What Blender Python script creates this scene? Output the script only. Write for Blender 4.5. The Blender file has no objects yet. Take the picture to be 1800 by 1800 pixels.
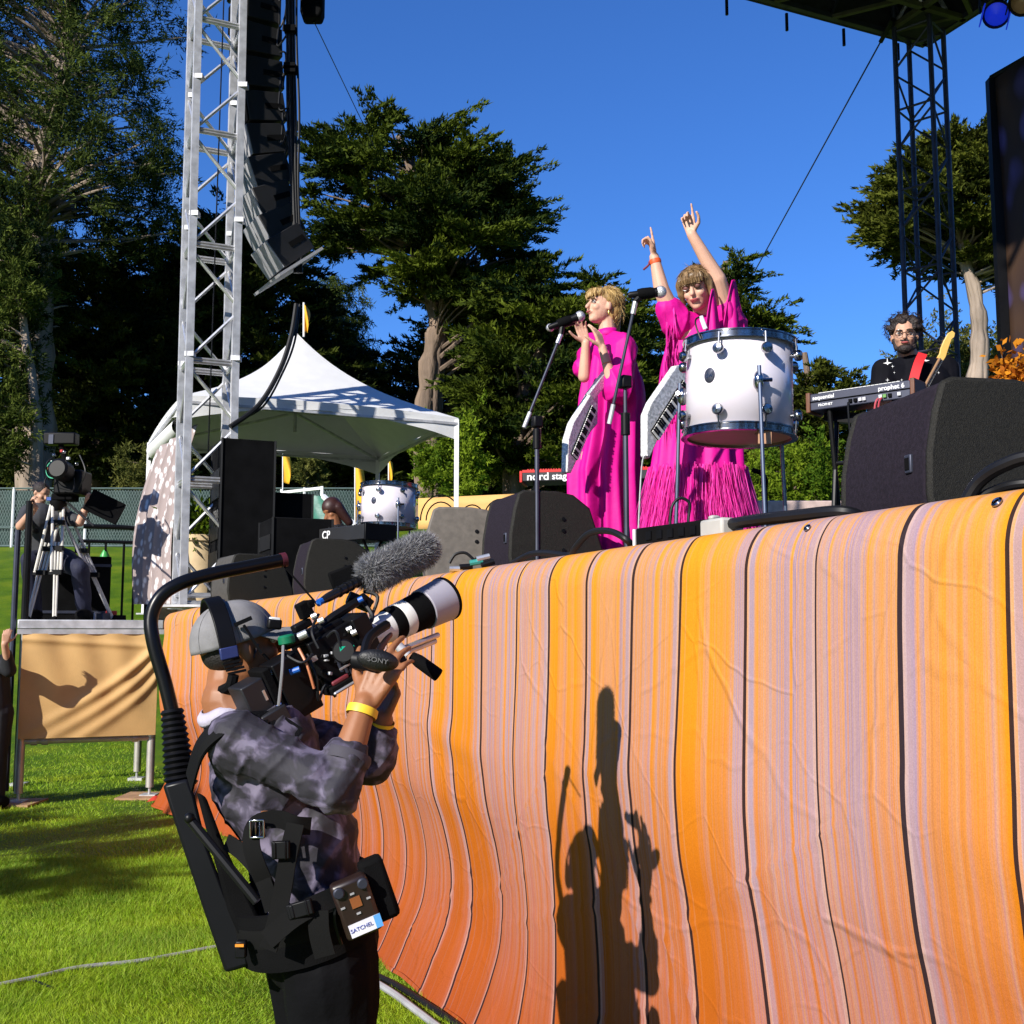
import bpy, math, random
import numpy as np
from mathutils import Vector, Matrix, Euler
random.seed(7)
sc = bpy.context.scene
COL = sc.collection
V = Vector
# ---------------------------------------------------------------- camera, sky, sun, exposure
FPX, HOR, EYE = 2000.0, 1120.0, 1.63           # focal length in 1800-px units, horizon row, eye height (m)
PITCH = math.atan((HOR - 900) / FPX)
cam = bpy.data.cameras.new('camera')
camo = bpy.data.objects.new('camera', cam)
COL.objects.link(camo)
camo.location = (0, 0, EYE)
camo.rotation_euler = (math.pi / 2 + PITCH, 0, 0)
cam.sensor_width = 36
cam.lens = 36 * FPX / 1800
cam.clip_start, cam.clip_end = 0.05, 2000
sc.camera = camo

SUN_EL = math.radians(28)
SUN_T = V((0.64 * math.cos(SUN_EL), 0.768 * math.cos(SUN_EL), -math.sin(SUN_EL))).normalized()   # way the light travels
world = bpy.data.worlds.new('World')
sc.world = world
world.use_nodes = True
wn = world.node_tree
bg = wn.nodes['Background']
sky = wn.nodes.new('ShaderNodeTexSky')
sky.sky_type = 'NISHITA'
sky.sun_disc = False
sky.sun_elevation = SUN_EL
sky.sun_rotation = math.atan2(-SUN_T.x, -SUN_T.y)
sky.altitude = 50
sky.air_density = 1.0
sky.dust_density = 0.0
sky.ozone_density = 10.0
hs = wn.nodes.new('ShaderNodeHueSaturation')          # the photograph's saturated blue, evenly over the whole sky
hs.inputs['Saturation'].default_value = 1.07
hs.inputs['Hue'].default_value = 0.508
wn.links.new(sky.outputs[0], hs.inputs['Color'])
wn.links.new(hs.outputs[0], bg.inputs[0])
bg.inputs[1].default_value = 0.13
sl = bpy.data.lights.new('sun', 'SUN')
sl.energy = 5.0
sl.angle = math.radians(0.5)
sl.color = (1.0, 0.95, 0.86)
so = bpy.data.objects.new('sun', sl)
COL.objects.link(so)
so.rotation_euler = SUN_T.to_track_quat('-Z', 'Y').to_euler()
sc.view_settings.view_transform = 'Standard'
sc.view_settings.look = 'None'
sc.view_settings.gamma = 1
sc.view_settings.exposure = 0.5
sc.render.engine = 'CYCLES'
sc.cycles.max_bounces = 6
sc.cycles.diffuse_bounces = 2
sc.cycles.transparent_max_bounces = 8
sc.cycles.use_denoising = True

# ---------------------------------------------------------------- helpers
_fw = V((0, math.cos(PITCH), math.sin(PITCH)))
_up = V((0, -math.sin(PITCH), math.cos(PITCH)))
CAMP = V((0, 0, EYE))
def _ray(px, py):
    return _fw + V((1, 0, 0)) * ((px - 900) / FPX) + _up * ((900 - py) / FPX)
def at(px, py, y):
    d = _ray(px, py)
    return CAMP + d * (y / d.y)
def atz(px, py, z):
    d = _ray(px, py)
    return CAMP + d * ((z - EYE) / d.z)
# stage frame: s runs along the stage front away from us, d runs upstage
E0 = V((1.04, 2.28, 0)); SU = V((-0.405, 0.914, 0)); SN = V((0.914, 0.405, 0))
DECK = 1.93
def ST(s, d, z=DECK):
    return E0 + SU * s + SN * d + V((0, 0, z))
YAW = math.atan2(SN.y, SN.x)

def frame(o, x, z=V((0, 0, 1))):
    """matrix with local X along x, local Z as near z as possible"""
    x = V(x).normalized(); z = V(z)
    y = z.cross(x).normalized(); z = x.cross(y)
    m = Matrix((x, y, z)).transposed().to_4x4(); m.translation = V(o)
    return m
def zframe(o, z, x=V((1, 0, 0))):
    z = V(z).normalized(); x = V(x)
    y = z.cross(x)
    if y.length < 1e-4: y = z.cross(V((0, 1, 0.1)))
    y.normalize(); x = y.cross(z)
    m = Matrix((x, y, z)).transposed().to_4x4(); m.translation = V(o)
    return m
def rz(a, o=(0, 0, 0)):
    m = Matrix.Rotation(a, 4, 'Z'); m.translation = V(o); return m

class MB:
    def __init__(s): s.v = []; s.f = []
    def add(s, vs, fs, M=None):
        b = len(s.v)
        s.v += [tuple(M @ V(p)) for p in vs] if M is not None else [tuple(p) for p in vs]
        s.f += [tuple(b + i for i in q) for q in fs]
        return s
    def box(s, c, sz, M=None, taper=1.0):
        x, y, z = sz[0] / 2, sz[1] / 2, sz[2] / 2; c = V(c); t = taper
        vs = [c + V(p) for p in ((-x, -y, -z), (x, -y, -z), (x, y, -z), (-x, y, -z), (-x * t, -y * t, z), (x * t, -y * t, z), (x * t, y * t, z), (-x * t, y * t, z))]
        return s.add(vs, [(0, 3, 2, 1), (4, 5, 6, 7), (0, 1, 5, 4), (1, 2, 6, 5), (2, 3, 7, 6), (3, 0, 4, 7)], M)
    def wbox(s, c, sz, R):
        """box about world point c, turned by R"""
        return s.box((0, 0, 0), sz, Matrix.Translation(V(c)) @ R)
    def tube(s, pts, r, n=8, cap=True, M=None, closed=False):
        pts = [V(p) for p in pts]; k = len(pts)
        rr = r if isinstance(r, (list, tuple)) else [r] * k
        vs, fs = [], []
        ref = None
        for i, p in enumerate(pts):
            t = (pts[(i + 1) % k] - pts[i - 1]) if closed else (pts[min(i + 1, k - 1)] - pts[max(i - 1, 0)])
            if t.length < 1e-9: t = V((0, 0, 1))
            t.normalize()
            if ref is None:
                ref = V((0, 0, 1)) if abs(t.z) < .9 else V((1, 0, 0))
            a = t.cross(ref)
            if a.length < 1e-6: a = t.orthogonal()
            a.normalize(); b = t.cross(a); ref = a.cross(t)
            for j in range(n):
                w = 2 * math.pi * j / n
                vs.append(p + (a * math.cos(w) + b * math.sin(w)) * rr[i])
        m = k if closed else k - 1
        for i in range(m):
            for j in range(n):
                i2 = (i + 1) % k
                fs.append((i * n + j, i * n + (j + 1) % n, i2 * n + (j + 1) % n, i2 * n + j))
        if cap and not closed:
            fs.append(tuple(range(n))[::-1]); fs.append(tuple((k - 1) * n + j for j in range(n)))
        return s.add(vs, fs, M)
    def bar(s, p, q, w, h=None, up=V((0, 0, 1))):
        """rectangular bar from p to q"""
        p, q = V(p), V(q); h = h or w
        x = (q - p); L = x.length
        if L < 1e-6: return s
        if abs(x.normalized().dot(up)) > .99: up = V((1, 0, 0.01))
        return s.box((L / 2, 0, 0), (L, w, h), frame(p, x, up))
    def lathe(s, prof, M=None, n=24, cap=True, sx=1, sy=1):
        vs, fs = [], []
        for r, z in prof:
            for j in range(n):
                w = 2 * math.pi * j / n
                vs.append((r * sx * math.cos(w), r * sy * math.sin(w), z))
        for i in range(len(prof) - 1):
            for j in range(n):
                fs.append((i * n + j, i * n + (j + 1) % n, (i + 1) * n + (j + 1) % n, (i + 1) * n + j))
        if cap:
            fs.append(tuple(range(n))[::-1]); fs.append(tuple((len(prof) - 1) * n + j for j in range(n)))
        return s.add(vs, fs, M)
    def prism(s, poly, y0, y1, M=None):
        """polygon in local XZ extruded along Y"""
        k = len(poly)
        vs = [(x, y0, z) for x, z in poly] + [(x, y1, z) for x, z in poly]
        fs = [tuple(range(k)), tuple(range(2 * k - 1, k - 1, -1))] + [(i, i + k, (i + 1) % k + k, (i + 1) % k) for i in range(k)]
        return s.add(vs, fs, M)
    def ball(s, c, r, M=None, n=12, m=8):
        r = (r, r, r) if not isinstance(r, (tuple, list)) else r
        c = V(c); vs = [c + V((0, 0, -r[2]))]
        fs = []
        for i in range(1, m):
            ph = -math.pi / 2 + math.pi * i / m
            for j in range(n):
                w = 2 * math.pi * j / n
                vs.append(c + V((r[0] * math.cos(ph) * math.cos(w), r[1] * math.cos(ph) * math.sin(w), r[2] * math.sin(ph))))
        vs.append(c + V((0, 0, r[2])))
        for j in range(n): fs.append((0, 1 + (j + 1) % n, 1 + j))
        for i in range(m - 2):
            for j in range(n):
                a = 1 + i * n; fs.append((a + j, a + (j + 1) % n, a + n + (j + 1) % n, a + n + j))
        a = 1 + (m - 2) * n
        for j in range(n): fs.append((a + j, a + (j + 1) % n, len(vs) - 1))
        return s.add(vs, fs, M)
    def ribbon(s, pts, nrm, w, t=.004, M=None):
        """flat strap through pts; nrm = outward normal (one or a list)"""
        pts = [V(p) for p in pts]; k = len(pts); vs, fs = [], []
        for i, p in enumerate(pts):
            tg = (pts[min(i + 1, k - 1)] - pts[max(i - 1, 0)]).normalized()
            n = V(nrm[i] if isinstance(nrm, list) else nrm).normalized()
            a = tg.cross(n).normalized(); n = a.cross(tg).normalized()
            vs += [p - a * w / 2, p + a * w / 2, p + a * w / 2 + n * t, p - a * w / 2 + n * t]
        for i in range(k - 1):
            b = 4 * i
            for j in range(4): fs.append((b + j, b + (j + 1) % 4, b + 4 + (j + 1) % 4, b + 4 + j))
        fs += [(3, 2, 1, 0), tuple(4 * (k - 1) + j for j in range(4))]
        return s.add(vs, fs, M)
    def grid(s, fn, nu, nv, M=None, wrap=False):
        vs = [fn(i / nu, j / nv) for i in range(nu + (0 if wrap else 1)) for j in range(nv + 1)]
        fs = []
        k = nu if wrap else nu + 1
        for i in range(nu):
            for j in range(nv):
                i2 = (i + 1) % k
                fs.append((i * (nv + 1) + j, i2 * (nv + 1) + j, i2 * (nv + 1) + j + 1, i * (nv + 1) + j + 1))
        return s.add(vs, fs, M)
    def build(s, name, mat, parent=None, bevel=0, smooth=35, loc=None, solid=0):
        me = bpy.data.meshes.new(name)
        L = V(parent['_o']) if parent is not None else (V(loc) if loc is not None else base_of(s.v))
        me.from_pydata([(p[0] - L.x, p[1] - L.y, p[2] - L.z) for p in s.v], [], s.f)
        return finish(me, name, mat, parent, L, bevel, smooth, solid)
def base_of(vs):
    a = np.array(vs); return V(((a[:, 0].min() + a[:, 0].max()) / 2, (a[:, 1].min() + a[:, 1].max()) / 2, a[:, 2].min()))
def finish(me, name, mat, parent, L, bevel=0, smooth=35, solid=0):
    me.materials.append(mat)
    if smooth:
        me.shade_smooth(); me.set_sharp_from_angle(angle=math.radians(smooth))
    o = bpy.data.objects.new(name, me); COL.objects.link(o)
    if parent is not None:
        o.parent = parent                           # root empties and their parts carry no rotation
        o['_o'] = tuple(L)
    else:
        o.location = L; o['_o'] = tuple(L)
    if solid:
        m = o.modifiers.new('solid', 'SOLIDIFY'); m.thickness = solid
    if bevel:
        m = o.modifiers.new('bevel', 'BEVEL'); m.width = bevel; m.segments = 2; m.limit_method = 'ANGLE'; m.angle_limit = math.radians(40)
    return o
def tag(o, label, cat, group=None, kind=None):
    o['label'] = label; o['category'] = cat
    if group: o['group'] = group
    if kind: o['kind'] = kind
    return o
def thing(name, label, cat, loc, group=None):
    o = bpy.data.objects.new(name, None); COL.objects.link(o)
    o.empty_display_size = .1
    o.location = loc; o['_o'] = tuple(V(loc))
    return tag(o, label, cat, group)
def struct(o): o['kind'] = 'structure'; return o
def arc(p, q, sag, n=12):
    """hanging curve between p and q"""
    p, q = V(p), V(q)
    return [p.lerp(q, i / n) + V((0, 0, -sag * 4 * (i / n) * (1 - i / n))) for i in range(n + 1)]
def spline(pts, n=6):
    """Catmull-Rom through pts"""
    pts = [V(p) for p in pts]; out = []
    for i in range(len(pts) - 1):
        p0, p1, p2, p3 = pts[max(i - 1, 0)], pts[i], pts[i + 1], pts[min(i + 2, len(pts) - 1)]
        for j in range(n):
            t = j / n
            out.append(.5 * ((2 * p1) + (p2 - p0) * t + (2 * p0 - 5 * p1 + 4 * p2 - p3) * t * t + (3 * p1 - p0 - 3 * p2 + p3) * t ** 3))
    out.append(pts[-1]); return out

# ---------------------------------------------------------------- materials
def mat(name, col, rough=.6, metal=0, var=.12, vs=6, bump=0, bs=60, spec=.5, sheen=0, coat=0, col2=None, detail=4, dist=.01, stretch=None):
    m = bpy.data.materials.new(name); m.use_nodes = True
    nt = m.node_tree; b = nt.nodes['Principled BSDF']
    b.inputs['Roughness'].default_value = rough; b.inputs['Metallic'].default_value = metal
    b.inputs['Specular IOR Level'].default_value = spec
    if sheen: b.inputs['Sheen Weight'].default_value = sheen; b.inputs['Sheen Roughness'].default_value = .4
    if coat: b.inputs['Coat Weight'].default_value = coat; b.inputs['Coat Roughness'].default_value = .08
    tc = nt.nodes.new('ShaderNodeTexCoord')
    src = tc.outputs['Object']
    if stretch:
        mp = nt.nodes.new('ShaderNodeMapping'); mp.inputs['Scale'].default_value = stretch
        nt.links.new(src, mp.inputs[0]); src = mp.outputs[0]
    nz = nt.nodes.new('ShaderNodeTexNoise'); nz.inputs['Scale'].default_value = vs; nz.inputs['Detail'].default_value = detail
    nt.links.new(src, nz.inputs['Vector'])
    rp = nt.nodes.new('ShaderNodeValToRGB')
    c2 = col2 or tuple(min(1, c * (1 + var)) for c in col); c1 = col if col2 else tuple(c * (1 - var) for c in col)
    rp.color_ramp.elements[0].position = .35; rp.color_ramp.elements[1].position = .65
    rp.color_ramp.elements[0].color = (*c1, 1); rp.color_ramp.elements[1].color = (*c2, 1)
    nt.links.new(nz.outputs['Fac'], rp.inputs[0]); nt.links.new(rp.outputs[0], b.inputs['Base Color'])
    if bump:
        n2 = nt.nodes.new('ShaderNodeTexNoise'); n2.inputs['Scale'].default_value = bs; n2.inputs['Detail'].default_value = 3
        nt.links.new(src, n2.inputs['Vector'])
        bp = nt.nodes.new('ShaderNodeBump'); bp.inputs['Strength'].default_value = bump; bp.inputs['Distance'].default_value = dist
        nt.links.new(n2.outputs['Fac'], bp.inputs['Height']); nt.links.new(bp.outputs[0], b.inputs['Normal'])
    return m
def leafmat(name, c1, c2, rough=.55, tr=.25):
    m = bpy.data.materials.new(name); m.use_nodes = True
    nt = m.node_tree; b = nt.nodes['Principled BSDF']; out = nt.nodes['Material Output']
    b.inputs['Roughness'].default_value = max(rough, .7); b.inputs['Specular IOR Level'].default_value = .08
    a = nt.nodes.new('ShaderNodeAttribute'); a.attribute_name = 'tint'
    mx = nt.nodes.new('ShaderNodeMix'); mx.data_type = 'RGBA'
    mx.inputs[6].default_value = (*c1, 1); mx.inputs[7].default_value = (*c2, 1)
    nt.links.new(a.outputs['Fac'], mx.inputs[0]); nt.links.new(mx.outputs[2], b.inputs['Base Color'])
    t = nt.nodes.new('ShaderNodeBsdfTranslucent'); nt.links.new(mx.outputs[2], t.inputs[0])
    ms = nt.nodes.new('ShaderNodeMixShader'); ms.inputs[0].default_value = tr
    nt.links.new(b.outputs[0], ms.inputs[1]); nt.links.new(t.outputs[0], ms.inputs[2]); nt.links.new(ms.outputs[0], out.inputs[0])
    return m

BLACK = mat('black_plastic', (.004, .004, .005), .45, var=.3, spec=.18)
BLACKM = mat('black_matt', (.004, .004, .0045), .85, var=.3, bump=.2, bs=300, spec=.08)
BLACKMET = mat('black_metal', (.008, .008, .009), .4, .4, var=.2, spec=.3)
WEB = mat('black_webbing', (.007, .007, .007), .8, bump=.6, bs=900, dist=.002, spec=.1)
ALU = mat('aluminium', (.62, .62, .63), .38, .75, var=.12, vs=20)
ALUD = mat('weathered_aluminium', (.52, .52, .54), .5, .35, var=.2, vs=9)
CHROME = mat('chrome', (.34, .34, .35), .16, 1.0, var=.02)
STEELD = mat('dark_and_shaded_steel', (.045, .05, .075), .5, .5, var=.2)
CABLE = mat('cable_rubber', (.006, .006, .007), .5, var=.2, spec=.35)
WHITEP = mat('white_paint', (.78, .78, .78), .45, var=.04)
LETTER = mat('white_lettering', (.8, .8, .8), .6, var=.02)
SKIN = mat('skin_light', (.54, .30, .20), .5, var=.07, vs=14, spec=.35)
SKINP = mat('skin_pale', (.62, .36, .255), .5, var=.06, vs=14, spec=.35)
SKIND = mat('skin_tan', (.29, .118, .052), .48, var=.08, vs=14, spec=.35)
LIPS = mat('lips', (.42, .10, .10), .4, var=.05)
EYEW = mat('eye_white', (.7, .68, .66), .3, var=.02)
EYED = mat('eye_dark', (.03, .02, .015), .3, var=.02)
# ---------------------------------------------------------------- fused bodies and cloth
def cone_prim(mb, p, r0, q, r1, n=12):
    """round cone: two balls and a frustum"""
    p, q = V(p), V(q)
    mb.ball(p, r0, n=n, m=8); mb.ball(q, r1, n=n, m=8)
    if (q - p).length > 1e-5: mb.tube([p, q], [r0, r1], n)
def fuse(mb, voxel, smooth=4, disp=None, rm=True):
    """closed overlapping shapes -> one continuous surface (voxel remesh + smoothing); returns a mesh in world coordinates"""
    me = bpy.data.meshes.new('tmp'); me.from_pydata(mb.v, [], mb.f)
    o = bpy.data.objects.new('tmp', me); COL.objects.link(o)
    m = o.modifiers.new('r', 'REMESH'); m.mode = 'VOXEL'; m.voxel_size = voxel
    if smooth:
        s = o.modifiers.new('s', 'SMOOTH'); s.factor = .5; s.iterations = smooth
    if not disp:
        d = o.modifiers.new('d', 'DECIMATE'); d.ratio = .3
    dg = bpy.context.evaluated_depsgraph_get(); dg.update()
    out = bpy.data.meshes.new_from_object(o.evaluated_get(dg))
    bpy.data.objects.remove(o); bpy.data.meshes.remove(me)
    if disp:
        push(out, disp)
        o = bpy.data.objects.new('tmp', out); COL.objects.link(o); d = o.modifiers.new('d', 'DECIMATE'); d.ratio = .45
        dg = bpy.context.evaluated_depsgraph_get(); dg.update(); o2 = bpy.data.meshes.new_from_object(o.evaluated_get(dg)); bpy.data.objects.remove(o); out = o2
    return out
def push(me, fn):
    """move vertices along their normals by fn(co Nx3) metres"""
    n = len(me.vertices); co = np.empty(n * 3); no = np.empty(n * 3)
    me.vertices.foreach_get('co', co); me.vertex_normals.foreach_get('vector', no)
    co = co.reshape(-1, 3); no = no.reshape(-1, 3)
    co = co + no * fn(co)[:, None]
    me.vertices.foreach_set('co', co.ravel()); me.update()
def fbuild(me, name, mt, parent):
    L = V(parent['_o']); me.transform(Matrix.Translation(-L)); me.name = name
    me.materials.clear()
    return finish(me, name, mt, parent, L, 0, 180)
def cut(me, keep):
    """drop the faces whose centre fails keep(N x 3)"""
    import bmesh
    bm = bmesh.new(); bm.from_mesh(me)
    c = np.array([f.calc_center_median() for f in bm.faces]); k = keep(c)
    bmesh.ops.delete(bm, geom=[f for f, q in zip(bm.faces, k) if not q], context='FACES')
    bm.to_mesh(me); bm.free(); return me
def ell(mb, c, r, M=None, n=16, m=12):
    """ellipsoid with radii in the frame M (M's rotation only)"""
    mm = (M.to_3x3().to_4x4() if M is not None else Matrix()); mm = mm.copy(); mm.translation = V(c)
    mb.ball((0, 0, 0), r, mm, n, m)
def finger(mb, base, d, nrm, L, r, curl):
    """three phalanges from base along d, bending towards -nrm by curl radians at each joint"""
    ax = d.cross(nrm).normalized(); p = V(base); d = V(d)
    for i, (fr, c) in enumerate(zip((.45, .31, .24), (curl * .8, curl, curl * .8))):
        d = Matrix.Rotation(-c, 3, ax) @ d
        q = p + d * L * fr
        cone_prim(mb, p, r * (1 - .1 * i), q, r * (1 - .1 * (i + 1)), 8); p = q
    return p
def hand(mb, wrist, d, nrm, thumb, curls, k=1.0, tcurl=.25):
    """palm and five fingers. d = way the hand points, nrm = back of the hand, thumb = +1/-1 side along d x nrm, curls index..little"""
    d = V(d).normalized(); nrm = V(nrm); nrm = (nrm - d * nrm.dot(d)).normalized(); sd = d.cross(nrm) * thumb
    w = V(wrist)
    M = Matrix((d, sd, nrm)).transposed()
    for i in range(4):
        y = (.028 - i * .0185) * k
        kn = w + d * (.088 - .004 * abs(i - 1)) * k + sd * y
        cone_prim(mb, w + d * .012 * k + sd * y * .6, .013 * k, kn, .0105 * k, 8)
        spread = d + sd * (.10 - .07 * i)
        finger(mb, kn, spread.normalized(), nrm, (.075, .083, .077, .062)[i] * k, (.0088, .009, .0086, .0075)[i] * k, curls[i])
    tb = w + d * .022 * k + sd * .022 * k - nrm * .004 * k
    td = (d * .62 + sd * .75 - nrm * .25).normalized()
    p = tb
    for L, r in ((.042, .013), (.032, .0105), (.026, .009)):
        q = p + td * L * k; cone_prim(mb, p, r * k, q, r * .88 * k, 8); p = q
        td = (td + (d * .3 - sd * .5 - nrm * .2) * tcurl * 2).normalized()
    return p
def head(mb, c, f, up, k=1.0, chin=1.0):
    """head about centre c looking along f; returns frame with X forward, Y to the figure's left, Z up"""
    M = frame(c, f, up)
    E_ = lambda p, r: ell(mb, M @ V([q * k for q in p]), [q * k for q in r], M)
    E_((-.012, 0, .032), (.096, .074, .086)); E_((.016, 0, -.022), (.074, .062, .075))
    E_((.042, 0, -.062 * chin), (.040, .040, .040)); E_((.060, 0, -.080 * chin), (.022, .025, .020))
    E_((.066, 0, .034), (.022, .050, .018)); E_((.058, .032, -.018), (.028, .024, .024)); E_((.058, -.032, -.018), (.028, .024, .024))
    cone_prim(mb, M @ V((.086 * k, 0, .016 * k)), .009 * k, M @ V((.104 * k, 0, -.016 * k)), .0135 * k, 8)
    E_((.086, 0, -.046), (.012, .024, .010)); E_((-.002, .074, -.005), (.016, .011, .028)); E_((-.002, -.074, -.005), (.016, .011, .028))
    return M
def face(M, root, k=1.0, lip=LIPS, brow=None, closed=False, shade=None):
    """eyes, brows and mouth as small meshes under the person"""
    for s in (-1, 1):
        if shade: MB().ball(M @ V((.0795 * k, s * .031 * k, .019 * k)), .015 * k, None, 10, 6).build('dark_eyelid', shade, root)  # darker reddish ball over each eye
        if not closed:
            e = MB(); e.ball(M @ V((.079 * k, s * .031 * k, .012 * k)), .0098 * k, None, 10, 8)
            eo = e.build('eye', EYEW, root)
            MB().ball(M @ V((.0862 * k, s * .031 * k, .011 * k)), .0058 * k, None, 8, 6).build('iris', EYED, eo)
            MB().tube([M @ V((.0885 * k, s * (.031 + q) * k, (.019 - 40 * q * q) * k)) for q in (-.016, -.008, 0, .008, .016)], .0028 * k, 5).build('eyelash', EYED, eo)
        else:
            MB().tube([M @ V((.0885 * k, s * (.031 + q) * k, (.008 + 25 * q * q) * k)) for q in (-.016, -.008, 0, .008, .016)], .003 * k, 5).build('eyelid', EYED, root)
        if brow: MB().tube([M @ V(((.092 - 12 * (q + .004) ** 2) * k, s * (.031 + q) * k, (.034 - 14 * q * q) * k)) for q in (-.018, -.009, 0, .009, .018)], .0036 * k, 5).build('eyebrow', brow, root)
    m = MB(); m.tube([M @ V(((.0985 - 9 * q * q) * k, q * k, (-.0455 + 6 * q * q) * k)) for q in (-.022, -.012, 0, .012, .022)], [.002, .0045 * k, .0055 * k, .0045 * k, .002], 6)
    m.build('mouth', lip, root)

def strands(root, name, mt, M, c, r, n, rng, keep, length=(.05, .11), w=.0035, back=.35, k=1.0, wild=.12):
    """loose hair strands lying along an ellipsoid of hair (c, r in the head frame M)"""
    u = rng.normal(size=(n, 3)); u /= np.linalg.norm(u, axis=1, keepdims=True); u = u[[keep(q) for q in u]]; n = len(u)
    R3 = np.array(M.to_3x3()); p = (np.array(c) + u * np.array(r)) * k
    d = np.tile(np.array([-back, 0, -1.0]), (n, 1)); nn = u / np.array(r); nn /= np.linalg.norm(nn, axis=1, keepdims=True)
    d -= (d * nn).sum(1, keepdims=True) * nn; d += rng.normal(size=(n, 3)) * wild + nn * .03
    leafmesh(name, p @ R3.T + np.array(M.translation), d @ R3.T, rng.uniform(*length, n) * k, rng.uniform(.6, 1.3, n) * w, rng.random(n), mt, root, rng)
def letters(txt, size, M, name, mt, parent, ext=.0006, bold=False, sx=1.0):
    """raised lettering: text in the XY plane of M, as a mesh part"""
    cu = bpy.data.curves.new('t', 'FONT'); cu.body = txt; cu.size = size; cu.extrude = ext; cu.align_x = 'CENTER'; cu.align_y = 'CENTER'
    if bold: cu.offset = size * .018
    o = bpy.data.objects.new('t', cu); COL.objects.link(o)
    dg = bpy.context.evaluated_depsgraph_get(); dg.update()
    me = bpy.data.meshes.new_from_object(o.evaluated_get(dg)); bpy.data.objects.remove(o)
    me.transform(M @ Matrix.Diagonal((sx, 1, 1, 1)))
    L = V(parent['_o']); me.transform(Matrix.Translation(-L)); me.name = name; me.materials.clear()
    return finish(me, name, mt, parent, L, 0, 0)

# ---------------------------------------------------------------- leaves in bulk
def leafmesh(name, P, Dv, Ls, Ws, tint, mt, parent, rng, quad=False, seam=None):
    """one triangle (or kite) per leaf, position P, direction Dv, with a random roll"""
    n = len(P)
    Dv = Dv / np.linalg.norm(Dv, axis=1, keepdims=True)
    R = rng.normal(size=(n, 3)); S = np.cross(Dv, R); S /= np.linalg.norm(S, axis=1, keepdims=True) + 1e-9
    L = V(parent['_o']) if parent is not None else V((0, 0, 0))
    P = P - np.array(L)
    w = (Ws / 2)[:, None]; l = Ls[:, None]
    if quad:
        vs = np.stack([P, P + Dv * l * .45 + S * w, P + Dv * l, P + Dv * l * .45 - S * w], 1); k = 4
    else:
        vs = np.stack([P - S * w, P + S * w, P + Dv * l], 1); k = 3
    me = bpy.data.meshes.new(name)
    me.vertices.add(n * k); me.vertices.foreach_set('co', vs.reshape(-1).astype(np.float32))
    me.loops.add(n * k); me.loops.foreach_set('vertex_index', np.arange(n * k, dtype=np.int32))
    me.polygons.add(n); me.polygons.foreach_set('loop_start', np.arange(0, n * k, k, dtype=np.int32))
    me.update(calc_edges=True)
    a = me.attributes.new('tint', 'FLOAT', 'POINT'); a.data.foreach_set('value', np.repeat(tint, k).astype(np.float32))
    o = finish(me, name, mt, parent, L, 0, 0)
    return o

def inpoly(pt, poly):
    x, y = pt; c = False; j = len(poly) - 1
    for i in range(len(poly)):
        xi, yi = poly[i]; xj, yj = poly[j]
        if (yi > y) != (yj > y) and x < (xj - xi) * (y - yi) / (yj - yi) + xi: c = not c
        j = i
    return c
def edgedist(pt, poly):
    p = V((pt[0], pt[1])); best = 1e9
    for i in range(len(poly)):
        a, b = V(poly[i]), V(poly[i - 1]); ab = b - a
        t = max(0, min(1, (p - a).dot(ab) / max(ab.dot(ab), 1e-9)))
        best = min(best, (p - a - ab * t).length)
    return best
def pad_leaves(c, b, rx, rzz, n, style, size, rd, rng, out_, flat=0):
    """one foliage pad: a handful of side shoots, leaves strung along each of them"""
    P, Dv, Ls, Ws, T = out_
    K = rd.randint(9, 14)
    o = np.array([c.x - b.x, c.y - b.y, 0.0]); o /= np.linalg.norm(o) + .01
    d = rng.normal(size=(K, 3)); d /= np.linalg.norm(d, axis=1, keepdims=True)
    if style == 'spray': d = d * np.array([1, 1, .35]) + o * .45 + np.array([0, 0, .12])
    elif style == 'hang': d = d * np.array([1, 1, .7]) + np.array([0, 0, -.15])
    else: d = d * np.array([1, 1, .8]) + np.array([0, 0, .25])
    ln = rx * rng.uniform(.65, 1.45, K); zs = rng.normal(size=K) * rzz * .8
    k = rng.integers(0, K, n); t = rng.random(n) ** .75
    base = np.array(c) + np.stack([np.zeros(K), np.zeros(K), zs], 1)
    q = base[k] + d[k] * (ln[k] * t)[:, None] + rng.normal(size=(n, 3)) * (rx * (.125 if style == 'spray' else .16) * (1.15 - .75 * t))[:, None] * np.array([1, 1, .38 if style == 'spray' else 1])
    if style == 'hang': q[:, 2] -= rx * .5 * t ** 2
    if style == 'spray': q[:, 2] -= flat * rx * t ** 2
    dv = d[k] * .9 + rng.normal(size=(n, 3)) * .5
    if style == 'spray': dv += np.array([0, 0, .25])
    elif style == 'hang': dv = d[k] * .3 + rng.normal(size=(n, 3)) * .55 + np.array([0, 0, -.7])
    P.append(q); Dv.append(dv); sz = rng.uniform(.6, 1.4, n)
    Ls.append(size[0] * sz); Ws.append(size[1] * sz)
    T.append(np.clip(rd.gauss(.45, .25) + .25 * (t - .5) + rng.normal(size=n) * .15, 0, 1))
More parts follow.
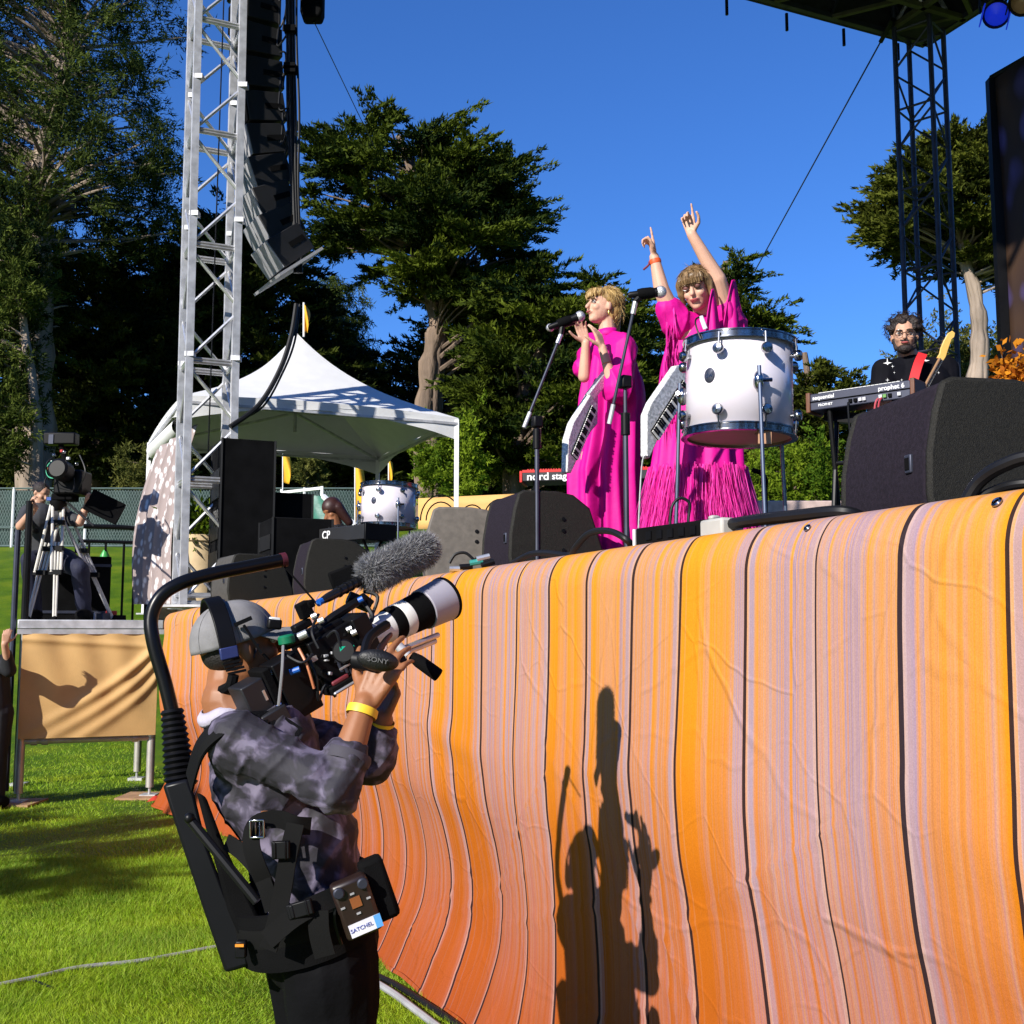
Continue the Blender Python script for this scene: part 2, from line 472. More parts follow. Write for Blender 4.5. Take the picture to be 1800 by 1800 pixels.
def tree(name, label, y, outline, trunk, npads, pad, leaves, style, lm, bm, seed, holes=(), depth=.8, r0=.5, group='trees behind the stage', cat='tree', limbs=True, size=(.42, .1), thin=.42, flat=.0):
    """A tree standing at distance y. outline: crown silhouette, trunk: trunk line (both as seen from the photo, turned into metres at y);
    foliage pads fill the crown's volume in depth, each carried by its own limb from the trunk."""
    rng = np.random.default_rng(seed); rd = random.Random(seed)
    mpp = y / FPX
    tp = [at(a, b, y) for a, b in trunk]
    ground = terrain(tp[0].x, y)
    tp[0].z = ground - .3
    root = thing(name, label, cat, (tp[0].x, y, ground), group)
    t = MB()
    tpts = spline(tp, 5); K = len(tpts)
    tr = [r0 * (1 - .8 * i / (K - 1)) * (1 + .12 * math.sin(i * 2.1)) + .02 for i in range(K)]
    tr[0] *= 1.5
    t.tube(tpts, tr, 11)
    for k in range(7):                      # fluted strands that make the trunk ridged
        a0 = 6.283 * k / 7 + rd.uniform(-.3, .3); tw = rd.uniform(-.5, .9); f0 = rd.uniform(.5, .75)
        t.tube([p + V((math.cos(a0 + tw * i / K), math.sin(a0 + tw * i / K), 0)) * r * .62 for i, (p, r) in enumerate(zip(tpts, tr))], [r * f0 * (1 + .15 * math.sin(i * 1.7 + k)) for i, r in enumerate(tr)], 6)
    xs = [a for a, b in outline]; ys = [b for a, b in outline]
    hw = (max(xs) - min(xs)) / 2
    P, Dv, Ls, Ws, T = [], [], [], [], []
    made = 0; tries = 0
    while made < npads and tries < npads * 40:
        tries += 1
        q = (rd.uniform(min(xs), max(xs)), rd.uniform(min(ys), max(ys)))
        if not inpoly(q, outline) or any(inpoly(q, h) for h in holes): continue
        ed = edgedist(q, outline)
        dmax = min(1, (ed / hw) * 1.6 + .12) ** .6 * hw * mpp * depth
        yy = y + rd.uniform(-1, 1) * dmax
        c = at(q[0], q[1], y); c.y = yy
        if ed * mpp < .42 * pad: continue
        if c.z < terrain(c.x, yy) + .5: continue
        made += 1
        rx = min(pad * rd.uniform(.6, 1.35), max(.38 * pad, ed * mpp * 1.1)); rzz = rx * thin * rd.uniform(.7, 1.3)
        # limb from the trunk, leaving it below the pad
        zz = c.z - (.25 + .25 * rd.random()) * (V((c.x, c.y)) - V((tp[-1].x, y))).length
        b = min(tpts, key=lambda p: abs(p.z - zz) + .15 * abs(p.x - c.x))
        i = tpts.index(b); i = max(i, 1)
        b = tpts[i]
        if limbs and (made % limbs == 0):
            mid = b.lerp(c, .5) + V((rd.uniform(-.3, .3), rd.uniform(-.3, .3), rd.uniform(-.1, .35) * (c - b).length * .3))
            lr = min(tr[i] * .55, .03 + .014 * (c - b).length)
            t.tube(spline([b, mid, c], 3), [lr * (1 - .13 * k) for k in range(7)], 5, cap=False)
        n = int(leaves * max(.3, (rx / pad) ** 2))
        pad_leaves(c, b, rx, rzz, n, style, size, rd, rng, (P, Dv, Ls, Ws, T), flat)
    t.build('trunk', bm, root, smooth=60)
    leafmesh('crown', np.concatenate(P), np.concatenate(Dv), np.concatenate(Ls), np.concatenate(Ws), np.concatenate(T), lm, root, rng)
    return root
def terrain(x, y):
    """flat lawn by the stage, rising behind it"""
    t = max(0.0, y - 15.0)
    z = .28 * t * t / (t + 6.0)
    return z / (1 + (z / 8) ** 4) ** .25 + .01 * math.sin(x * .21 + 1) * math.sin(y * .17) * min(t, 10)
# ================================================================ the setting
def grassmat(name, blade, k_=1.0):
    m = bpy.data.materials.new(name); m.use_nodes = True
    nt = m.node_tree; b = nt.nodes['Principled BSDF']
    b.inputs['Roughness'].default_value = .6; b.inputs['Specular IOR Level'].default_value = .25
    tc = nt.nodes.new('ShaderNodeTexCoord'); g = nt.nodes.new('ShaderNodeNewGeometry')
    n1 = nt.nodes.new('ShaderNodeTexNoise'); n1.inputs['Scale'].default_value = 1.3; n1.inputs['Detail'].default_value = 6
    n2 = nt.nodes.new('ShaderNodeTexNoise'); n2.inputs['Scale'].default_value = 38; n2.inputs['Detail'].default_value = 4
    nt.links.new(g.outputs['Position'], n1.inputs['Vector']); nt.links.new(g.outputs['Position'], n2.inputs['Vector'])
    r1 = nt.nodes.new('ShaderNodeValToRGB'); e = r1.color_ramp.elements
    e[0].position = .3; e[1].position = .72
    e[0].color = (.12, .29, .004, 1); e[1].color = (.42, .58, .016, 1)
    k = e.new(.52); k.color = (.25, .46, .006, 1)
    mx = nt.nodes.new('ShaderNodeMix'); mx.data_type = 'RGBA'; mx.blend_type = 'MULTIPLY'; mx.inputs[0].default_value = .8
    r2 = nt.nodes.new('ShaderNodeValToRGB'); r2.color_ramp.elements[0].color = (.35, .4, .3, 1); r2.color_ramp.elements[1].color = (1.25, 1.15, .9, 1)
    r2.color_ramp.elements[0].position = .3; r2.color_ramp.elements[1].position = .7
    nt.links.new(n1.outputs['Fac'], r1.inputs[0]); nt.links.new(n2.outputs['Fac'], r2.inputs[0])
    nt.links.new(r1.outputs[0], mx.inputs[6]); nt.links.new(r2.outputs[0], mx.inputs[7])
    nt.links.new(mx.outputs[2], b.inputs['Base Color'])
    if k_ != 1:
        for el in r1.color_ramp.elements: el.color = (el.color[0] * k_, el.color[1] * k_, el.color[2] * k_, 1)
    if blade:
        out = nt.nodes['Material Output']; t = nt.nodes.new('ShaderNodeBsdfTranslucent'); nt.links.new(mx.outputs[2], t.inputs[0])
        a = nt.nodes.new('ShaderNodeAttribute'); a.attribute_name = 'tint'
        hs = nt.nodes.new('ShaderNodeMix'); hs.data_type = 'RGBA'; hs.inputs[7].default_value = (.55, .58, .10, 1)
        mr = nt.nodes.new('ShaderNodeMath'); mr.operation = 'MULTIPLY'; mr.inputs[1].default_value = .55
        nt.links.new(a.outputs['Fac'], mr.inputs[0]); nt.links.new(mr.outputs[0], hs.inputs[0]); nt.links.new(mx.outputs[2], hs.inputs[6])
        nt.links.new(hs.outputs[2], b.inputs['Base Color']); nt.links.new(hs.outputs[2], t.inputs[0])
        ms = nt.nodes.new('ShaderNodeMixShader'); ms.inputs[0].default_value = .3
        nt.links.new(b.outputs[0], ms.inputs[1]); nt.links.new(t.outputs[0], ms.inputs[2]); nt.links.new(ms.outputs[0], out.inputs[0])
    return m
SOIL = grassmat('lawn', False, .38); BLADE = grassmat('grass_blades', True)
xs = [-400, -150, -60] + [-30 + 1.5 * i for i in range(41)] + [60, 150, 400]
ys = [-60, -10] + [0 + 1.0 * i for i in range(70)] + [90, 140, 300, 900]
g = MB()
g.add([(x, y, terrain(x, y)) for x in xs for y in ys], [(i * len(ys) + j, (i + 1) * len(ys) + j, (i + 1) * len(ys) + j + 1, i * len(ys) + j + 1) for i in range(len(xs) - 1) for j in range(len(ys) - 1)])
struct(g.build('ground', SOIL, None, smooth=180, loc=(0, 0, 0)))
# grass blades on the lawn in view
rng = np.random.default_rng(3)
def blades(n, x0, x1, y0, y1, keep):
    P = np.stack([rng.uniform(x0, x1, n), rng.uniform(y0, y1, n)], 1)
    return P[keep(P)]
tufts0 = blades(330000, -7.5, 0.3, 4.2, 17, lambda P: (P[:, 0] < -.02 - .405 / .914 * (P[:, 1] - 4.5)) & (P[:, 0] > -.55 * P[:, 1] - .3) & (rng.random(len(P)) < np.clip(6.5 / P[:, 1], 0, 1) ** 1.6))
tufts = np.concatenate([tufts0, blades(330000, -4.6, 0.3, 4.2, 8.6, lambda P: (P[:, 0] < -.02 - .405 / .914 * (P[:, 1] - 4.5)) & (P[:, 0] > -.5 * P[:, 1] - .2))])
nb = len(tufts)
zt = np.array([terrain(a, b) for a, b in tufts])
lean = np.stack([np.sin(tufts[:, 0] * 5 + np.sin(tufts[:, 1] * 3)), np.cos(tufts[:, 1] * 4.3 + tufts[:, 0])], 1) * .5
Dg = np.concatenate([rng.normal(size=(nb, 2)) * .6 + lean, np.ones((nb, 1)) * .75], 1)
gl = rng.uniform(.022, .06, nb) * (1 + .35 * np.sin(tufts[:, 0] * 2.1 + 1.3 * np.sin(tufts[:, 1] * 1.7)))
go = leafmesh('grass', np.concatenate([tufts, zt[:, None] - .004], 1), Dg, gl, .0042 * (tufts[:, 1] / 6) ** .8, np.clip(rng.normal(.35, .3, nb), 0, 1), BLADE, None, rng)
tag(go, 'short mown green grass blades of the lawn beside the stage', 'grass', kind='stuff')

# ---------------------------------------------------------------- stage
PLY = mat('black_stage_ply', (.02, .02, .022), .6, var=.3, vs=3, bump=.2, bs=40)
stage = thing('stage', 'long raised black stage deck carrying the band and their gear', 'stage', ST(5.5, 4, 0))
def deckpanel(s0, s1, d0, d1, z0=DECK - .14, z1=DECK):
    m = MB(); m.box(((d0 + d1) / 2, (s0 + s1) / 2, (z0 + z1) / 2), (d1 - d0 - .006, s1 - s0 - .006, z1 - z0), Matrix.Translation(E0) @ rz(YAW)); return m
for i in range(15):
    for j in range(4):
        s0, d0 = -3 + i * 1.2, .12 + j * 2.25
        deckpanel(s0, s0 + 1.2, d0, d0 + 2.25).build('deck_panel', PLY, stage)
for i in range(8):
    for d in (.5, 4.5, 8.8):
        p = ST(-2.8 + i * 2.4, d, 0); MB().tube([p, p + V((0, 0, DECK - .15))], .03, 8).build('stage_leg', ALUD, stage)

# striped cloth: stripes are print, the folds are real
def drapemat():
    m = bpy.data.materials.new('striped_cloth'); m.use_nodes = True
    nt = m.node_tree; b = nt.nodes['Principled BSDF']; N = nt.nodes.new; Lk = nt.links.new
    b.inputs['Roughness'].default_value = .75; b.inputs['Specular IOR Level'].default_value = .15
    uv = N('ShaderNodeUVMap'); sp = N('ShaderNodeSeparateXYZ'); Lk(uv.outputs[0], sp.inputs[0])
    U, Vv = sp.outputs[0], sp.outputs[1]
    def math_(op, a, c):
        n = N('ShaderNodeMath'); n.operation = op
        for i, q in enumerate((a, c)):
            if q is None: continue
            if isinstance(q, (int, float)): n.inputs[i].default_value = q
            else: Lk(q, n.inputs[i])
        return n.outputs[0]
    def noise1(scale, det=2, rough=.5, off=0):
        n = N('ShaderNodeTexNoise'); n.noise_dimensions = '1D'; n.inputs['Scale'].default_value = scale; n.inputs['Detail'].default_value = det; n.inputs['Roughness'].default_value = rough
        Lk(math_('ADD', U, off), n.inputs['W']); return n.outputs['Fac']
    def ramp(fac, stops):
        r = N('ShaderNodeValToRGB'); e = r.color_ramp.elements
        e[0].position, e[0].color = stops[0][0], (*stops[0][1], 1); e[1].position, e[1].color = stops[-1][0], (*stops[-1][1], 1)
        for p, c in stops[1:-1]: k = e.new(p); k.color = (*c, 1)
        Lk(fac, r.inputs[0]); return r.outputs[0]
    def mix(f, a, c, bt='MIX'):
        n = N('ShaderNodeMix'); n.data_type = 'RGBA'; n.blend_type = bt
        for i, q in ((0, f), (6, a), (7, c)):
            if isinstance(q, (int, float)): n.inputs[i].default_value = q
            elif isinstance(q, tuple): n.inputs[i].default_value = (*q, 1)
            else: Lk(q, n.inputs[i])
        return n.outputs[2]
    # printed ombre from yellow orange (top) to red orange (hem), some shading put into it; V = metres above ground
    base = ramp(math_('DIVIDE', Vv, 2.0), [(0, (.30, .058, .010)), (.2, (.35, .075, .007)), (.45, (.46, .120, .005)), (.72, (.60, .215, .008)), (1, (.63, .265, .013))])
    # wide zones of lavender, then threads within them
    zone = noise1(1.25, 1, .4, 3.7); thread = noise1(36, 3, .7, 1.1); fine = noise1(120, 3, .7, .3)
    smin, smax = -1.6, 10.4
    stops = []
    for px0, px1, k in ZONES:
        for px in (px0, px1): stops.append(((s_at(px) - smin) / (smax - smin), (k, k, k)))
    zr = ramp(math_('DIVIDE', math_('SUBTRACT', U, smin), smax - smin), stops)
    sp2 = N('ShaderNodeSeparateColor'); Lk(zr, sp2.inputs[0])
    zone2 = math_('ADD', math_('MULTIPLY', math_('SUBTRACT', noise1(8.5, 2, .6, 5.3), .5), 1.5), math_('ADD', math_('MULTIPLY', sp2.outputs[0], .74), .06))
    tn = N('ShaderNodeMapRange'); tn.inputs[1].default_value = .30; tn.inputs[2].default_value = .70; Lk(thread, tn.inputs[0])
    z = math_('SUBTRACT', tn.outputs[0], math_('SUBTRACT', 1.0, zone2))
    zf = math_('MINIMUM', math_('MULTIPLY', zone2, math_('ADD', math_('MULTIPLY', tn.outputs[0], 1.9), .08)), .92)
    zf = math_('MAXIMUM', zf, 0.0)
    lavc = ramp(fine, [(.3, (.33, .235, .29)), (.42, (.23, .175, .32)), (.49, (.37, .26, .29)), (.55, (.44, .24, .13)), (.62, (.33, .235, .30)), (.72, (.16, .135, .34))])
    fade = N('ShaderNodeMapRange'); fade.inputs[1].default_value = .15; fade.inputs[2].default_value = 1.25; fade.inputs[3].default_value = .06; fade.inputs[4].default_value = 1
    Lk(Vv, fade.inputs[0])
    col = mix(math_('MULTIPLY', zf, fade.outputs[0]), base, lavc)
    # thin pale and dark threads
    th = N('ShaderNodeMapRange'); th.inputs[1].default_value = .60; th.inputs[2].default_value = .66; th.inputs[4].default_value = .22; Lk(noise1(60, 2, .7, 9), th.inputs[0])
    col = mix(math_('MULTIPLY', th.outputs[0], fade.outputs[0]), col, (.50, .29, .18))
    td = N('ShaderNodeMapRange'); td.inputs[1].default_value = .62; td.inputs[2].default_value = .70; td.inputs[4].default_value = .45; Lk(noise1(48, 2, .7, 21), td.inputs[0])
    col = mix(math_('MULTIPLY', td.outputs[0], .7), col, (.26, .13, .12))
    # dark bands with a pale edge, at measured places along the stage
    dark = None; pale = None; lavb = None
    for u, w, pe in BANDS:
        w = w * (.95 if u < 1.2 else 1.45)
        a = math_('LESS_THAN', math_('ABSOLUTE', math_('SUBTRACT', U, u), None), w / 2)
        dark = a if dark is None else math_('ADD', dark, a)
        p = math_('LESS_THAN', math_('ABSOLUTE', math_('SUBTRACT', U, u + pe * (w / 2 + .006)), None), .006)
        pale = p if pale is None else math_('ADD', pale, p)
        q = math_('LESS_THAN', math_('ABSOLUTE', math_('SUBTRACT', U, u + pe * (w / 2 + .020)), None), .011)
        lavb = q if lavb is None else math_('ADD', lavb, q)
    col = mix(math_('MULTIPLY', math_('MINIMUM', lavb, 1), math_('MULTIPLY', fade.outputs[0], .8)), col, (.33, .235, .28))
    col = mix(math_('MULTIPLY', math_('MINIMUM', pale, 1), .35), col, (.50, .36, .33))
    col = mix(math_('MULTIPLY', math_('MINIMUM', dark, 1), .96), col, (.014, .008, .012))
    # weave
    tc = N('ShaderNodeTexCoord'); n2 = N('ShaderNodeTexNoise'); n2.inputs['Scale'].default_value = 260; n2.inputs['Detail'].default_value = 2; Lk(tc.outputs['Object'], n2.inputs['Vector'])
    col = mix(.25, col, ramp(n2.outputs['Fac'], [(.3, (.55, .55, .55)), (.7, (1.25, 1.25, 1.25))]), 'MULTIPLY')
    Lk(col, b.inputs['Base Color'])
    n3 = N('ShaderNodeTexNoise'); n3.inputs['Scale'].default_value = 5.5; n3.inputs['Detail'].default_value = 4; n3.inputs['Roughness'].default_value = .6; n3.inputs['Distortion'].default_value = .4
    mp = N('ShaderNodeMapping'); mp.inputs['Rotation'].default_value = (.5, .3, .4); Lk(tc.outputs['Object'], mp.inputs[0]); Lk(mp.outputs[0], n3.inputs['Vector'])
    wn_ = N('ShaderNodeTexNoise'); wn_.inputs['Scale'].default_value = 2.2; wn_.inputs['Detail'].default_value = 3; Lk(tc.outputs['Object'], wn_.inputs['Vector'])
    wa = N('ShaderNodeMix'); wa.data_type = 'VECTOR'; wa.inputs[0].default_value = .16; Lk(mp.outputs[0], wa.inputs[4]); Lk(wn_.outputs['Color'], wa.inputs[5])
    hsum = None
    for sc3, wd, am in ((1.5, .022, 1.0), (3.4, .03, .55)):        # fold-crease network: thin ridges on otherwise flat cloth
        vo = N('ShaderNodeTexVoronoi'); vo.feature = 'DISTANCE_TO_EDGE'; vo.inputs['Scale'].default_value = sc3; Lk(wa.outputs[1], vo.inputs['Vector'])
        cr_ = N('ShaderNodeMapRange'); cr_.interpolation_type = 'SMOOTHSTEP'; cr_.inputs[1].default_value = 0; cr_.inputs[2].default_value = wd; cr_.inputs[3].default_value = am; cr_.inputs[4].default_value = 0; Lk(vo.outputs['Distance'], cr_.inputs[0])
        hsum = cr_.outputs[0] if hsum is None else math_('ADD', hsum, cr_.outputs[0])
    hsum = math_('MULTIPLY', hsum, math_('ADD', wn_.outputs['Fac'], -.28))
    hsum = math_('ADD', hsum, math_('MULTIPLY', n3.outputs['Fac'], .35))
    bp = N('ShaderNodeBump'); bp.inputs['Strength'].default_value = .55; bp.inputs['Distance'].default_value = .018; Lk(hsum, bp.inputs['Height'])
    b2 = N('ShaderNodeBump'); b2.inputs['Strength'].default_value = .25; b2.inputs['Distance'].default_value = .002; Lk(n2.outputs['Fac'], b2.inputs['Height']); Lk(bp.outputs[0], b2.inputs['Normal'])
    Lk(b2.outputs[0], b.inputs['Normal'])
    return m
def s_at(px, py=1150):
    """distance along the stage front under a photo column"""
    d = _ray(px, py); k = d.x / d.y
    return (E0.x - k * E0.y) / (k * SU.y - SU.x)
BANDS = [(s_at(px), w, e) for px, w, e in ((2050, .012, 1), (1797, .012, -1), (1604, .017, -1), (1450, .007, 1), (1322, .015, -1), (1206, .009, 1), (1121, .012, 1), (1037, .011, -1), (970, .011, 1), (915, .009, 1), (855, .013, 1), (803, .011, 1), (766, .011, -1), (724, .010, 1), (688, .010, 1), (655, .011, 1), (625, .010, 1), (590, .011, -1), (555, .01, 1), (520, .011, 1), (490, .01, 1), (455, .012, 1), (425, .01, 1), (400, .012, 1), (380, .01, 1))]
ZONES = [(1900, 1648, .14), (1636, 1612, .85), (1603, 1546, .66), (1540, 1455, .92), (1446, 1335, .80), (1320, 1306, .75), (1296, 1212, .04), (1203, 1128, .34), (1118, 1104, .72), (1098, 1045, .26), (1034, 976, .06), (966, 922, .70), (912, 862, .82), (850, 775, .08), (764, 733, .62), (720, 600, .30)]
CLOTH = drapemat()
def ip(x, tab):
    return float(np.interp(x, [a for a, b in tab], [b for a, b in tab]))
PROF = [(-.02, -.16), (0, .07), (.02, .06), (.07, .035), (.14, .005), (.22, -.02), (.36, -.05), (.55, -.055), (.75, -.03), (.95, .012), (1.10, .026), (1.22, .030), (1.5, .024), (1.75, .02), (1.84, .015), (1.90, -.01), (1.935, -.05), (1.945, -.13), (1.947, -.22)]
TV = [z for z, o in PROF[1:]]
def drape_point(s, v):
    """v 0..1 runs from hem to the lip on the deck"""
    k = v * (len(PROF) - 2); i = min(int(k), len(PROF) - 3); t = k - i
    def cr(c):
        p = [PROF[max(1, min(len(PROF) - 1, 1 + i + q))][c] for q in (-1, 0, 1, 2)]
        return .5 * (2 * p[1] + (p[2] - p[0]) * t + (2 * p[0] - 5 * p[1] + 4 * p[2] - p[3]) * t * t + (3 * p[1] - p[0] - 3 * p[2] + p[3]) * t ** 3)
    z, o = cr(0), cr(1)
    low = max(0, min(1, (1.55 - z) / 1.0))
    # where the cloth is sucked in below mid height, more along some stretches
    left = 1 / (1 + math.exp(-(s - 2.4) * 2.5))
    suck = .40 + 1.0 * left + .3 * math.sin(s * 2.1 + .4)
    if o < 0 and z < 1.2: o *= suck
    mid = math.exp(-((z - 1.2 - .09 * math.sin(s * 1.9)) / .07) ** 2)
    o += .012 * mid * (.35 + .65 * left) * (.5 + .5 * math.sin(s * 4.1 + 1))
    o += (.004 + .007 * low) * math.sin(s * 5.3 + 1.2 * math.sin(z * 2.3) + .6) * min(1, (1.95 - z) * 3 + .12)
    o += .004 * low * math.sin(s * 11.7 + z * 4) + .002 * math.sin(s * 23 + z * 3) * min(1, (1.95 - z) * 2)
    # raking creases
    for s0, sl, z0 in ((1.1, -.55, .9), (2.6, -.8, .8), (3.6, -.6, .35), (.4, -.5, .35), (2.0, -.45, .28), (1.6, .9, .7), (1.25, 1.1, .5), (2.2, -.3, .62), (.7, -.35, .62), (3.0, -.4, .52)):
        dd = (z - z0 - (s0 - s) * -sl)
        o += .008 * math.exp(-(dd / .012) ** 2) * math.exp(-((s - s0) / .6) ** 2)
    # the cloth stands further out at the far end of the stage
    o += .42 * (1 / (1 + math.exp(-(s - 8.6) * 2.2)))
    z2 = z - .075 * (1 / (1 + math.exp(-(s - 9.2) * 2))) * min(1, z) if z > .02 else z + .01 + .01 * math.sin(s * 9)
    if s > 9.6: o += .05 * math.sin(s * 9) * min(1, max(0, (1.9 - z)) * 2)
    return ST(s, -o, z2)
NS, NV = 520, 110
vs, fs, uvs = [], [], []
for i in range(NS + 1):
    s = -1.6 + 11.85 * (i / NS) ** 1.15
    for j in range(NV + 1):
        p = drape_point(s, j / NV); vs.append(p); uvs.append((s + .012 * math.sin(p.z * 3 + s * 1.3), p.z if j < NV * .93 else 1.9))
for i in range(NS):
    for j in range(NV):
        a = i * (NV + 1) + j; fs.append((a, a + 1, a + NV + 2, a + NV + 1))
dm = MB(); dm.add(vs, fs)
drape = tag(dm.build('stage_cloth', CLOTH, None, smooth=180), 'orange and lavender striped cloth hung along the whole stage front', 'stage cloth')
ul = drape.data.uv_layers.new(name='UVMap')
li = np.empty(len(drape.data.loops), dtype=np.int32); drape.data.loops.foreach_get('vertex_index', li)
ul.data.foreach_set('uv', np.array(uvs, dtype=np.float32)[li].ravel())
for px, r in ((1745, .013), (1411, .011)):
    s_ = s_at(px, 900); p = drape_point(s_, .835); n = (p - drape_point(s_ + .02, .835)).cross(drape_point(s_, .85) - p).normalized(); n = n if n.dot(SN) < 0 else -n
    q = MB(); q.lathe([(r * .45, .0), (r, .0), (r, .003), (r * .7, .006), (r * .45, .004)], zframe(p + n * .003, n), 16, cap=False); gro = q.build('grommet', CHROME, drape)
# black skirt on the far side under the wing deck
MB().box((0, 0, .9), (.02, 5.2, 1.75), Matrix.Translation(ST(13.0, .9, 0)) @ rz(YAW)).build('side_skirt', BLACKM, stage)

# ---------------------------------------------------------------- trees, shrubs
BARKG = mat('grey_bark', (.17, .12, .085), .9, var=.35, vs=2.5, bump=.8, bs=6, dist=.1, stretch=(1, 1, .25))
BARKP = mat('pale_bark', (.27, .21, .16), .8, var=.35, vs=2, bump=.5, bs=4, dist=.08, stretch=(1, 1, .3))
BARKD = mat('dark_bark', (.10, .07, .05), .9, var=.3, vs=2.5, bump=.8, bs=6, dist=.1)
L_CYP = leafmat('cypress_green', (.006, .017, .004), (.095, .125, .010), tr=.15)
L_CYPD = leafmat('cypress_shaded', (.005, .011, .004), (.060, .075, .010), tr=.10)  # shade on the rear trees is put into these darker greens
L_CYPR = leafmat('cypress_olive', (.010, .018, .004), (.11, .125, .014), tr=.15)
L_EUC = leafmat('eucalyptus_leaf', (.009, .020, .004), (.105, .135, .022), .4, tr=.18)
L_BUSH = leafmat('bush_green', (.05, .11, .008), (.22, .30, .02), tr=.35)
L_OLIV = leafmat('olive_leaf', (.045, .06, .012), (.20, .20, .05), tr=.3)
tree('cypress_tree', 'big flat-topped cypress with bare trunk rising behind the white tent', 44,
     [(578, 235), (640, 205), (700, 212), (735, 200), (800, 225), (850, 212), (905, 215), (900, 250), (925, 295), (950, 340), (970, 380), (950, 390), (970, 440), (1000, 500), (990, 590), (900, 660), (800, 640), (770, 590), (700, 560), (640, 500), (590, 460), (535, 440), (520, 360), (535, 290), (565, 255)],
     [(758, 880), (752, 760), (760, 640), (770, 560), (745, 470), (740, 380), (720, 290), (700, 240)], 130, 1.55, 1700, 'spray', L_CYP, BARKG, 11, thin=.13,
     holes=[[(650, 490), (690, 420), (735, 430), (715, 520), (660, 560)], [(560, 330), (600, 320), (600, 340), (560, 350)]], r0=.48, limbs=1, size=(0.202, 0.082), flat=.12)
tree('cypress_tree', 'lower shaggy cypress spreading behind the blonde singer', 41,
     [(820, 530), (900, 500), (980, 490), (1060, 480), (1110, 500), (1150, 540), (1160, 620), (1170, 720), (1190, 830), (1150, 880), (850, 885), (800, 820), (800, 700), (815, 610)],
     [(900, 890), (910, 760), (940, 640), (1010, 540)], 190, 1.3, 1160, 'spray', L_CYP, BARKG, 12, thin=.17, r0=.4, limbs=3, size=(0.193, 0.082), flat=.1)
tree('cypress_tree', 'small dark cypress peeking out behind the raised arms', 43,
     [(1215, 480), (1260, 440), (1300, 440), (1345, 520), (1360, 560), (1390, 600), (1400, 700), (1330, 780), (1240, 800), (1150, 760), (1140, 660), (1180, 560)],
     [(1250, 900), (1265, 700), (1270, 560), (1275, 460)], 110, 1.1, 1015, 'spray', L_CYP, BARKG, 13, thin=.17, r0=.35, limbs=4, size=(0.182, 0.074), flat=.1)
tree('cypress_tree', 'ragged young cypress beside the synthesizer stand', 40,
     [(1395, 610), (1420, 595), (1440, 610), (1450, 640), (1490, 660), (1540, 670), (1560, 720), (1530, 800), (1440, 860), (1320, 830), (1330, 720), (1380, 660)],
     [(1440, 900), (1430, 760), (1415, 620)], 80, .8, 913, 'spray', L_CYPR, BARKG, 14, r0=.25, limbs=4, size=(0.172, 0.074))
tree('cypress_tree', 'wind-bent cypress with pale trunk behind the dark stage tower', 36,
     [(1500, 350), (1535, 330), (1545, 290), (1600, 280), (1620, 225), (1680, 220), (1730, 185), (1770, 230), (1800, 330), (1860, 420), (1830, 520), (1740, 500), (1700, 500), (1640, 470), (1590, 470), (1550, 430), (1510, 380)],
     [(1714, 900), (1716, 720), (1722, 600), (1714, 520), (1690, 430), (1690, 330)], 170, 1.0, 1160, 'spray', L_CYPR, BARKP, 15, thin=.19, r0=.30, limbs=1, size=(0.172, 0.074), flat=.06)
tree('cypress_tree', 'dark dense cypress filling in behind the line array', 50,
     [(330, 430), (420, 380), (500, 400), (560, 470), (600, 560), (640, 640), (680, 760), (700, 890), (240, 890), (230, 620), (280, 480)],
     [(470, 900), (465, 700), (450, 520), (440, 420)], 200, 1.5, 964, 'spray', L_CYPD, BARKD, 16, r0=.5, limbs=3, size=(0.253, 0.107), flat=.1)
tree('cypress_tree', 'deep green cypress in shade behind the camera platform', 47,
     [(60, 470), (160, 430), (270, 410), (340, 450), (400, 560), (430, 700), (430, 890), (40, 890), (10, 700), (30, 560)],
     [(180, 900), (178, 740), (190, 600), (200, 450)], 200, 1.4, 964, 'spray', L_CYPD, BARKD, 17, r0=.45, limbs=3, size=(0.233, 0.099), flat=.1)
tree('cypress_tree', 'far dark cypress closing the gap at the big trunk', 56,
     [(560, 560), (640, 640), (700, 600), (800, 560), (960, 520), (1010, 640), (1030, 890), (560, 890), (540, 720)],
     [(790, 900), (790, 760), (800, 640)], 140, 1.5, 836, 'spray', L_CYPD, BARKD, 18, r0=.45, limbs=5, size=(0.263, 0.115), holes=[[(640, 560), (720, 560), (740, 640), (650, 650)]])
tree('eucalyptus_tree', 'tall eucalyptus with pale branches and hanging leaves at the left', 40,
     [(-260, -260), (330, -260), (345, -60), (330, 60), (310, 180), (330, 260), (330, 380), (270, 420), (200, 450), (130, 560), (60, 620), (-40, 640), (-260, 500)],
     [(62, 900), (60, 700), (64, 520), (62, 370), (75, 280), (100, 180), (120, 60), (140, -100)], 300, 1.05, 754, 'bush', L_EUC, BARKP, 19,
     holes=[[(170, 55), (210, 40), (225, 80), (175, 110)], [(260, 90), (300, 70), (310, 120), (265, 130)], [(75, 110), (120, 110), (120, 180), (70, 190)], [(250, 210), (320, 190), (325, 235), (255, 235)]], r0=.55, limbs=1, size=(0.196, 0.048), thin=.8)
tree('eucalyptus_tree', 'slim eucalyptus trunk with sparse low leaves at the left edge', 37,
     [(-80, 420), (60, 400), (90, 480), (70, 640), (90, 760), (30, 840), (-80, 840)],
     [(65, 900), (64, 820), (62, 720), (40, 560), (20, 420)], 70, .9, 761, 'bush', L_EUC, BARKP, 20, r0=.2, limbs=2, size=(0.184, 0.048), thin=.8)
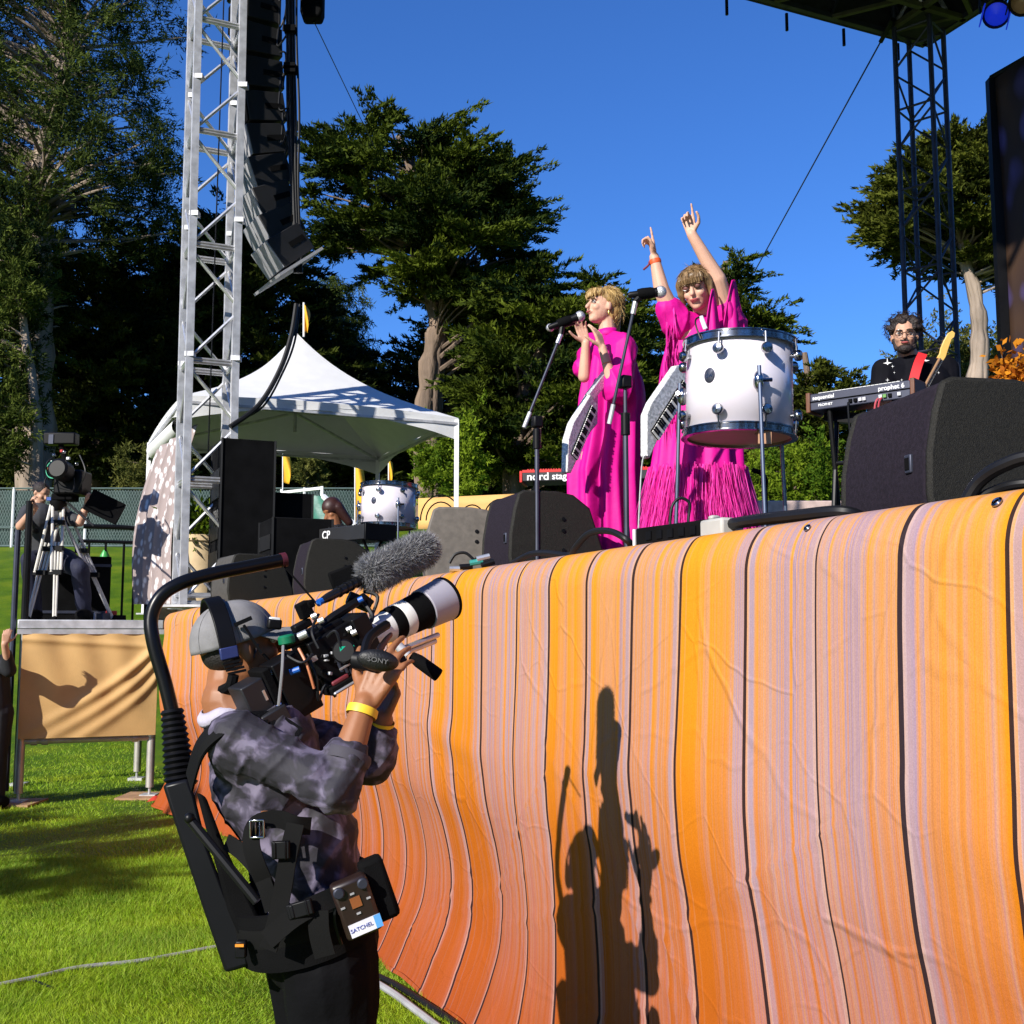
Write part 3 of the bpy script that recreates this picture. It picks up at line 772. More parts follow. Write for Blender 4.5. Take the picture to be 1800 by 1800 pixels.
tree('bush', 'bright green bush lit by sun between tent post and cypress trunk', 37.5, [(740, 770), (790, 745), (850, 740), (870, 800), (850, 880), (740, 880), (720, 820)], [(795, 900), (795, 820), (800, 770)], 34, .7, 761, 'bush', L_BUSH, BARKD, 21, r0=.1, limbs=3, cat='bush', group='bushes on the slope', size=(0.126, 0.064), thin=.8)
tree('bush', 'sunlit bush behind the drum and synthesizer stand', 33, [(1300, 830), (1340, 800), (1400, 790), (1460, 800), (1500, 840), (1500, 910), (1300, 910)], [(1400, 930), (1400, 860), (1410, 820)], 46, .65, 812, 'bush', L_BUSH, BARKD, 22, r0=.1, limbs=3, cat='bush', group='bushes on the slope', size=(0.115, 0.059), thin=.8)
tree('bush', 'yellowish bush rising above the fence by the rolled tent wall', 38, [(190, 840), (215, 805), (260, 790), (330, 800), (360, 860), (190, 870)], [(260, 890), (260, 850), (262, 820)], 26, .6, 761, 'bush', L_OLIV, BARKD, 23, r0=.08, limbs=3, cat='bush', group='bushes on the slope', size=(0.115, 0.048), thin=.8)
tree('bush', 'small yellow-green bush above the fence left of the white drum', 38.5, [(500, 850), (520, 810), (545, 795), (570, 815), (580, 860)], [(540, 890), (540, 850), (541, 830)], 14, .5, 710, 'bush', L_OLIV, BARKD, 24, r0=.06, limbs=3, cat='bush', group='bushes on the slope', size=(0.115, 0.048), thin=.8)
tree('eucalyptus_tree', 'feathery pale green tree beyond the flag on the tent peak', 60, [(520, 520), (560, 480), (620, 500), (660, 540), (670, 640), (640, 720), (540, 720)], [(600, 900), (600, 700), (595, 560)], 60, 1.1, 812, 'hang', L_EUC, BARKP, 25, r0=.25, limbs=3, size=(0.230, 0.053), thin=.8)
tree('cypress_tree', 'low bushy tree behind the guitarist and pale trunk', 46, [(1560, 620), (1640, 560), (1700, 600), (1760, 570), (1830, 600), (1860, 760), (1560, 760)], [(1740, 900), (1740, 760), (1735, 620)], 60, 1.0, 812, 'bush', L_OLIV, BARKG, 26, r0=.25, limbs=3, size=(0.152, 0.082), thin=.7)

# off to the left, out of the picture: the tree whose shade lies across the lawn
rd = random.Random(31); rng2 = np.random.default_rng(31); lists = ([], [], [], [], [])
off = thing('shade_tree', 'tree off to the left that throws its shade across the lawn', 'tree', V((-11.5, .4, 0)))
tm = MB(); tm.tube(spline([V((-11.5, .4, -.2)), V((-11.3, .5, 3)), V((-11.0, .7, 7))], 5), [.35 - .02 * i for i in range(11)], 8)
for i in range(17):
    gxy = atz((-60, -10, 40, 90, 150, 215)[i % 6] + rd.uniform(-15, 15), (1412, 1448, 1490, 1515, 1552, 1476)[(i * 5 + i // 6) % 6] + rd.uniform(-5, 5), 0); hgt = rd.uniform(4.2, 6.5)
    c = gxy - SUN_T * (hgt / -SUN_T.z)
    if c.x > -.5 * c.y - 1.5 and c.y > 0: continue
    b_ = V((-11.3, .5, 3.2)); tm.tube(spline([b_, b_.lerp(c, .5) + V((0, 0, .4)), c], 3), [.07, .06, .055, .05, .04, .03, .02], 5)
    pad_leaves(c, b_, .42, .05, 330, 'spray', (.15, .04), rd, rng2, lists, .1)
tm.build('trunk', BARKG, off); leafmesh('crown', *[np.concatenate(q) for q in lists], L_CYP, off, rng2)
# distant wood closing the view between the trunks
lists = ([], [], [], [], [])
for i in range(520):
    yy = rd.uniform(66, 74); px = rd.uniform(-150, 1560); c = at(px, 905 - rd.random() ** 1.6 * (150 if px < 1050 else 95), yy)
    pad_leaves(c, c + V((.1, 0, 0)), 1.6, .9, 304, 'bush', (.6, .22), rd, rng2, lists)
tag(leafmesh('distant_wood', *[np.concatenate(q) for q in lists], L_CYPD, None, rng2), 'dark distant wood closing the gaps between the trunks', 'wood', kind='stuff')

# unseen ring of woods, added to block low sky light from the other sides
lists = ([], [], [], [], [])
for i in range(900):
    a_ = math.radians(rd.uniform(118, 422)); R_ = rd.uniform(66, 84)        # all round except the view over the stage
    c = V((R_ * math.cos(a_), R_ * math.sin(a_) + 5, 0)); c.z = rd.uniform(0, 1) ** .8 * (22 + 4 * math.sin(a_ * 9) + 3 * math.sin(a_ * 23)) + 1
    if abs(c.x) < c.y * .52 + 6: continue
    pad_leaves(c, c + V((.1, 0, 0)), 2.6, 1.8, 130, 'bush', (1.3, .6), rd, rng2, lists)
tag(leafmesh('sky_block_wood', *[np.concatenate(q) for q in lists], L_CYPD, None, rng2), 'added ring of unseen woods that blocks the low sky light', 'wood', kind='stuff')
# ================================================================ towers, roof, tent, fence
def truss(root, base, top, w, yaw, rc, rb, mt, mt2, step, flat=False, name='tower'):
    """box truss: four chords, rungs and zigzag braces, each its own part"""
    base, top = V(base), V(top)
    ax = (top - base); L = ax.length; ax.normalize()
    x = V((math.cos(yaw), math.sin(yaw), 0)); x = (x - ax * x.dot(ax)).normalized(); y = ax.cross(x)
    C = [x * a * w / 2 + y * b * w / 2 for a, b in ((-1, -1), (1, -1), (1, 1), (-1, 1))]
    for c in C:
        m = MB()
        if flat: m.bar(base + c, top + c, rc * 2, rc * 2, x)
        else: m.tube([base + c, top + c], rc, 10)
        m.build('chord', mt, root)
    n = int(L / step)
    for i in range(n + 1):
        a = base + ax * (i * step); b = a + ax * step
        for k in range(4):
            c, d = C[k], C[(k + 1) % 4]
            if i % 2 == 0:
                for off in (-.05, .05) if flat else (0,):
                    p = a + ax * max(.02, off if i else .05 + off); MB().tube([p + c, p + d], rb * 1.05, 6).build('rung', mt2, root)
            if i < n:
                p, q = (c, d) if (i + k) % 2 == 0 else (d, c)
                MB().tube([a + p + ax * .05, b + q - ax * .05], rb, 6).build('brace', mt2, root)
    return C
TW = at(350, 1068, 11.75); TW.z = DECK
pa = thing('truss_tower', 'tall bright silver truss tower standing at the far front corner of the stage', 'truss tower', TW)
MB().box(TW + V((0, 0, .012)), (.8, .8, .024), None).build('base_plate', ALUD, pa)
truss(pa, TW + V((.02, .05, .03)), TW + V((-.03, .05, 9.5)), .47, YAW + .02, .037, .0195, ALUD, ALU, .62, flat=True)
for z in (2.6, 4.1, 5.6, 7.1, 8.6):
    for a in (-1, 1):
        for b in (-1, 1):
            p = TW + V((.02, .05, z)) + SN * a * .235 + SU * b * .235; MB().box(p, (.095, .095, .05), rz(0)).build('joint_clamp', ALUD, pa)
# inner chain
MB().tube(arc(TW + V((.05, .1, 7.8)), TW + V((.02, .1, 1.6)), .02), .008, 5).build('chain', BLACKMET, pa)

# line array: a J-shaped column of cabinets
ARR = mat('speaker_cabinet_black', (.006, .006, .007), .55, var=.2, bump=.2, bs=200)
GRILLE = mat('pale_grey_grille', (.34, .34, .36), .6, var=.06, bump=.3, bs=300)
la = thing('line_array', 'black curved line array hanging beside the silver tower with pale grilles below', 'speaker array', at(460, 530, 12.3))
face_dir = (-SN * .99 - SU * .12).normalized()               # where the array points (towards the lawn)
lat = V((-face_dir.y, face_dir.x, 0)) * -1
pos = at(437, -330, 12.35); ang = math.radians(-2)
path = [(437, -330), (438, -270), (439, -210), (440, -150), (441, -90), (443, -30), (445, 28), (447, 86), (449, 144), (452, 202), (456, 258), (461, 312), (468, 362), (480, 405), (495, 443)]
for i, (px, py) in enumerate(path):
    p = at(px, py, 12.35); q = at(*path[min(i + 1, len(path) - 1)], 12.35) if i < len(path) - 1 else p + (p - at(*path[i - 1], 12.35))
    tilt = math.radians(max(0, (i - 6)) ** 1.35 * 2.35)
    f = (face_dir * math.cos(tilt) - V((0, 0, 1)) * math.sin(tilt))
    M = frame(p, f); h = .345
    m = MB(); m.prism([(-.24, -h * .47), (.20, -h * .505), (.20, h * .505), (-.24, h * .47)], -.27, .27, M)
    cb = m.build('cabinet', ARR, la, bevel=.008)
    for s in (-1, 1):
        MB().box((.206, s * .134, 0), (.014, .255, h * .96), M).build('grille', GRILLE if i > 9 else BLACKM, cb, bevel=.004)
    MB().box((-.1, .274, 0), (.2, .010, .06), M).build('rigging_plate', BLACKM, cb)
    MB().box((-.25, .0, 0), (.02, .3, .12), M).build('connector_panel', BLACKMET, cb)
# pale underside board of the lowest cabinet
M = frame(at(497, 472, 12.35), (face_dir * .78 - V((0, 0, .62))))
MB().box((0, 0, 0), (.62, .86, .03), M @ Matrix.Translation((-.03, 0, -.06))).build('bottom_panel', GRILLE, la)

# cable trunk beside the array, with loops
cb = thing('cable_bundle', 'thick black cable bundle hanging down beside the line array', 'cables', at(512, 480, 12.2))
for i, (dx, r) in enumerate(((0, .026), (7, .02), (-6, .018), (14, .014))):
    MB().tube(spline([at(508 + dx, -120, 12.2), at(510 + dx * .8, 60, 12.2), at(512 + dx, 200, 12.22), at(516 + dx * .6, 330, 12.2), at(522 + dx * .6, 480, 12.2)]), r, 7).build('cable', CABLE, cb)
for px0, py0, px1, py1, sx in ((462, 10, 500, 50, 40), (460, 40, 505, 60, 30), (466, 110, 498, 150, 35), (470, 150, 505, 190, 22), (476, 215, 505, 230, 20), (480, 260, 505, 256, 12)):
    a, b = at(px0, py0, 12.25), at(px1, py1, 12.2)
    MB().tube(spline([a, at(px0 + sx, py0 - 18, 12.22), at(px0 + sx * .9, py0 + 40, 12.2), b], 7), .011, 6).build('loop', CABLE, cb)
for k_ in range(9):      # feeders drooping from each cabinet to the bundle
    py0 = -20 + k_ * 48; a_, b_ = at(462 + k_ * 4, py0, 12.3), at(506 + k_, py0 + random.uniform(-30, 30), 12.2)
    MB().tube(arc(a_, b_, .22 + .05 * (k_ % 3), 10), .010, 6).build('feeder', CABLE, cb)
for py in (52, 118, 124): MB().box(at(510, py, 12.18), (.13, .1, .07)).build('tape_wrap', BLACKM, cb)
pc = MB(); pc.tube(spline([at(521, 535, 12.1), at(512, 590, 12), at(492, 650, 11.9), at(455, 712, 11.8), at(405, 750, 11.6)]), .028, 8)
tag(pc.build('power_cable', CABLE), 'fat black cable sweeping from the array across the tent roof', 'cable')
pc = MB(); pc.tube(spline([at(527, 535, 12.15), at(518, 600, 12.05), at(497, 655, 11.95), at(462, 715, 11.85), at(412, 742, 11.65)]), .012, 8)
tag(pc.build('thin_cable', CABLE), 'thin cable running alongside the fat cable over the tent', 'cable')
# chain motor at the top edge
mo = thing('chain_hoist', 'black chain hoist bag at the top edge beside the cables', 'hoist', at(548, 36, 12.5))
MB().prism([(-.105, -.02), (-.13, .06), (-.13, .4), (.13, .4), (.13, .06), (.105, -.02)], -.1, .1, Matrix.Translation(at(549, 34, 12.5))).build('bag', BLACKM, mo, bevel=.03)
MB().tube([at(552, 40, 12.5), at(556, -140, 12.5)], .012, 6).build('chain', BLACKMET, mo)
w = MB(); w.tube([at(551, 36, 12.5), at(625, 190, 15)], .006, 5); w.tube([at(625, 190, 15), at(660, 262, 17)], .006, 5)
tag(w.build('guy_wire', STEELD), 'thin steel wire slanting down from the chain hoist', 'wire')

# far stage tower and roof
TR = at(1640, 660, 14.7); TR.z = DECK
RZ = at(1567, 50, 14.7).z
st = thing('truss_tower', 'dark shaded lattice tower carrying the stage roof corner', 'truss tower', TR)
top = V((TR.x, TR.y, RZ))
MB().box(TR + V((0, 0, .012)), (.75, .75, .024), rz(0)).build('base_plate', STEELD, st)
truss(st, TR + V((0, 0, .03)), top + V((0, 0, .9)), .48, YAW + .42, .034, .015, STEELD, STEELD, .56)  # the tower's shade is put into its dark blue steel colour
for zf in (.52,):
    MB().box(TR.lerp(top, zf), (.56, .56, .1), Matrix()).build('splice_collar', STEELD, st) if False else None
ROOFD = mat('roof_underside', (.016, .018, .020), .8, var=.3)
ROOFG = mat('roof_beam_olive', (.06, .06, .028), .6, var=.2)
roof = thing('stage_roof', 'dark stage roof with olive cross beams at the top of the picture', 'roof', ST(2, 4.5, RZ))
cs, cd = (V((TR.x, TR.y, 0)) - E0).dot(SU) + .35, (V((TR.x, TR.y, 0)) - E0).dot(SN) + .45
def RP(s, d, z): return ST(s, d, RZ + z)
M0 = Matrix.Translation(E0 + V((0, 0, RZ))) @ rz(YAW)          # local X = upstage, Y = along the stage
SLN = cs + 3
MB().box(((cd - .6) / 2, cs - SLN / 2, 1.32), (cd + .6, SLN, .06), M0).build('roof_skin', ROOFD, roof)
for nm, c, szz in (('fascia', ((cd - .6) / 2, cs + .02, .66), (cd + .6, .05, 1.3)), ('fascia', (cd + .02, cs - SLN / 2, .66), (.05, SLN, 1.3))):
    MB().box(c, szz, M0).build(nm, ROOFD, roof)
for z in (.03, 1.1):
    for y in (cs - .06, cs - .75):
        MB().box(((cd - .6) / 2, y, z), (cd + .6, .07, .07), M0).build('edge_beam', ROOFG if z < .5 and y < cs - .5 else STEELD, roof)
    for x in (cd - .06, cd - .75):
        MB().box((x, cs - SLN / 2, z), (.07, SLN, .07), M0).build('edge_beam', ROOFG if z < .5 and x < cd - .5 else STEELD, roof)
for i in range(11):
    x = cd - .75 - i * .95
    MB().bar(M0 @ V((x, cs - .06, .02)), M0 @ V((x + .55, cs - .75, .02)), .06, .05).build('cross_brace', ROOFG, roof)
    MB().bar(M0 @ V((x, cs - .06, .05)), M0 @ V((x + .475, cs - .06, 1.1)), .04, .04).build('web_brace', STEELD, roof)
    MB().tube([M0 @ V((x + .3, cs + .05, -.02)), M0 @ V((x + .3, cs + .05, -.26))], .022, 6).build('hook_bolt', BLACKMET, roof)
for i in range(10):
    y = cs - .9 - i * 1.0
    MB().bar(M0 @ V((cd - .06, y, .02)), M0 @ V((cd - .75, y - .45, .02)), .06, .05).build('cross_brace', ROOFG, roof)
    if i < 8 and i % 2: MB().tube([M0 @ V((cd + .05, y + .3, -.02)), M0 @ V((cd + .05, y + .3, -.18))], .02, 6).build('hook_bolt', BLACKMET, roof)
for i in range(9):
    y = cs - 1.9 - i * 1.6
    MB().box(((cd - .6) / 2, y, .9), (cd, .07, .07), M0).build('rafter', ROOFD, roof)
MB().box((cd - .42, cs - .42, .04), (.70, .70, .06), M0).build('sleeve_block', ROOFD, roof, bevel=.01)
for a, b in ((.25, .25), (-.25, .3), (.1, -.3)):
    MB().tube([M0 @ V((cd - .42 + a, cs - .42 + b, .1)), M0 @ V((cd - .42 - a, cs - .42 - b * .5, 1.2))], .03, 6).build('sleeve_strut', ALU, roof)
w = MB(); a = ST(cs - .35, cd - .9, RZ + .02); w.tube([a, at(1325, 480, 22)], .012, 5)
wire = thing('guy_wire', 'steel guy wire running down from the roof corner', 'wire', at(1325, 480, 22))
w.build('cable', STEELD, wire)
MB().tube([a, a.lerp(at(1325, 480, 22), .06)], .035, 6).build('turnbuckle', BLACKMET, wire)
# stage lamps in the corner
BLUEL = bpy.data.materials.new('blue_gel'); BLUEL.use_nodes = True
bb = BLUEL.node_tree.nodes['Principled BSDF']; bb.inputs['Base Color'].default_value = (.01, .03, .5, 1); bb.inputs['Roughness'].default_value = .3
bb.inputs['Emission Color'].default_value = (.01, .05, 1, 1); bb.inputs['Emission Strength'].default_value = .25
def par(px, py, y, lens, label):
    p = at(px, py, y); r = thing('stage_lamp', label, 'stage lamp', p, 'lamps under the roof')
    ax = (V((-.35, -.6, -.55))).normalized(); M = zframe(p, ax)
    MB().lathe([(.09, -.22), (.11, -.16), (.13, 0), (.135, .06), (.12, .06), (.11, -.0)], M, 20, cap=True).build('housing', BLACK, r)
    MB().lathe([(.0, .02), (.118, .015), (.118, .02), (.0, .045)], M, 20, cap=False).build('lens', lens, r)
    MB().tube([p + V((-.17, 0, .0)), p + V((-.17, 0, .22)), p + V((.17, 0, .22)), p + V((.17, 0, 0))], .012, 6).build('yoke', BLACKMET, r)
    MB().box(M @ V((0, .14, .1)), (.2, .01, .2), M.to_3x3().to_4x4()).build('barn_door', BLUEL if lens is BLUEL else BLACK, r) if False else None
    for s in (-1, 1):
        q = MB(); q.box((s * .13, 0, .13), (.012, .2, .15), M); q.build('barn_door', lens if lens is BLUEL else BLACK, r)
    MB().tube([p + V((0, 0, .22)), p + V((0, 0, .6))], .016, 6).build('hanger', BLACKMET, r)
par(1752, 24, 11.0, BLUEL, 'blue lit stage lamp under the roof edge')
LENSW = mat('amber_lens', (.5, .30, .12), .2, var=.1)
par(1799, 2, 10.6, LENSW, 'amber stage lamp cut off at the top right corner')
# printed scrim at the right edge
def scrimmat():
    m = mat('printed_scrim', (.020, .010, .006), .7, var=.3)
    nt = m.node_tree; b = nt.nodes['Principled BSDF']
    tc = nt.nodes.new('ShaderNodeTexCoord'); v = nt.nodes.new('ShaderNodeTexVoronoi'); v.inputs['Scale'].default_value = 2.3; v.feature = 'SMOOTH_F1'
    mp = nt.nodes.new('ShaderNodeMapping'); mp.inputs['Scale'].default_value = (1.6, 1.6, .8); mp.inputs['Rotation'].default_value = (.3, .5, 0)
    r = nt.nodes.new('ShaderNodeValToRGB'); e = r.color_ramp.elements
    e[0].position = .18; e[0].color = (.07, .055, .20, 1); e[1].position = .34; e[1].color = (.028, .012, .008, 1); k = e.new(.6); k.color = (.05, .022, .006, 1)
    nt.links.new(tc.outputs['Object'], mp.inputs[0]); nt.links.new(mp.outputs[0], v.inputs['Vector']); nt.links.new(v.outputs['Distance'], r.inputs[0]); nt.links.new(r.outputs[0], b.inputs['Base Color'])
    return m
SCRIM = scrimmat()
sp0 = at(1742, 140, 12.4); scr = thing('backdrop_scrim', 'dark printed backdrop scrim hanging at the right edge', 'backdrop', V((sp0.x, sp0.y, DECK)))
def scr_pt(u, v):
    p = V((sp0.x, sp0.y, DECK + .55 + (sp0.z - DECK - .55) * v)) + SN * .04 * math.sin(u * 9 + v * 3)
    return p - SU * (u * 3.2)
MB().grid(scr_pt, 24, 24).build('cloth', SCRIM, scr, smooth=180, solid=.01)
MB().tube([scr_pt(0, 1) + V((0, 0, .02)), scr_pt(1, 1) + V((0, 0, .02))], .035, 8).build('top_bar', BLACKMET, scr)
MB().bar(scr_pt(0, 0), scr_pt(0, 1), .1, .1).build('side_post', BLACKMET, scr)
for z in (.25, .4): MB().bar(V((sp0.x, sp0.y, DECK + z)), V((sp0.x, sp0.y, DECK + z)) - SU * 3.2, .03).build('base_rail', BLACKMET, scr)
MB().bar(V((sp0.x, sp0.y, DECK)), scr_pt(0, 0.02), .06).build('foot_post', BLACKMET, scr)
# autumn leaf garland in front of the scrim
LFO = leafmat('autumn_leaf', (.30, .07, .008), (.75, .30, .02), tr=.3)
gp = at(1790, 690, 9.6); gar = thing('leaf_garland', 'orange autumn leaf decoration behind the large monitor', 'garland', V((gp.x, gp.y, DECK)))
rg = np.random.default_rng(5); n = 700
q = rg.normal(size=(n, 3)) * np.array([.17, .12, .13]); q[:, 0] = np.abs(q[:, 0]) * 1.6 - .2
leafmesh('leaves', q + np.array(gp) + np.array([.02, 0, .1]), rg.normal(size=(n, 3)) + np.array([0, 0, -.3]), rg.uniform(.05, .1, n), rg.uniform(.03, .06, n), rg.random(n), LFO, gar, rg, quad=True)
for dx in (-.12, .1): MB().tube([V((gp.x + dx, gp.y, DECK)), V((gp.x + dx, gp.y, gp.z + .35))], .018, 6).build('stand_pole', BLACKMET, gar)

# tent
TENT = mat('white_tent_vinyl', (.74, .74, .74), .5, var=.03, bump=.15, bs=5, dist=.02)
TENTU = TENT
R0 = at(806, 738, 13.6)
EZ = R0.z; W_ = 3.25
def TP(a, b, z=0): return V((R0.x, R0.y, EZ + z)) - SN * (W_ * (1 - a)) + SU * (W_ * b)     # a 0..1 left-right, b 0..1 front-back
tc_ = TP(.5, .5); pk = at(535, 588, tc_.y).z - EZ
tent = thing('canopy_tent', 'white peaked canopy tent standing on the wing of the stage', 'tent', V((tc_.x, tc_.y, DECK)))
def tent_pt(u, v):
    """u round the square, v eave to peak; concave high-peak sheet"""
    k = u * 4; i = int(k) % 4; t = k - int(k); cs_ = [(0, 0), (1, 0), (1, 1), (0, 1)]
    a0, a1 = cs_[i], cs_[(i + 1) % 4]
    e = V((a0[0] + (a1[0] - a0[0]) * t, a0[1] + (a1[1] - a0[1]) * t))
    q = V((.5, .5)).lerp(e, 1 - v)
    rise = pk * (v ** 1.0 * .62 + v ** 3.2 * .38) + .10 * 4 * t * (1 - t) * (1 - v) * v
    p = TP(q.x, q.y, 0); p.z = EZ + rise + .02
    return p
MB().grid(tent_pt, 48, 18, wrap=True).build('roof', TENT, tent, smooth=30)
def val(i):
    a0, a1 = [((0, 0), (1, 0)), ((1, 0), (1, 1)), ((1, 1), (0, 1)), ((0, 1), (0, 0))][i]
    def fn(u, v):
        p = TP(a0[0] + (a1[0] - a0[0]) * u, a0[1] + (a1[1] - a0[1]) * u)
        hgt = .10 + .17 * (2 * u - 1) ** 2
        out = (p - TP(.5, .5)); out.z = 0; out.normalize()
        p.z = EZ + .02 - hgt * v + .055 * 4 * u * (1 - u); return p + out * (.012 * math.sin(u * 30) * v)
    return fn
for i in range(4): MB().grid(val(i), 30, 4).build('valance', TENT, tent, smooth=180)
for i, (a, b) in enumerate(((.005, .005), (.995, .005), (.995, .995), (.005, .995))):
    p = TP(a, b); MB().bar(V((p.x, p.y, DECK)), V((p.x, p.y, EZ)), .055, .055).build('leg', WHITEP, tent)
    MB().box((p.x, p.y, DECK + .01), (.16, .16, .02)).build('foot', ALU, tent)
for (a, b, c, d) in ((0, 0, 1, 0), (1, 0, 1, 1), (1, 1, 0, 1), (0, 1, 0, 0)):
    MB().bar(TP(a, b, -.05), TP(c, d, -.05), .03).build('eave_bar', ALUD, tent)
    MB().bar(TP(a, b, -.03), TP(.5, .5, .25), .03).build('rafter', ALUD, tent)
MB().tube([TP(.5, .5, .0), TP(.5, .5, pk)], .025, 6).build('mast', ALUD, tent)
FLAGY = mat('yellow_flag', (.72, .38, .012), .7, var=.12, vs=3)
def flag(label, px, y, ptop, pbot, w, pole_bot, curve=.3, group='yellow feather flags'):
    b = at(px, pole_bot, y); f = thing('feather_flag', label, 'flag', b, group)
    MB().tube([b, at(px, ptop - 3, y)], .014, 6).build('pole', WHITEP, f)
    def fn(u, v):
        p = at(px, pbot + (ptop - pbot) * v, y); ww = w * (1 - .25 * (2 * v - 1) ** 2)
        return p + V((ww * u, .10 * math.sin(u * 4 + v * 4) * u * curve * 3, -.05 * u))
    MB().grid(fn, 8, 14).build('flag_cloth', FLAGY, f, smooth=180, solid=.004)
flag('small tan pennant flag on the tent peak', 534, 14.45, 535, 580, .08, 592)
flag('curved yellow feather flag by the fence under the tent', 497, 30, 799, 848, .24, 890)
flag('long yellow feather flag standing just left of the white drum', 624, 24, 817, 915, .22, 955)
flag('short yellow flag showing above the rear white drum', 683, 25, 808, 845, .10, 900)
# rolled side wall and lace curtain on the tent's left corner
def roll(u, v):
    a = at(318, 748, 13.2).lerp(at(272, 792, 14.6), u); w = v * 2 * math.pi
    return a + V((.11 * math.cos(w), 0, .11 * math.sin(w)))
MB().grid(roll, 10, 14).build('rolled_wall', TENT, tent, smooth=180)
def lacemat():
    m = mat('lace', (.62, .56, .55), .8, var=.1); nt = m.node_tree; b = nt.nodes['Principled BSDF']
    tc = nt.nodes.new('ShaderNodeTexCoord'); v = nt.nodes.new('ShaderNodeTexVoronoi'); v.inputs['Scale'].default_value = 11
    mp = nt.nodes.new('ShaderNodeMapping'); mp.inputs['Scale'].default_value = (1.6, 1.6, .8)
    r = nt.nodes.new('ShaderNodeValToRGB'); e = r.color_ramp.elements; e[0].position = .25; e[0].color = (.74, .70, .70, 1); e[1].position = .45; e[1].color = (.30, .24, .23, 1)
    nt.links.new(tc.outputs['Object'], mp.inputs[0]); nt.links.new(mp.outputs[0], v.inputs['Vector']); nt.links.new(v.outputs['Distance'], r.inputs[0]); nt.links.new(r.outputs[0], b.inputs['Base Color'])
    return m
LACE = lacemat()
def lace(u, v):
    p0, p1 = at(275, 790, 13.0), at(345, 745, 12.6)
    b0, b1 = at(232, 1062, 12.8), at(300, 1062, 12.4)
    t = v; a = p0.lerp(p1, u).lerp(b0.lerp(b1, u), t)
    a += V((.02 * math.sin(u * 26 + t), .018 * math.cos(u * 26 + t), 0)) + V((-.12 * math.sin(t * 3.1), 0, 0)); return a
lm = MB(); lm.grid(lace, 60, 30)
tag(lm.build('lace_curtain', LACE, smooth=180, solid=.003), 'pale patterned lace curtain flaring down from the tent corner', 'curtain')

# fence with green windscreen
FENG = mat('green_windscreen', (.006, .030, .024), .7, var=.25, vs=1.5, bump=.4, bs=5, dist=.05)  # shade lying on the fence is put into this dark green
WIREM = mat('chain_link_wire', (.12, .17, .16), .5, .3, var=.1)
def fence(label, y, x0, x1, n, hgt=1.9):
    r = thing('chain_link_fence', label, 'fence', V(((x0 + x1) / 2, y, terrain(0, y))), 'fences on the slope')
    zb = terrain(0, y)
    for i in range(n + 1):
        x = x0 + (x1 - x0) * i / n
        MB().tube([V((x, y, zb - .1)), V((x, y, zb + hgt + .03))], .045, 6).build('post', WHITEP, r)
        if i < n:
            xb = x0 + (x1 - x0) * (i + 1) / n
            for f in (1.0, .34, .03): MB().tube([V((x, y - .01, zb + hgt * f)), V((xb, y - .01, zb + hgt * f))], .028, 5).build('rail', WIREM, r)
            def fn(u, v, x=x, xb=xb): return V((x + (xb - x) * u, y + .05 + .02 * math.sin(u * 14 + v * 5), zb + .05 + (hgt - .1) * v))
            MB().grid(fn, 12, 6).build('windscreen', FENG, r, smooth=180)
            m = MB(); k = 26
            for q in range(-8, k):
                for sgn in (0, 1):
                    a = q / k; b = (q + 9) / k
                    ta, tb = max(0, -a / (b - a)), min(1, (1 - a) / (b - a))
                    if tb <= ta: continue
                    pa_, pb_ = (a + (b - a) * ta, ta), (a + (b - a) * tb, tb)
                    if sgn: pa_, pb_ = (1 - pa_[0], pa_[1]), (1 - pb_[0], pb_[1])
                    A, B = V((x + (xb - x) * pa_[0], y - .02, zb + .05 + (hgt - .1) * pa_[1])), V((x + (xb - x) * pb_[0], y - .02, zb + .05 + (hgt - .1) * pb_[1]))
                    m.tube([A, B], .005, 3, cap=False)
            wm = m.build('wire_mesh', WIREM, r, smooth=0); wm['kind'] = 'stuff'
fence('green screened chain link fence across the slope behind the tent', 36, -18.2, -4.3, 6)
# loose green tarp leaning on a white gate frame under the tent
tg = thing('gate', 'white gate frame with a loose green tarp under the tent', 'gate', at(540, 975, 30))
def tarp(u, v): 
    p = at(494, 942, 30).lerp(at(600, 960, 29), u); q = at(494, 868, 30).lerp(at(578, 872, 29), u); r_ = p.lerp(q, v); return r_ + V((0, .06 * math.sin(u * 13 + v * 4), 0))
TARP = mat('green_tarp', (.05, .17, .13), .5, var=.15, bump=.5, bs=3, dist=.05)
MB().grid(tarp, 24, 10).build('tarp', TARP, tg, smooth=180)
MB().bar(at(495, 866, 30), at(566, 858, 29), .07).build('top_rail', WHITEP, tg)
MB().bar(at(566, 872, 29), at(566, 855, 29), .07).build('post', WHITEP, tg)
MB().bar(at(568, 872, 29), at(632, 932, 24), .10).build('brace', WHITEP, tg)
MB().bar(at(495, 975, 30), at(495, 860, 30), .06).build('post', WHITEP, tg)
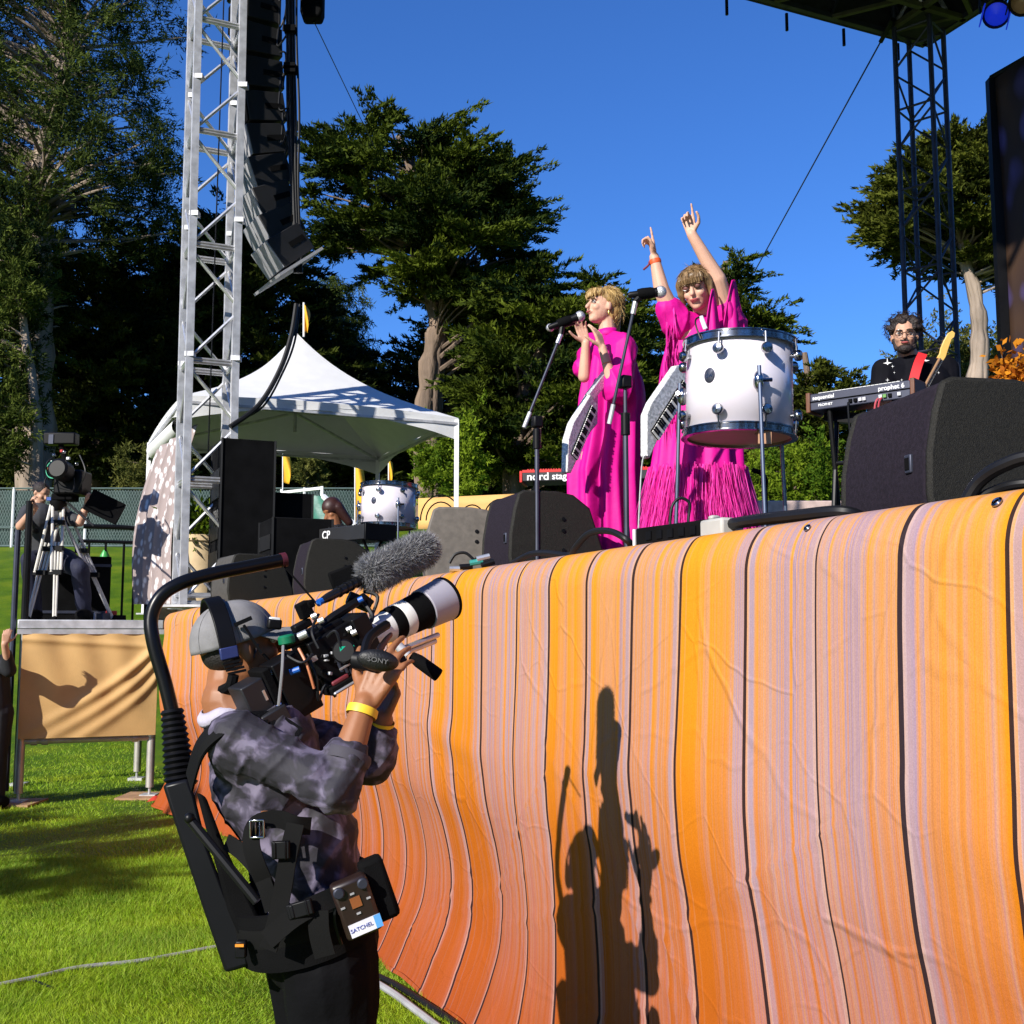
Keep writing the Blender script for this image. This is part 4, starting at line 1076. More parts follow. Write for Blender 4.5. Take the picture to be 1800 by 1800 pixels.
# painted low wall behind the stage
WALLP = mat('ochre_painted_board', (.62, .34, .10), .7, var=.3, vs=1.2, col2=(.70, .42, .14))
wl = thing('painted_board', 'ochre board with dark curves behind the rear drum', 'board', at(830, 905, 19))
MB().grid(lambda u, v: at(735, 930, 19.2).lerp(at(905, 930, 18.8), u).lerp(at(735, 876, 19.2).lerp(at(905, 868, 18.8), u), v), 6, 4).build('board_face', WALLP, wl, solid=.04)
for cx, r in ((775, 26), (775, 36), (830, 22), (880, 30)):
    MB().tube([at(cx + r * math.cos(w) * 1.0, 915 - r * 1.25 * math.sin(w), 18.72) for w in [math.pi * i / 14 for i in range(15)]], .012, 5).build('painted_curve', BLACKM, wl)
wl2 = MB(); wl2.box((0, 0, 0), (4.6, .3, .9), Matrix.Translation(at(1390, 922, 22)))
tag(wl2.build('low_wall', mat('pinkish_concrete', (.48, .36, .33), .8, var=.15, bump=.3, bs=8), bevel=.02), 'low pinkish concrete wall behind the synthesizer legs', 'wall')
# ================================================================ camera platform on the left
PX = [V((-4.86, 11.44, 0)), V((-3.72, 11.92, 0))]
pxd = (PX[1] - PX[0]).normalized(); pyd = V((-pxd.y, pxd.x, 0))           # along the front, and back
PDZ = at(150, 1090, 11.8).z
plat = thing('camera_platform', 'scaffold camera platform with aluminium deck at the left', 'platform', PX[0].lerp(PX[1], .5))
def PP(a, b, z): return PX[0] + pxd * a + pyd * b + V((0, 0, z))
PLW = (PX[1] - PX[0]).length
FM = frame(PP(0, 0, 0), pxd)
MB().box((PLW / 2, .75, PDZ - .045), (PLW + .16, 1.62, .09), FM).build('deck', ALUD, plat, bevel=.01)
MB().box((PLW / 2, -.075, PDZ - .12), (PLW + .16, .03, .05), FM).build('edge_rail', ALUD, plat)
STEELP = mat('scaffold_tube', (.50, .47, .44), .45, .6, var=.15)
for a, b in ((0, 0), (PLW, 0), (0, 1.5), (PLW, 1.5)):
    MB().tube([PP(a, b, .1), PP(a, b, PDZ - .1)], .042, 12).build('leg', STEELP, plat)
    MB().tube([PP(a, b, .0), PP(a, b, .18)], .016, 8).build('screw_jack', ALU, plat)
    MB().box(PP(a, b, .018), (.16, .16, .03)).build('foot_plate', ALUD, plat)
ZB = at(150, 1297, 11.85).z
for b in (0, 1.5):
    MB().tube([PP(.02, b, ZB), PP(PLW - .02, b, ZB)], .032, 10).build('cross_tube', STEELP, plat)
    for a in (.12, .22, PLW - .16): MB().tube([PP(a - .03, b, ZB), PP(a + .03, b, ZB)], .044, 10).build('coupler', STEELP, plat)
for b in (0, 1.5):
    pass
TAN = mat('tan_canvas', (.56, .34, .13), .75, var=.10, vs=2.5, bump=.4, bs=90, dist=.004)
def canvas(u, v):
    z = ZB + .03 + (PDZ - .17 - ZB) * v
    sag = 0
    p = PP(-.03 + (PLW + .06) * u, -.085, z)
    # sagging swag folds from the upper right corner down to the lower left
    for k, amp in ((0, .05), (.16, .04), (.33, .03)):
        c = 1.0 - .92 * (1 - u) ** .7 - k
        p += -pyd * amp * math.exp(-((v - c + .06) / .06) ** 2) * (u * .9 + .1) * (1 if v < .93 else .3)
    p += -pyd * (.02 * math.sin(v * 3.1)) - pyd * .012 * math.sin(u * 23 + v * 5) * v
    p += -pyd * .02 * math.exp(-((v - .95 + .08 * u) / .03) ** 2)
    return p
cv = MB(); cv.grid(canvas, 70, 60); tag(cv.build('canvas_sheet', TAN, None, smooth=180), 'tan canvas sheet hung across the front of the camera platform', 'canvas')
sc_ = thing('road_case', 'black flight case on the platform behind the crew member', 'road case', PP(.45, 1.2, PDZ))
MB().wbox(PP(.42, 1.25, PDZ + .36), (.85, .4, .72), FM.to_3x3().to_4x4()).build('case_body', BLACKM, sc_, bevel=.01)
for z_ in (.1, .62): MB().wbox(PP(.42, 1.045, PDZ + z_), (.86, .012, .03), FM.to_3x3().to_4x4()).build('edge_strip', STEELD, sc_)
# railings
for a, b, ht in ((-.0, .1, 1.15), (PLW - .12, 1.5, 1.0)):
    pass
rl = thing('guard_rail', 'black bent-tube guard rail at the back of the camera platform', 'railing', PP(PLW * .75, 1.45, PDZ))
zt = at(200, 928, 13.2).z
MB().tube(spline([PP(.55, 1.45, zt), PP(1.05, 1.45, zt), PP(1.20, 1.45, zt - .04), PP(1.26, 1.45, zt - .14), PP(1.27, 1.45, PDZ)], 5), .028, 8).build('top_tube', BLACKMET, rl)
MB().tube([PP(.5, 1.45, zt - .17), PP(1.27, 1.45, zt - .17)], .02, 8).build('mid_tube', BLACKMET, rl)
for a in (.62, .8, 1.0, 1.12): MB().tube([PP(a, 1.45, PDZ), PP(a, 1.45, zt - .17)], .014, 6).build('baluster', BLACKMET, rl)
rl2 = thing('guard_rail', 'tall black rail post at the left end of the camera platform', 'railing', PP(.02, .3, PDZ))
zt2 = at(24, 880, 11.6).z
MB().tube([PP(-.02, .2, 0.1), PP(-.02, .2, zt2)], .036, 10).build('post', BLACKMET, rl2)
MB().tube([PP(-.12, .25, 0.1), PP(-.12, .25, zt2 - .3)], .03, 10).build('post', STEELD, rl2)
MB().tube([PP(-.02, .2, zt2 - .28), PP(.16, 1.3, zt2 - .28)], .024, 8).build('side_tube', BLACKMET, rl2)
bt = thing('spray_bottle', 'small yellow and green bottle hanging on the platform rail', 'bottle', at(184, 1022, 13.1))
MB().lathe([(.045, 0), (.06, .03), (.06, .2), (.03, .26), (.02, .28)], Matrix.Translation(at(184, 1022, 13.1)), 14).build('bottle_body', mat('yellow_plastic', (.6, .42, .02), .4), bt)
MB().lathe([(.05, 0), (.055, .05), (.02, .12)], Matrix.Translation(at(184, 985, 13.1)), 12).build('bottle_cap', mat('green_plastic', (.05, .35, .08), .4), bt)
# wooden pads, cable and red cloth on the grass
WOOD = mat('plywood_pad', (.38, .22, .12), .8, var=.2, vs=5)
for i, (a, b, lab) in enumerate(((0, 0, 'wooden pad under the near left scaffold foot'), (PLW, 0, 'wooden pad under the right scaffold foot beside red cloth'))):
    m = MB(); p = PP(a, b, 0); m.box(p + V((0, 0, .012)), (.55 if i else .4, .5, .02)); tag(m.build('wood_pad', WOOD), lab, 'board', 'pads under the scaffold')
m = MB(); p = PP(PLW + .12, -.45, 0)
m.grid(lambda u, v: p + V((-.14 + .34 * u, -.2 + .4 * v, .03 + .04 * math.sin(u * 9) * math.sin(v * 7) + .06 * u)), 14, 14)
tag(m.build('red_cloth', mat('red_cloth', (.45, .03, .015), .8, var=.2), smooth=180), 'small heap of red cloth by the platform foot', 'cloth')
def ground_cable(label, pts, r, mt=CABLE, g='cables lying on the grass'):
    m = MB(); m.tube(spline([atz(a, b, r + .012) for a, b in pts], 8), r, 8); return tag(m.build('ground_cable', mt), label, 'cable', g)
GREYC = mat('grey_cable', (.30, .30, .31), .6, var=.15)
ground_cable('pale grey cable crossing the lawn at the lower left', [(-60, 1742), (60, 1718), (140, 1700), (250, 1688), (380, 1664), (520, 1640)], .010, GREYC)
ground_cable('thin dark cable branching beside the pale cable', [(30, 1722), (60, 1724), (90, 1736)], .006)
ground_cable('flat grey cable strip on grass by the cloth hem', [(640, 1715), (690, 1745), (730, 1775), (790, 1820)], .016, GREYC)
ground_cable('black cable beside the grey strip at the cloth hem', [(640, 1705), (690, 1728), (750, 1765), (820, 1812)], .014)

# tripod with broadcast camera
TRIW = mat('tripod_ivory', (.66, .63, .56), .4, .2, var=.08)
tri = thing('tripod', 'tall ivory camera tripod standing on the platform', 'tripod', PP(.55, .6, PDZ))
hd = at(103, 878, 12.0)
def tleg(px, py, y, off, mt=TRIW):
    foot = at(px, py, y); foot.z = PDZ + .01; d = foot - hd; mid = hd.lerp(foot, .62)
    l = MB()
    for s in (-1, 1):
        o = V(off) * s
        l.tube([hd + o * 1.2, mid + o], .017, 8); l.tube([mid + o * .4 - d * .25, foot + o * .2], .013, 8)
    l.build('leg', mt, tri)
    for t in (.2, .42, .62): MB().box(hd.lerp(foot, t), (.13, .06, .05)).build('leg_clamp', BLACK, tri)
    MB().ball(foot, .03).build('foot', BLACKM, tri)
tleg(50, 1075, 11.75, (.045, .02, 0)); tleg(96, 1082, 11.6, (.04, .02, 0)); tleg(200, 1062, 12.4, (.03, .03, 0), ALUD)
MB().lathe([(.05, -.12), (.09, -.05), (.09, .02), (.05, .03)], Matrix.Translation(hd), 16).build('bowl', BLACK, tri)
MB().box(hd + V((0, -.05, .0)), (.20, .04, .035)).build('blue_level_plate', mat('blue_plastic', (.02, .08, .35), .4), tri)
MB().tube([hd + V((.02, 0, .03)), at(165, 925, 11.7)], .012, 6).build('pan_handle', BLACKMET, tri)
bc = thing('broadcast_camera', 'bulky black broadcast camera with green ring on the tripod', 'camera', hd + V((0, 0, .03)))
MB().box(at(128, 850, 12.0), (.30, .30, .26)).build('body', BLACK, bc, bevel=.02)
MB().box(at(115, 875, 12.0), (.22, .2, .07)).build('fluid_head', BLACKM, bc, bevel=.01)
MB().lathe([(.09, 0), (.09, .05), (.11, .06), (.11, .2), (.085, .22)], zframe(at(118, 832, 11.85), V((-.1, -1, .1))), 20).build('lens_barrel', BLACK, bc)
MB().lathe([(.09, 0), (.098, 0), (.098, .025), (.09, .025)], zframe(at(97, 826, 11.75), V((-.3, -1, .1))), 20, cap=False).build('green_ring', mat('green_ring', (.0, .35, .18), .4), bc)
MB().box(at(108, 772, 12.0), (.34, .14, .13)).build('viewfinder', BLACK, bc, bevel=.015)
MB().box(at(90, 772, 11.93), (.05, .02, .10)).build('viewfinder_glass', STEELD, bc)
MB().tube([at(105, 775, 12.0), at(112, 800, 12.0), at(118, 820, 12.0)], .03, 8).build('viewfinder_arm', BLACKM, bc)
for i, (px, py, c) in enumerate(((95, 800, CHROME), (112, 795, CHROME), (86, 824, mat('orange_plastic', (.6, .15, .02), .5)), (120, 806, WHITEP), (134, 816, CHROME), (92, 812, WHITEP), (109, 793, mat('red_plastic', (.4, .02, .02), .5)))):
    MB().wbox(at(px, py, 11.78), (.035, .03, .03), rz(i)).build('knob', c, bc, bevel=.006)
for a, b, c in (((88, 830), (78, 850), (95, 866)), ((130, 840), (128, 862), (104, 858)), ((100, 800), (82, 815), (86, 845)), ((140, 800), (150, 830), (138, 860))):
    MB().tube(spline([at(*a, 11.8), at(*b, 11.72), at(*c, 11.8)]), .007, 5).build('cable', CABLE, bc)
mo = thing('monitor_hood', 'black hooded monitor tilted beside the tripod', 'monitor', at(190, 930, 12.2))
MB().box((0, 0, 0), (.34, .12, .22), frame(at(186, 893, 12.2), V((.85, .2, -.42)))).build('screen_case', BLACKM, mo, bevel=.01)
MB().box((.0, -.1, 0), (.36, .1, .24), frame(at(186, 893, 12.2), V((.85, .2, -.42)))).build('hood', BLACKM, mo)
MB().tube([at(150, 890, 12.1), at(190, 900, 12.2)], .015, 6).build('bracket', BLACKMET, mo)
REDB = mat('red_bag', (.3, .02, .02), .6)
for px, dy, sz, mt_, cn in ((152, .0, (.13, .1, .10), BLACK, 'small black equipment box beside the tripod leg'), (168, .2, (.10, .1, .09), WHITEP, 'small white equipment box at the back of the platform'), (182, -.1, (.12, .1, .08), STEELD, 'small dark grey equipment box on the platform'), (196, .1, (.09, .1, .11), REDB, 'small red equipment box on the platform'), (210, .0, (.12, .12, .06), BLACKM, 'flat black equipment box at the right end of the platform')):
    b0 = at(px, 1070, 12.4 + dy); m = MB(); m.wbox(V((b0.x, b0.y, PDZ + sz[2] / 2 + .002)), sz, rz(px * .1)); tag(m.build('equipment_box', mt_, bevel=.008), cn, 'box', 'small boxes on the platform')

# planters beside the tower
POT = mat('sand_planter', (.62, .47, .28), .8, var=.08, bump=.2, bs=20)
def planter(px, top, y, r, h, label, leaf=True):
    c = at(px, top, y); r_ = thing('planter', label, 'planter', V((c.x, c.y, c.z - h)), 'planters by the tower')
    MB().lathe([(r * .78, 0), (r * .9, h * .5), (r * .98, h * .92), (r * 1.06, h * .93), (r * 1.06, h), (r * .96, h), (r * .9, h * .94)], Matrix.Translation(V((c.x, c.y, c.z - h))), 28).build('pot', POT, r_)
    if leaf:
        rg = np.random.default_rng(int(px)); n = 1300
        q = rg.normal(size=(n, 3)) * np.array([r * .55, r * .55, .11]); 
        leafmesh('foliage', q + np.array(c) + np.array([0, 0, .13]), q * np.array([2, 2, 1]) + rg.normal(size=(n, 3)) * .15 + np.array([0, 0, .15]), rg.uniform(.06, .12, n), rg.uniform(.025, .05, n), rg.random(n), L_BUSH, r_, rg, quad=True)
planter(352, 943, 12.9, .28, .95, 'sand coloured planter with bright green plant seen through the tower', True)
planter(300, 940, 13.2, .22, 1.1, 'plain sand coloured planter half hidden by the lace curtain', False)

# ================================================================ gear on the deck
WEDGE = mat('wedge_carpet_black', (.015, .011, .018), .9, var=.25, vs=90, bump=.6, bs=420, dist=.003, spec=.2)  # purple cast of the shaded, sky-lit backs is put into the colour
WEDGES = mat('wedge_side_textured', (.012, .011, .008), .6, var=.3, vs=120, bump=.9, bs=380, dist=.003, spec=.3)
EDGE = mat('worn_edge', (.16, .15, .14), .7, var=.4, vs=60)
def wedge(label, s, d, yaw, w=.62, h=.44, l=.58, k=1.0, mt=WEDGE, ms=WEDGES):
    """floor monitor: back toward us, curved shoulders, sloping baffle facing upstage"""
    p = ST(s, d); r = thing('stage_monitor', label, 'stage monitor', p, 'floor monitors on the deck')
    M = Matrix.Translation(p) @ rz(yaw) @ Matrix.Scale(k, 4)
    prof = [(-.27, .0), (-.29, .10), (-.285, .22), (-.262, .34), (-.235, .425), (-.20, .44), (.0, .44), (.10, .425), (.2, .36), (.29, .12), (.29, .0)]
    prof = [(x * l / .58, z * h / .44) for x, z in prof]
    m = MB(); m.prism(prof, -w / 2 + .025, w / 2 - .025, M); body = m.build('cabinet', mt, r, bevel=.012)
    for sd in (-1, 1):
        m = MB(); m.prism([(x * 1.012, z * 1.008) for x, z in prof], sd * w / 2, sd * (w / 2 - .028), M); m.build('side_cheek', ms, r, bevel=.012)
        for q in (.3, .24, .14): MB().lathe([(.006, 0), (.011, 0), (.011, .004), (.0, .005)], M @ Matrix.Translation((.03, sd * (w / 2 + .001), q * h / .44)) @ Matrix.Rotation(-sd * math.pi / 2, 4, 'X'), 10).build('bolt', BLACKMET, r)
    MB().box((-.288 * l / .58, -.16, .20 * h / .44), (.012, .035, .055), M).build('badge', STEELD, r, bevel=.004)
    MB().box((-.294 * l / .58, -.16, .20 * h / .44), (.006, .02, .035), M).build('badge_face', BLACKM, r)
    # baffle grille facing upstage
    a, b = M @ V((.205 * l / .58, 0, .36 * h / .44)), M @ V((.292 * l / .58, 0, .12 * h / .44))
    MB().bar(a, b, w * .86 * k, .01).build('grille', BLACKM, r)
    return r
def on_deck(px, y):
    d = _ray(px, 900); x = d.x / d.y * y; q = V((x, y, 0)) - E0; return q.dot(SU), q.dot(SN)
s, d = on_deck(1700, 3.45); wedge('large black floor monitor at the right with rounded edge', s, d, .18, .54, .43, .56)
s, d = on_deck(952, 6.0); wedge('black floor monitor in front of the blonde singer', s, d, .34, .46, .44, .52)
s, d = on_deck(824, 6.55); wedge('brownish sunlit floor monitor left of the blonde singer', s, d, .10, .46, .42, .52, mt=mat('wedge_sunlit', (.085, .075, .075), .8, var=.15, vs=30), ms=mat('wedge_sunlit_side', (.12, .105, .09), .7, var=.15, vs=30))  # sunlight on this monitor is put into its paler brown colours
s, d = on_deck(590, 9.1); wedge('far black floor monitor behind the windscreen of the microphone', s, d, .36, .52, .46, .58)
s, d = on_deck(445, 10.2); wedge('grey floor monitor below the curved steel arm', s, d, .5, .60, .42, .58, mt=mat('wedge_grey', (.06, .055, .05), .8, var=.15, vs=30))
# black racks at the side of the stage
def case(label, px, pyt, y, w, h, dp=.55):
    s, d = on_deck(px, y); p = ST(s, d); r = thing('road_case', label, 'road case', p, 'black racks at the stage side')
    M = Matrix.Translation(p) @ rz(YAW)
    MB().box((0, 0, h / 2 + .03), (dp, w, h), M).build('case_body', BLACKM, r, bevel=.01)
    for a in (-1, 1):
        for b in (-1, 1):
            MB().bar(M @ V((a * dp / 2, b * w / 2, .03)), M @ V((a * dp / 2, b * w / 2, h + .03)), .02).build('corner_edge', BLACKMET, r)
    for i in range(3): MB().box((-dp / 2 - .006, 0, h * (.25 + .25 * i)), (.012, w * .8, h * .18), M).build('drawer', BLACK, r)
    for i in range(2): MB().box((-dp / 2 - .02, (i - .5) * w * .5, h * .5), (.02, .06, .04), M).build('latch', CHROME, r)
case('tall black equipment rack beside the silver tower', 425, 845, 12.0, .62, 1.72)
case('black equipment case next to the tall rack', 490, 915, 12.4, .8, 1.2)
case('low black case behind the far floor monitor', 520, 985, 10.6, .6, .75)
sd_ = thing('microphone_stand', 'short stand with silver base by the black racks', 'microphone stand', ST(*on_deck(418, 11.2)))
p = V(sd_['_o']); MB().tube([p, at(418, 975, 11.2)], .012, 8).build('pole', CHROME, sd_); MB().lathe([(.11, 0), (.11, .012), (.02, .03)], Matrix.Translation(p), 20).build('base', BLACKMET, sd_)

# drums
SHELL = mat('white_drum_shell', (.74, .69, .76), .22, var=.02, coat=.5)
HEADM = mat('drum_head_bounce_amber', (.70, .40, .22), .5, var=.12, vs=3)  # amber raised in place of light bounced up from the deck
def drum(label, px, pyt, pyb, y, r, yaw=0, legs=3):
    c = at(px, (pyt + pyb) / 2, y); h = (pyb - pyt) / FPX * y * .93; b = V((c.x, c.y, c.z - h / 2))
    root = thing('floor_tom', label, 'drum', V((c.x, c.y, DECK)), 'white floor drums')
    tilt = Matrix.Translation(b) @ rz(yaw) @ Matrix.Rotation(math.radians(1.5), 4, 'Y')
    MB().lathe([(r, .02), (r, h - .02)], tilt, 48, cap=False).build('shell', SHELL, root, solid=.008)
    MB().lathe([(0, .012), (r * .99, .012)], tilt, 48, cap=False).build('bottom_head', HEADM, root)
    MB().lathe([(0, h - .01), (r * .99, h - .01)], tilt, 48, cap=False).build('top_head', WHITEP, root)
    for z in (.0, h - .035):
        ho = [(r + .006, z), (r + .02, z), (r + .02, z + .005), (r + .012, z + .008), (r + .012, z + .028), (r + .018, z + .031), (r + .018, z + .036), (r - .006, z + .036), (r - .006, z)]
        MB().lathe(ho + [ho[0]], tilt, 56, cap=False).build('hoop', CHROME, root)
    for i in range(8):
        w = 2 * math.pi * i / 8 + .25
        for z in (.085, h - .085):
            M = tilt @ Matrix.Translation((r * math.cos(w), r * math.sin(w), z)) @ Matrix.Rotation(w, 4, 'Z') @ Matrix.Rotation(math.pi / 2, 4, 'Y')
            lg = MB(); lg.lathe([(.010, 0), (.010, .016), (.021, .018), (.024, .026), (.024, .038), (.019, .046), (0, .048)], M, 18)
            lo = lg.build('lug', CHROME, root)
            zz = .012 if z < h / 2 else h - .012
            q = tilt @ V(((r + .026) * math.cos(w), (r + .026) * math.sin(w), z)); q2 = tilt @ V(((r + .02) * math.cos(w), (r + .02) * math.sin(w), zz))
            MB().tube([q, q2], .004, 6).build('tension_rod', CHROME, lo)
    for i in range(legs):
        w = 2 * math.pi * i / legs - math.pi / 2 + .12 + yaw * 0
        p = tilt @ V(((r + .035) * math.cos(w), (r + .035) * math.sin(w), .20 * h / .42)); M = tilt @ Matrix.Translation((r * math.cos(w), r * math.sin(w), .2 * h / .42)) @ Matrix.Rotation(w, 4, 'Z')
        MB().ball((.022, 0, 0), (.026, .022, .042), M).build('leg_bracket', CHROME, root)
        MB().tube([M @ V((.03, .0, .0)), M @ V((.03, .055, .005))], .009, 8).build('wing_screw', CHROME, root)
        f = V((p.x + .035 * math.cos(w), p.y + .035 * math.sin(w), DECK + .015))
        lg = MB(); lg.tube([p + V((0, 0, .06)), p.lerp(f, .45), f], [.0085, .0085, .0085], 10); lo = lg.build('leg', mat('leg_steel', (.16, .19, .26), .3, .8, var=.1), root)
        MB().tube([f + V((0, 0, .03)), f - V((0, 0, .015))], .016, 8).build('rubber_foot', BLACKM, lo)
    w = -2.33; M = tilt @ Matrix.Translation(((r + .001) * math.cos(w), (r + .001) * math.sin(w), h * .56)) @ Matrix.Rotation(w, 4, 'Z') @ Matrix.Rotation(math.pi / 2, 4, 'Y')
    MB().lathe([(0, 0.003), (.022, .003), (.026, 0)], M @ Matrix.Scale(1.25, 4, (1, 0, 0)), 24, cap=False).build('badge', STEELD, root)
    letters('dw', .03, M @ Matrix.Translation((0, 0, .0035)) @ Matrix.Rotation(math.pi / 2, 4, 'Z'), 'badge_letters', CHROME, root)
    return root, tilt, h
dr, tl, dh = drum('large white floor drum on tall legs in front of the woman with raised arms', 1297, 592, 782, 4.85, .228)
tp = MB(); tp.box((.06, -.19, -.003), (.055, .07, .003), tl); tp.build('tape_tab', mat('tan_tape', (.45, .25, .14), .8), dr)
MB().box((.062, -.225, -.03), (.055, .002, .05), tl).build('tape_tab', mat('tan_tape_end', (.45, .25, .14), .8), dr)
drum('white floor drum in the sun far back by the yellow flag', 682, 848, 932, 10.4, .25, .3)

# microphone stands
MICG = mat('microphone_grille', (.62, .62, .64), .35, .7, var=.1, bump=.8, bs=900, dist=.002)
def micstand(label, base_px, y, clamp, boom0, boom1, mic0, mic1, y1, clutch):
    s, d = on_deck(base_px, y); p = ST(s, d); r = thing('microphone_stand', label, 'microphone stand', p, 'boom microphone stands')
    c = at(*clamp, y)
    MB().lathe([(.125, 0), (.125, .014), (.03, .03), (.016, .05)], Matrix.Translation(p), 24).build('round_base', BLACKMET, r)
    k = at(base_px, clutch, y); k.x, k.y = p.x, p.y
    MB().tube([p, k], .0125, 10).build('lower_tube', STEELD, r)
    MB().tube([k - V((0, 0, .07)), k + V((0, 0, .03))], .021, 12).build('clutch', BLACK, r)
    MB().tube([k, V((p.x, p.y, c.z))], .0085, 10).build('upper_tube', STEELD, r)
    MB().wbox(V((p.x, p.y, c.z)), (.05, .05, .06), rz(.4)).build('boom_clamp', BLACK, r, bevel=.008)
    b0, b1 = at(*boom0, y), at(*boom1, y1)
    MB().tube([b0, b1], .0075, 10).build('boom', CHROME if False else STEELD, r)
    MB().tube([b0, b0.lerp(b1, .16)], .011, 10).build('counterweight', ALUD, r)
    MB().tube([b1.lerp(b0, .1), b1], .012, 8).build('boom_tip', ALU, r)
    m0, m1 = at(*mic0, y1), at(*mic1, y1)
    mic = thing('microphone', 'black vocal microphone with silver grille on the ' + ('left' if base_px < 1000 else 'right') + ' boom stand', 'microphone', m0, 'vocal microphones')
    ax = (m1 - m0); L = ax.length; M = zframe(m0, ax)
    MB().lathe([(.010, 0), (.015, .01), (.017, L * .35), (.021, L * .7), (.024, L * .78)], M, 16).build('body', BLACK, mic)
    MB().ball(M @ V((0, 0, L * .84)), .028, None, 16, 10).build('grille', MICG, mic)
    MB().lathe([(.023, 0), (.026, .02), (.026, .06), (.022, .075)], M @ Matrix.Translation((0, 0, L * .25)), 16).build('clip', BLACKM, mic)
    MB().tube([b1, m0.lerp(m1, .38)], .014, 8).build('clip_mount', BLACK, mic)
    return r
micstand('black boom microphone stand left of the blonde singer', 944, 5.75, (941, 742), (921, 752), (986, 588), (964, 576), (1030, 552), 5.85, 765)
micstand('black boom microphone stand in front of the blonde singer', 1101, 5.1, (1101, 672), (1071, 745), (1117, 530), (1104, 519), (1172, 512), 5.0, 738)
MB  # second small grille on the far microphone of the left stand
m = thing('microphone', 'second microphone on the left boom pointing away to the left', 'microphone', at(985, 572, 5.9))
MB().tube([at(1010, 566, 5.9), at(975, 574, 5.9)], .016, 10).build('body', BLACK, m); MB().ball(at(967, 576, 5.9), .022).build('grille', MICG, m)

# keyboards
RED = mat('red_lacquer', (.55, .025, .02), .35, var=.08)
KEYW = mat('white_keys', (.75, .75, .73), .4, var=.02)
def keyboard(label, pl, pr, yl, yr, h, dp, body, ends, texts, standlegs=True, keyside=1):
    a, b = at(*pl, yl), at(*pr, yr); b.z = a.z if abs(b.z - a.z) < .25 else b.z
    L = (b - a).length; M = frame(a, b - a); root = thing('keyboard', label, 'keyboard', V(((a.x + b.x) / 2, (a.y + b.y) / 2, DECK)), 'keyboards on the stage')
    MB().box((L / 2, dp / 2, 0), (L, dp, h), M).build('body', body, root, bevel=.006)
    for x in (-.012, L + .012): MB().box((x, dp / 2, 0), (.026, dp + .01, h + .02), M).build('end_cheek', ends, root, bevel=.005)
    n = int(L / .0235 * .85)
    for i in range(n): MB().box((L * .08 + i * .0235, dp - .06, h / 2 + .004), (.0215, .13, .012), M).build('key', KEYW, root)
    for i in range(0, 12): MB().lathe([(.008, 0), (.007, .018), (0, .019)], M @ Matrix.Translation((L * (.1 + .07 * i), .06 + .03 * (i % 2), h / 2)), 10).build('knob', BLACK if body is not STEELD else ALU, root)
    for t, x, z, sz, sx in texts:
        letters(t, sz, M @ Matrix.Translation((L * x, -.0012, z)) @ Matrix.Rotation(math.pi / 2, 4, 'X'), 'lettering', LETTER, root, bold=True, sx=sx)
    if standlegs:
        for x in (.1, L - .1):
            for s_ in (-1, 1):
                t_ = M @ V((x, dp / 2 - s_ * dp * .3, -h / 2)); f = M @ V((x, dp / 2 + s_ * dp * .55, 0)); f.z = DECK + .015
                MB().tube([t_, f], .014, 8).build('stand_leg', BLACKMET, root)
        MB().tube([M @ V((.1, dp / 2, -h / 2 - .3)), M @ V((L - .1, dp / 2, -h / 2 - .3))], .012, 8).build('stand_bar', BLACKMET, root)
    return root, M, L
NBODY = mat('keyboard_black', (.02, .02, .022), .4, var=.1)
nk, M, L = keyboard('red stage keyboard on a stand behind the two singers', (918, 838), (1150, 838), 10.2, 10.0, .085, .33, NBODY, RED, [('nord', .12, -.004, .095, 1.1), ('stage 3', .33, -.004, .085, 1.0)])
MB().box((L / 2, .165, .048), (L, .335, .024), M).build('red_top', RED, nk)
for i in range(46): MB().box((.05 + i * (L - .1) / 46, .02, .064), (.012, .012, .012), M).build('slider_cap', RED, nk)
WOODC = mat('walnut_cheek', (.12, .045, .02), .45, var=.25, vs=6)
SYN = mat('slate_synth', (.05, .055, .085), .45, .3, var=.1)
pk_, M, L = keyboard('slate synthesizer with wooden ends beside the large monitor', (1424, 708), (1600, 683), 6.3, 5.93, .095, .16, SYN, WOODC, [('sequential', .14, .022, .032, 1.0), ('prophet 6', .82, .022, .036, 1.0), ('PROPHET', .16, -.022, .020, 1.0)])
MB().box((L / 2, -.004, .002), (L, .006, .004), M).build('panel_groove', BLACKM, pk_)
for x in (.42, .47, .52, .56, .72, .76, .81, .90): MB().box((L * x, -.006, -.022), (.018, .014, .018), M).build('socket', random.choice([ALU, BLACKM, mat('green_jack', (.1, .25, .05), .5)]), pk_)
for x, dx, c in ((.40, .02, CABLE), (.70, -.04, mat('pink_lead', (.45, .08, .10), .5)), (.73, -.03, mat('red_lead', (.40, .04, .06), .5))):
    MB().tube(spline([M @ V((L * x, -.01, -.03)), M @ V((L * x + dx * .4, -.03, -.10)), M @ V((L * x + dx, -.02, -.45))]), .005, 5).build('lead', c, pk_)
MB().bar(M @ V((L * .06, .15, -.06)), M @ V((L * .9, .15, -.16)), .10, .06).build('tier_bracket', BLACKMET, pk_)
ck, M, L = keyboard('black stage piano at the back in front of a seated musician', (528, 946), (640, 943), 10.6, 9.9, .13, .34, NBODY, BLACK, [('CP', .42, .0, .10, 1.0)])
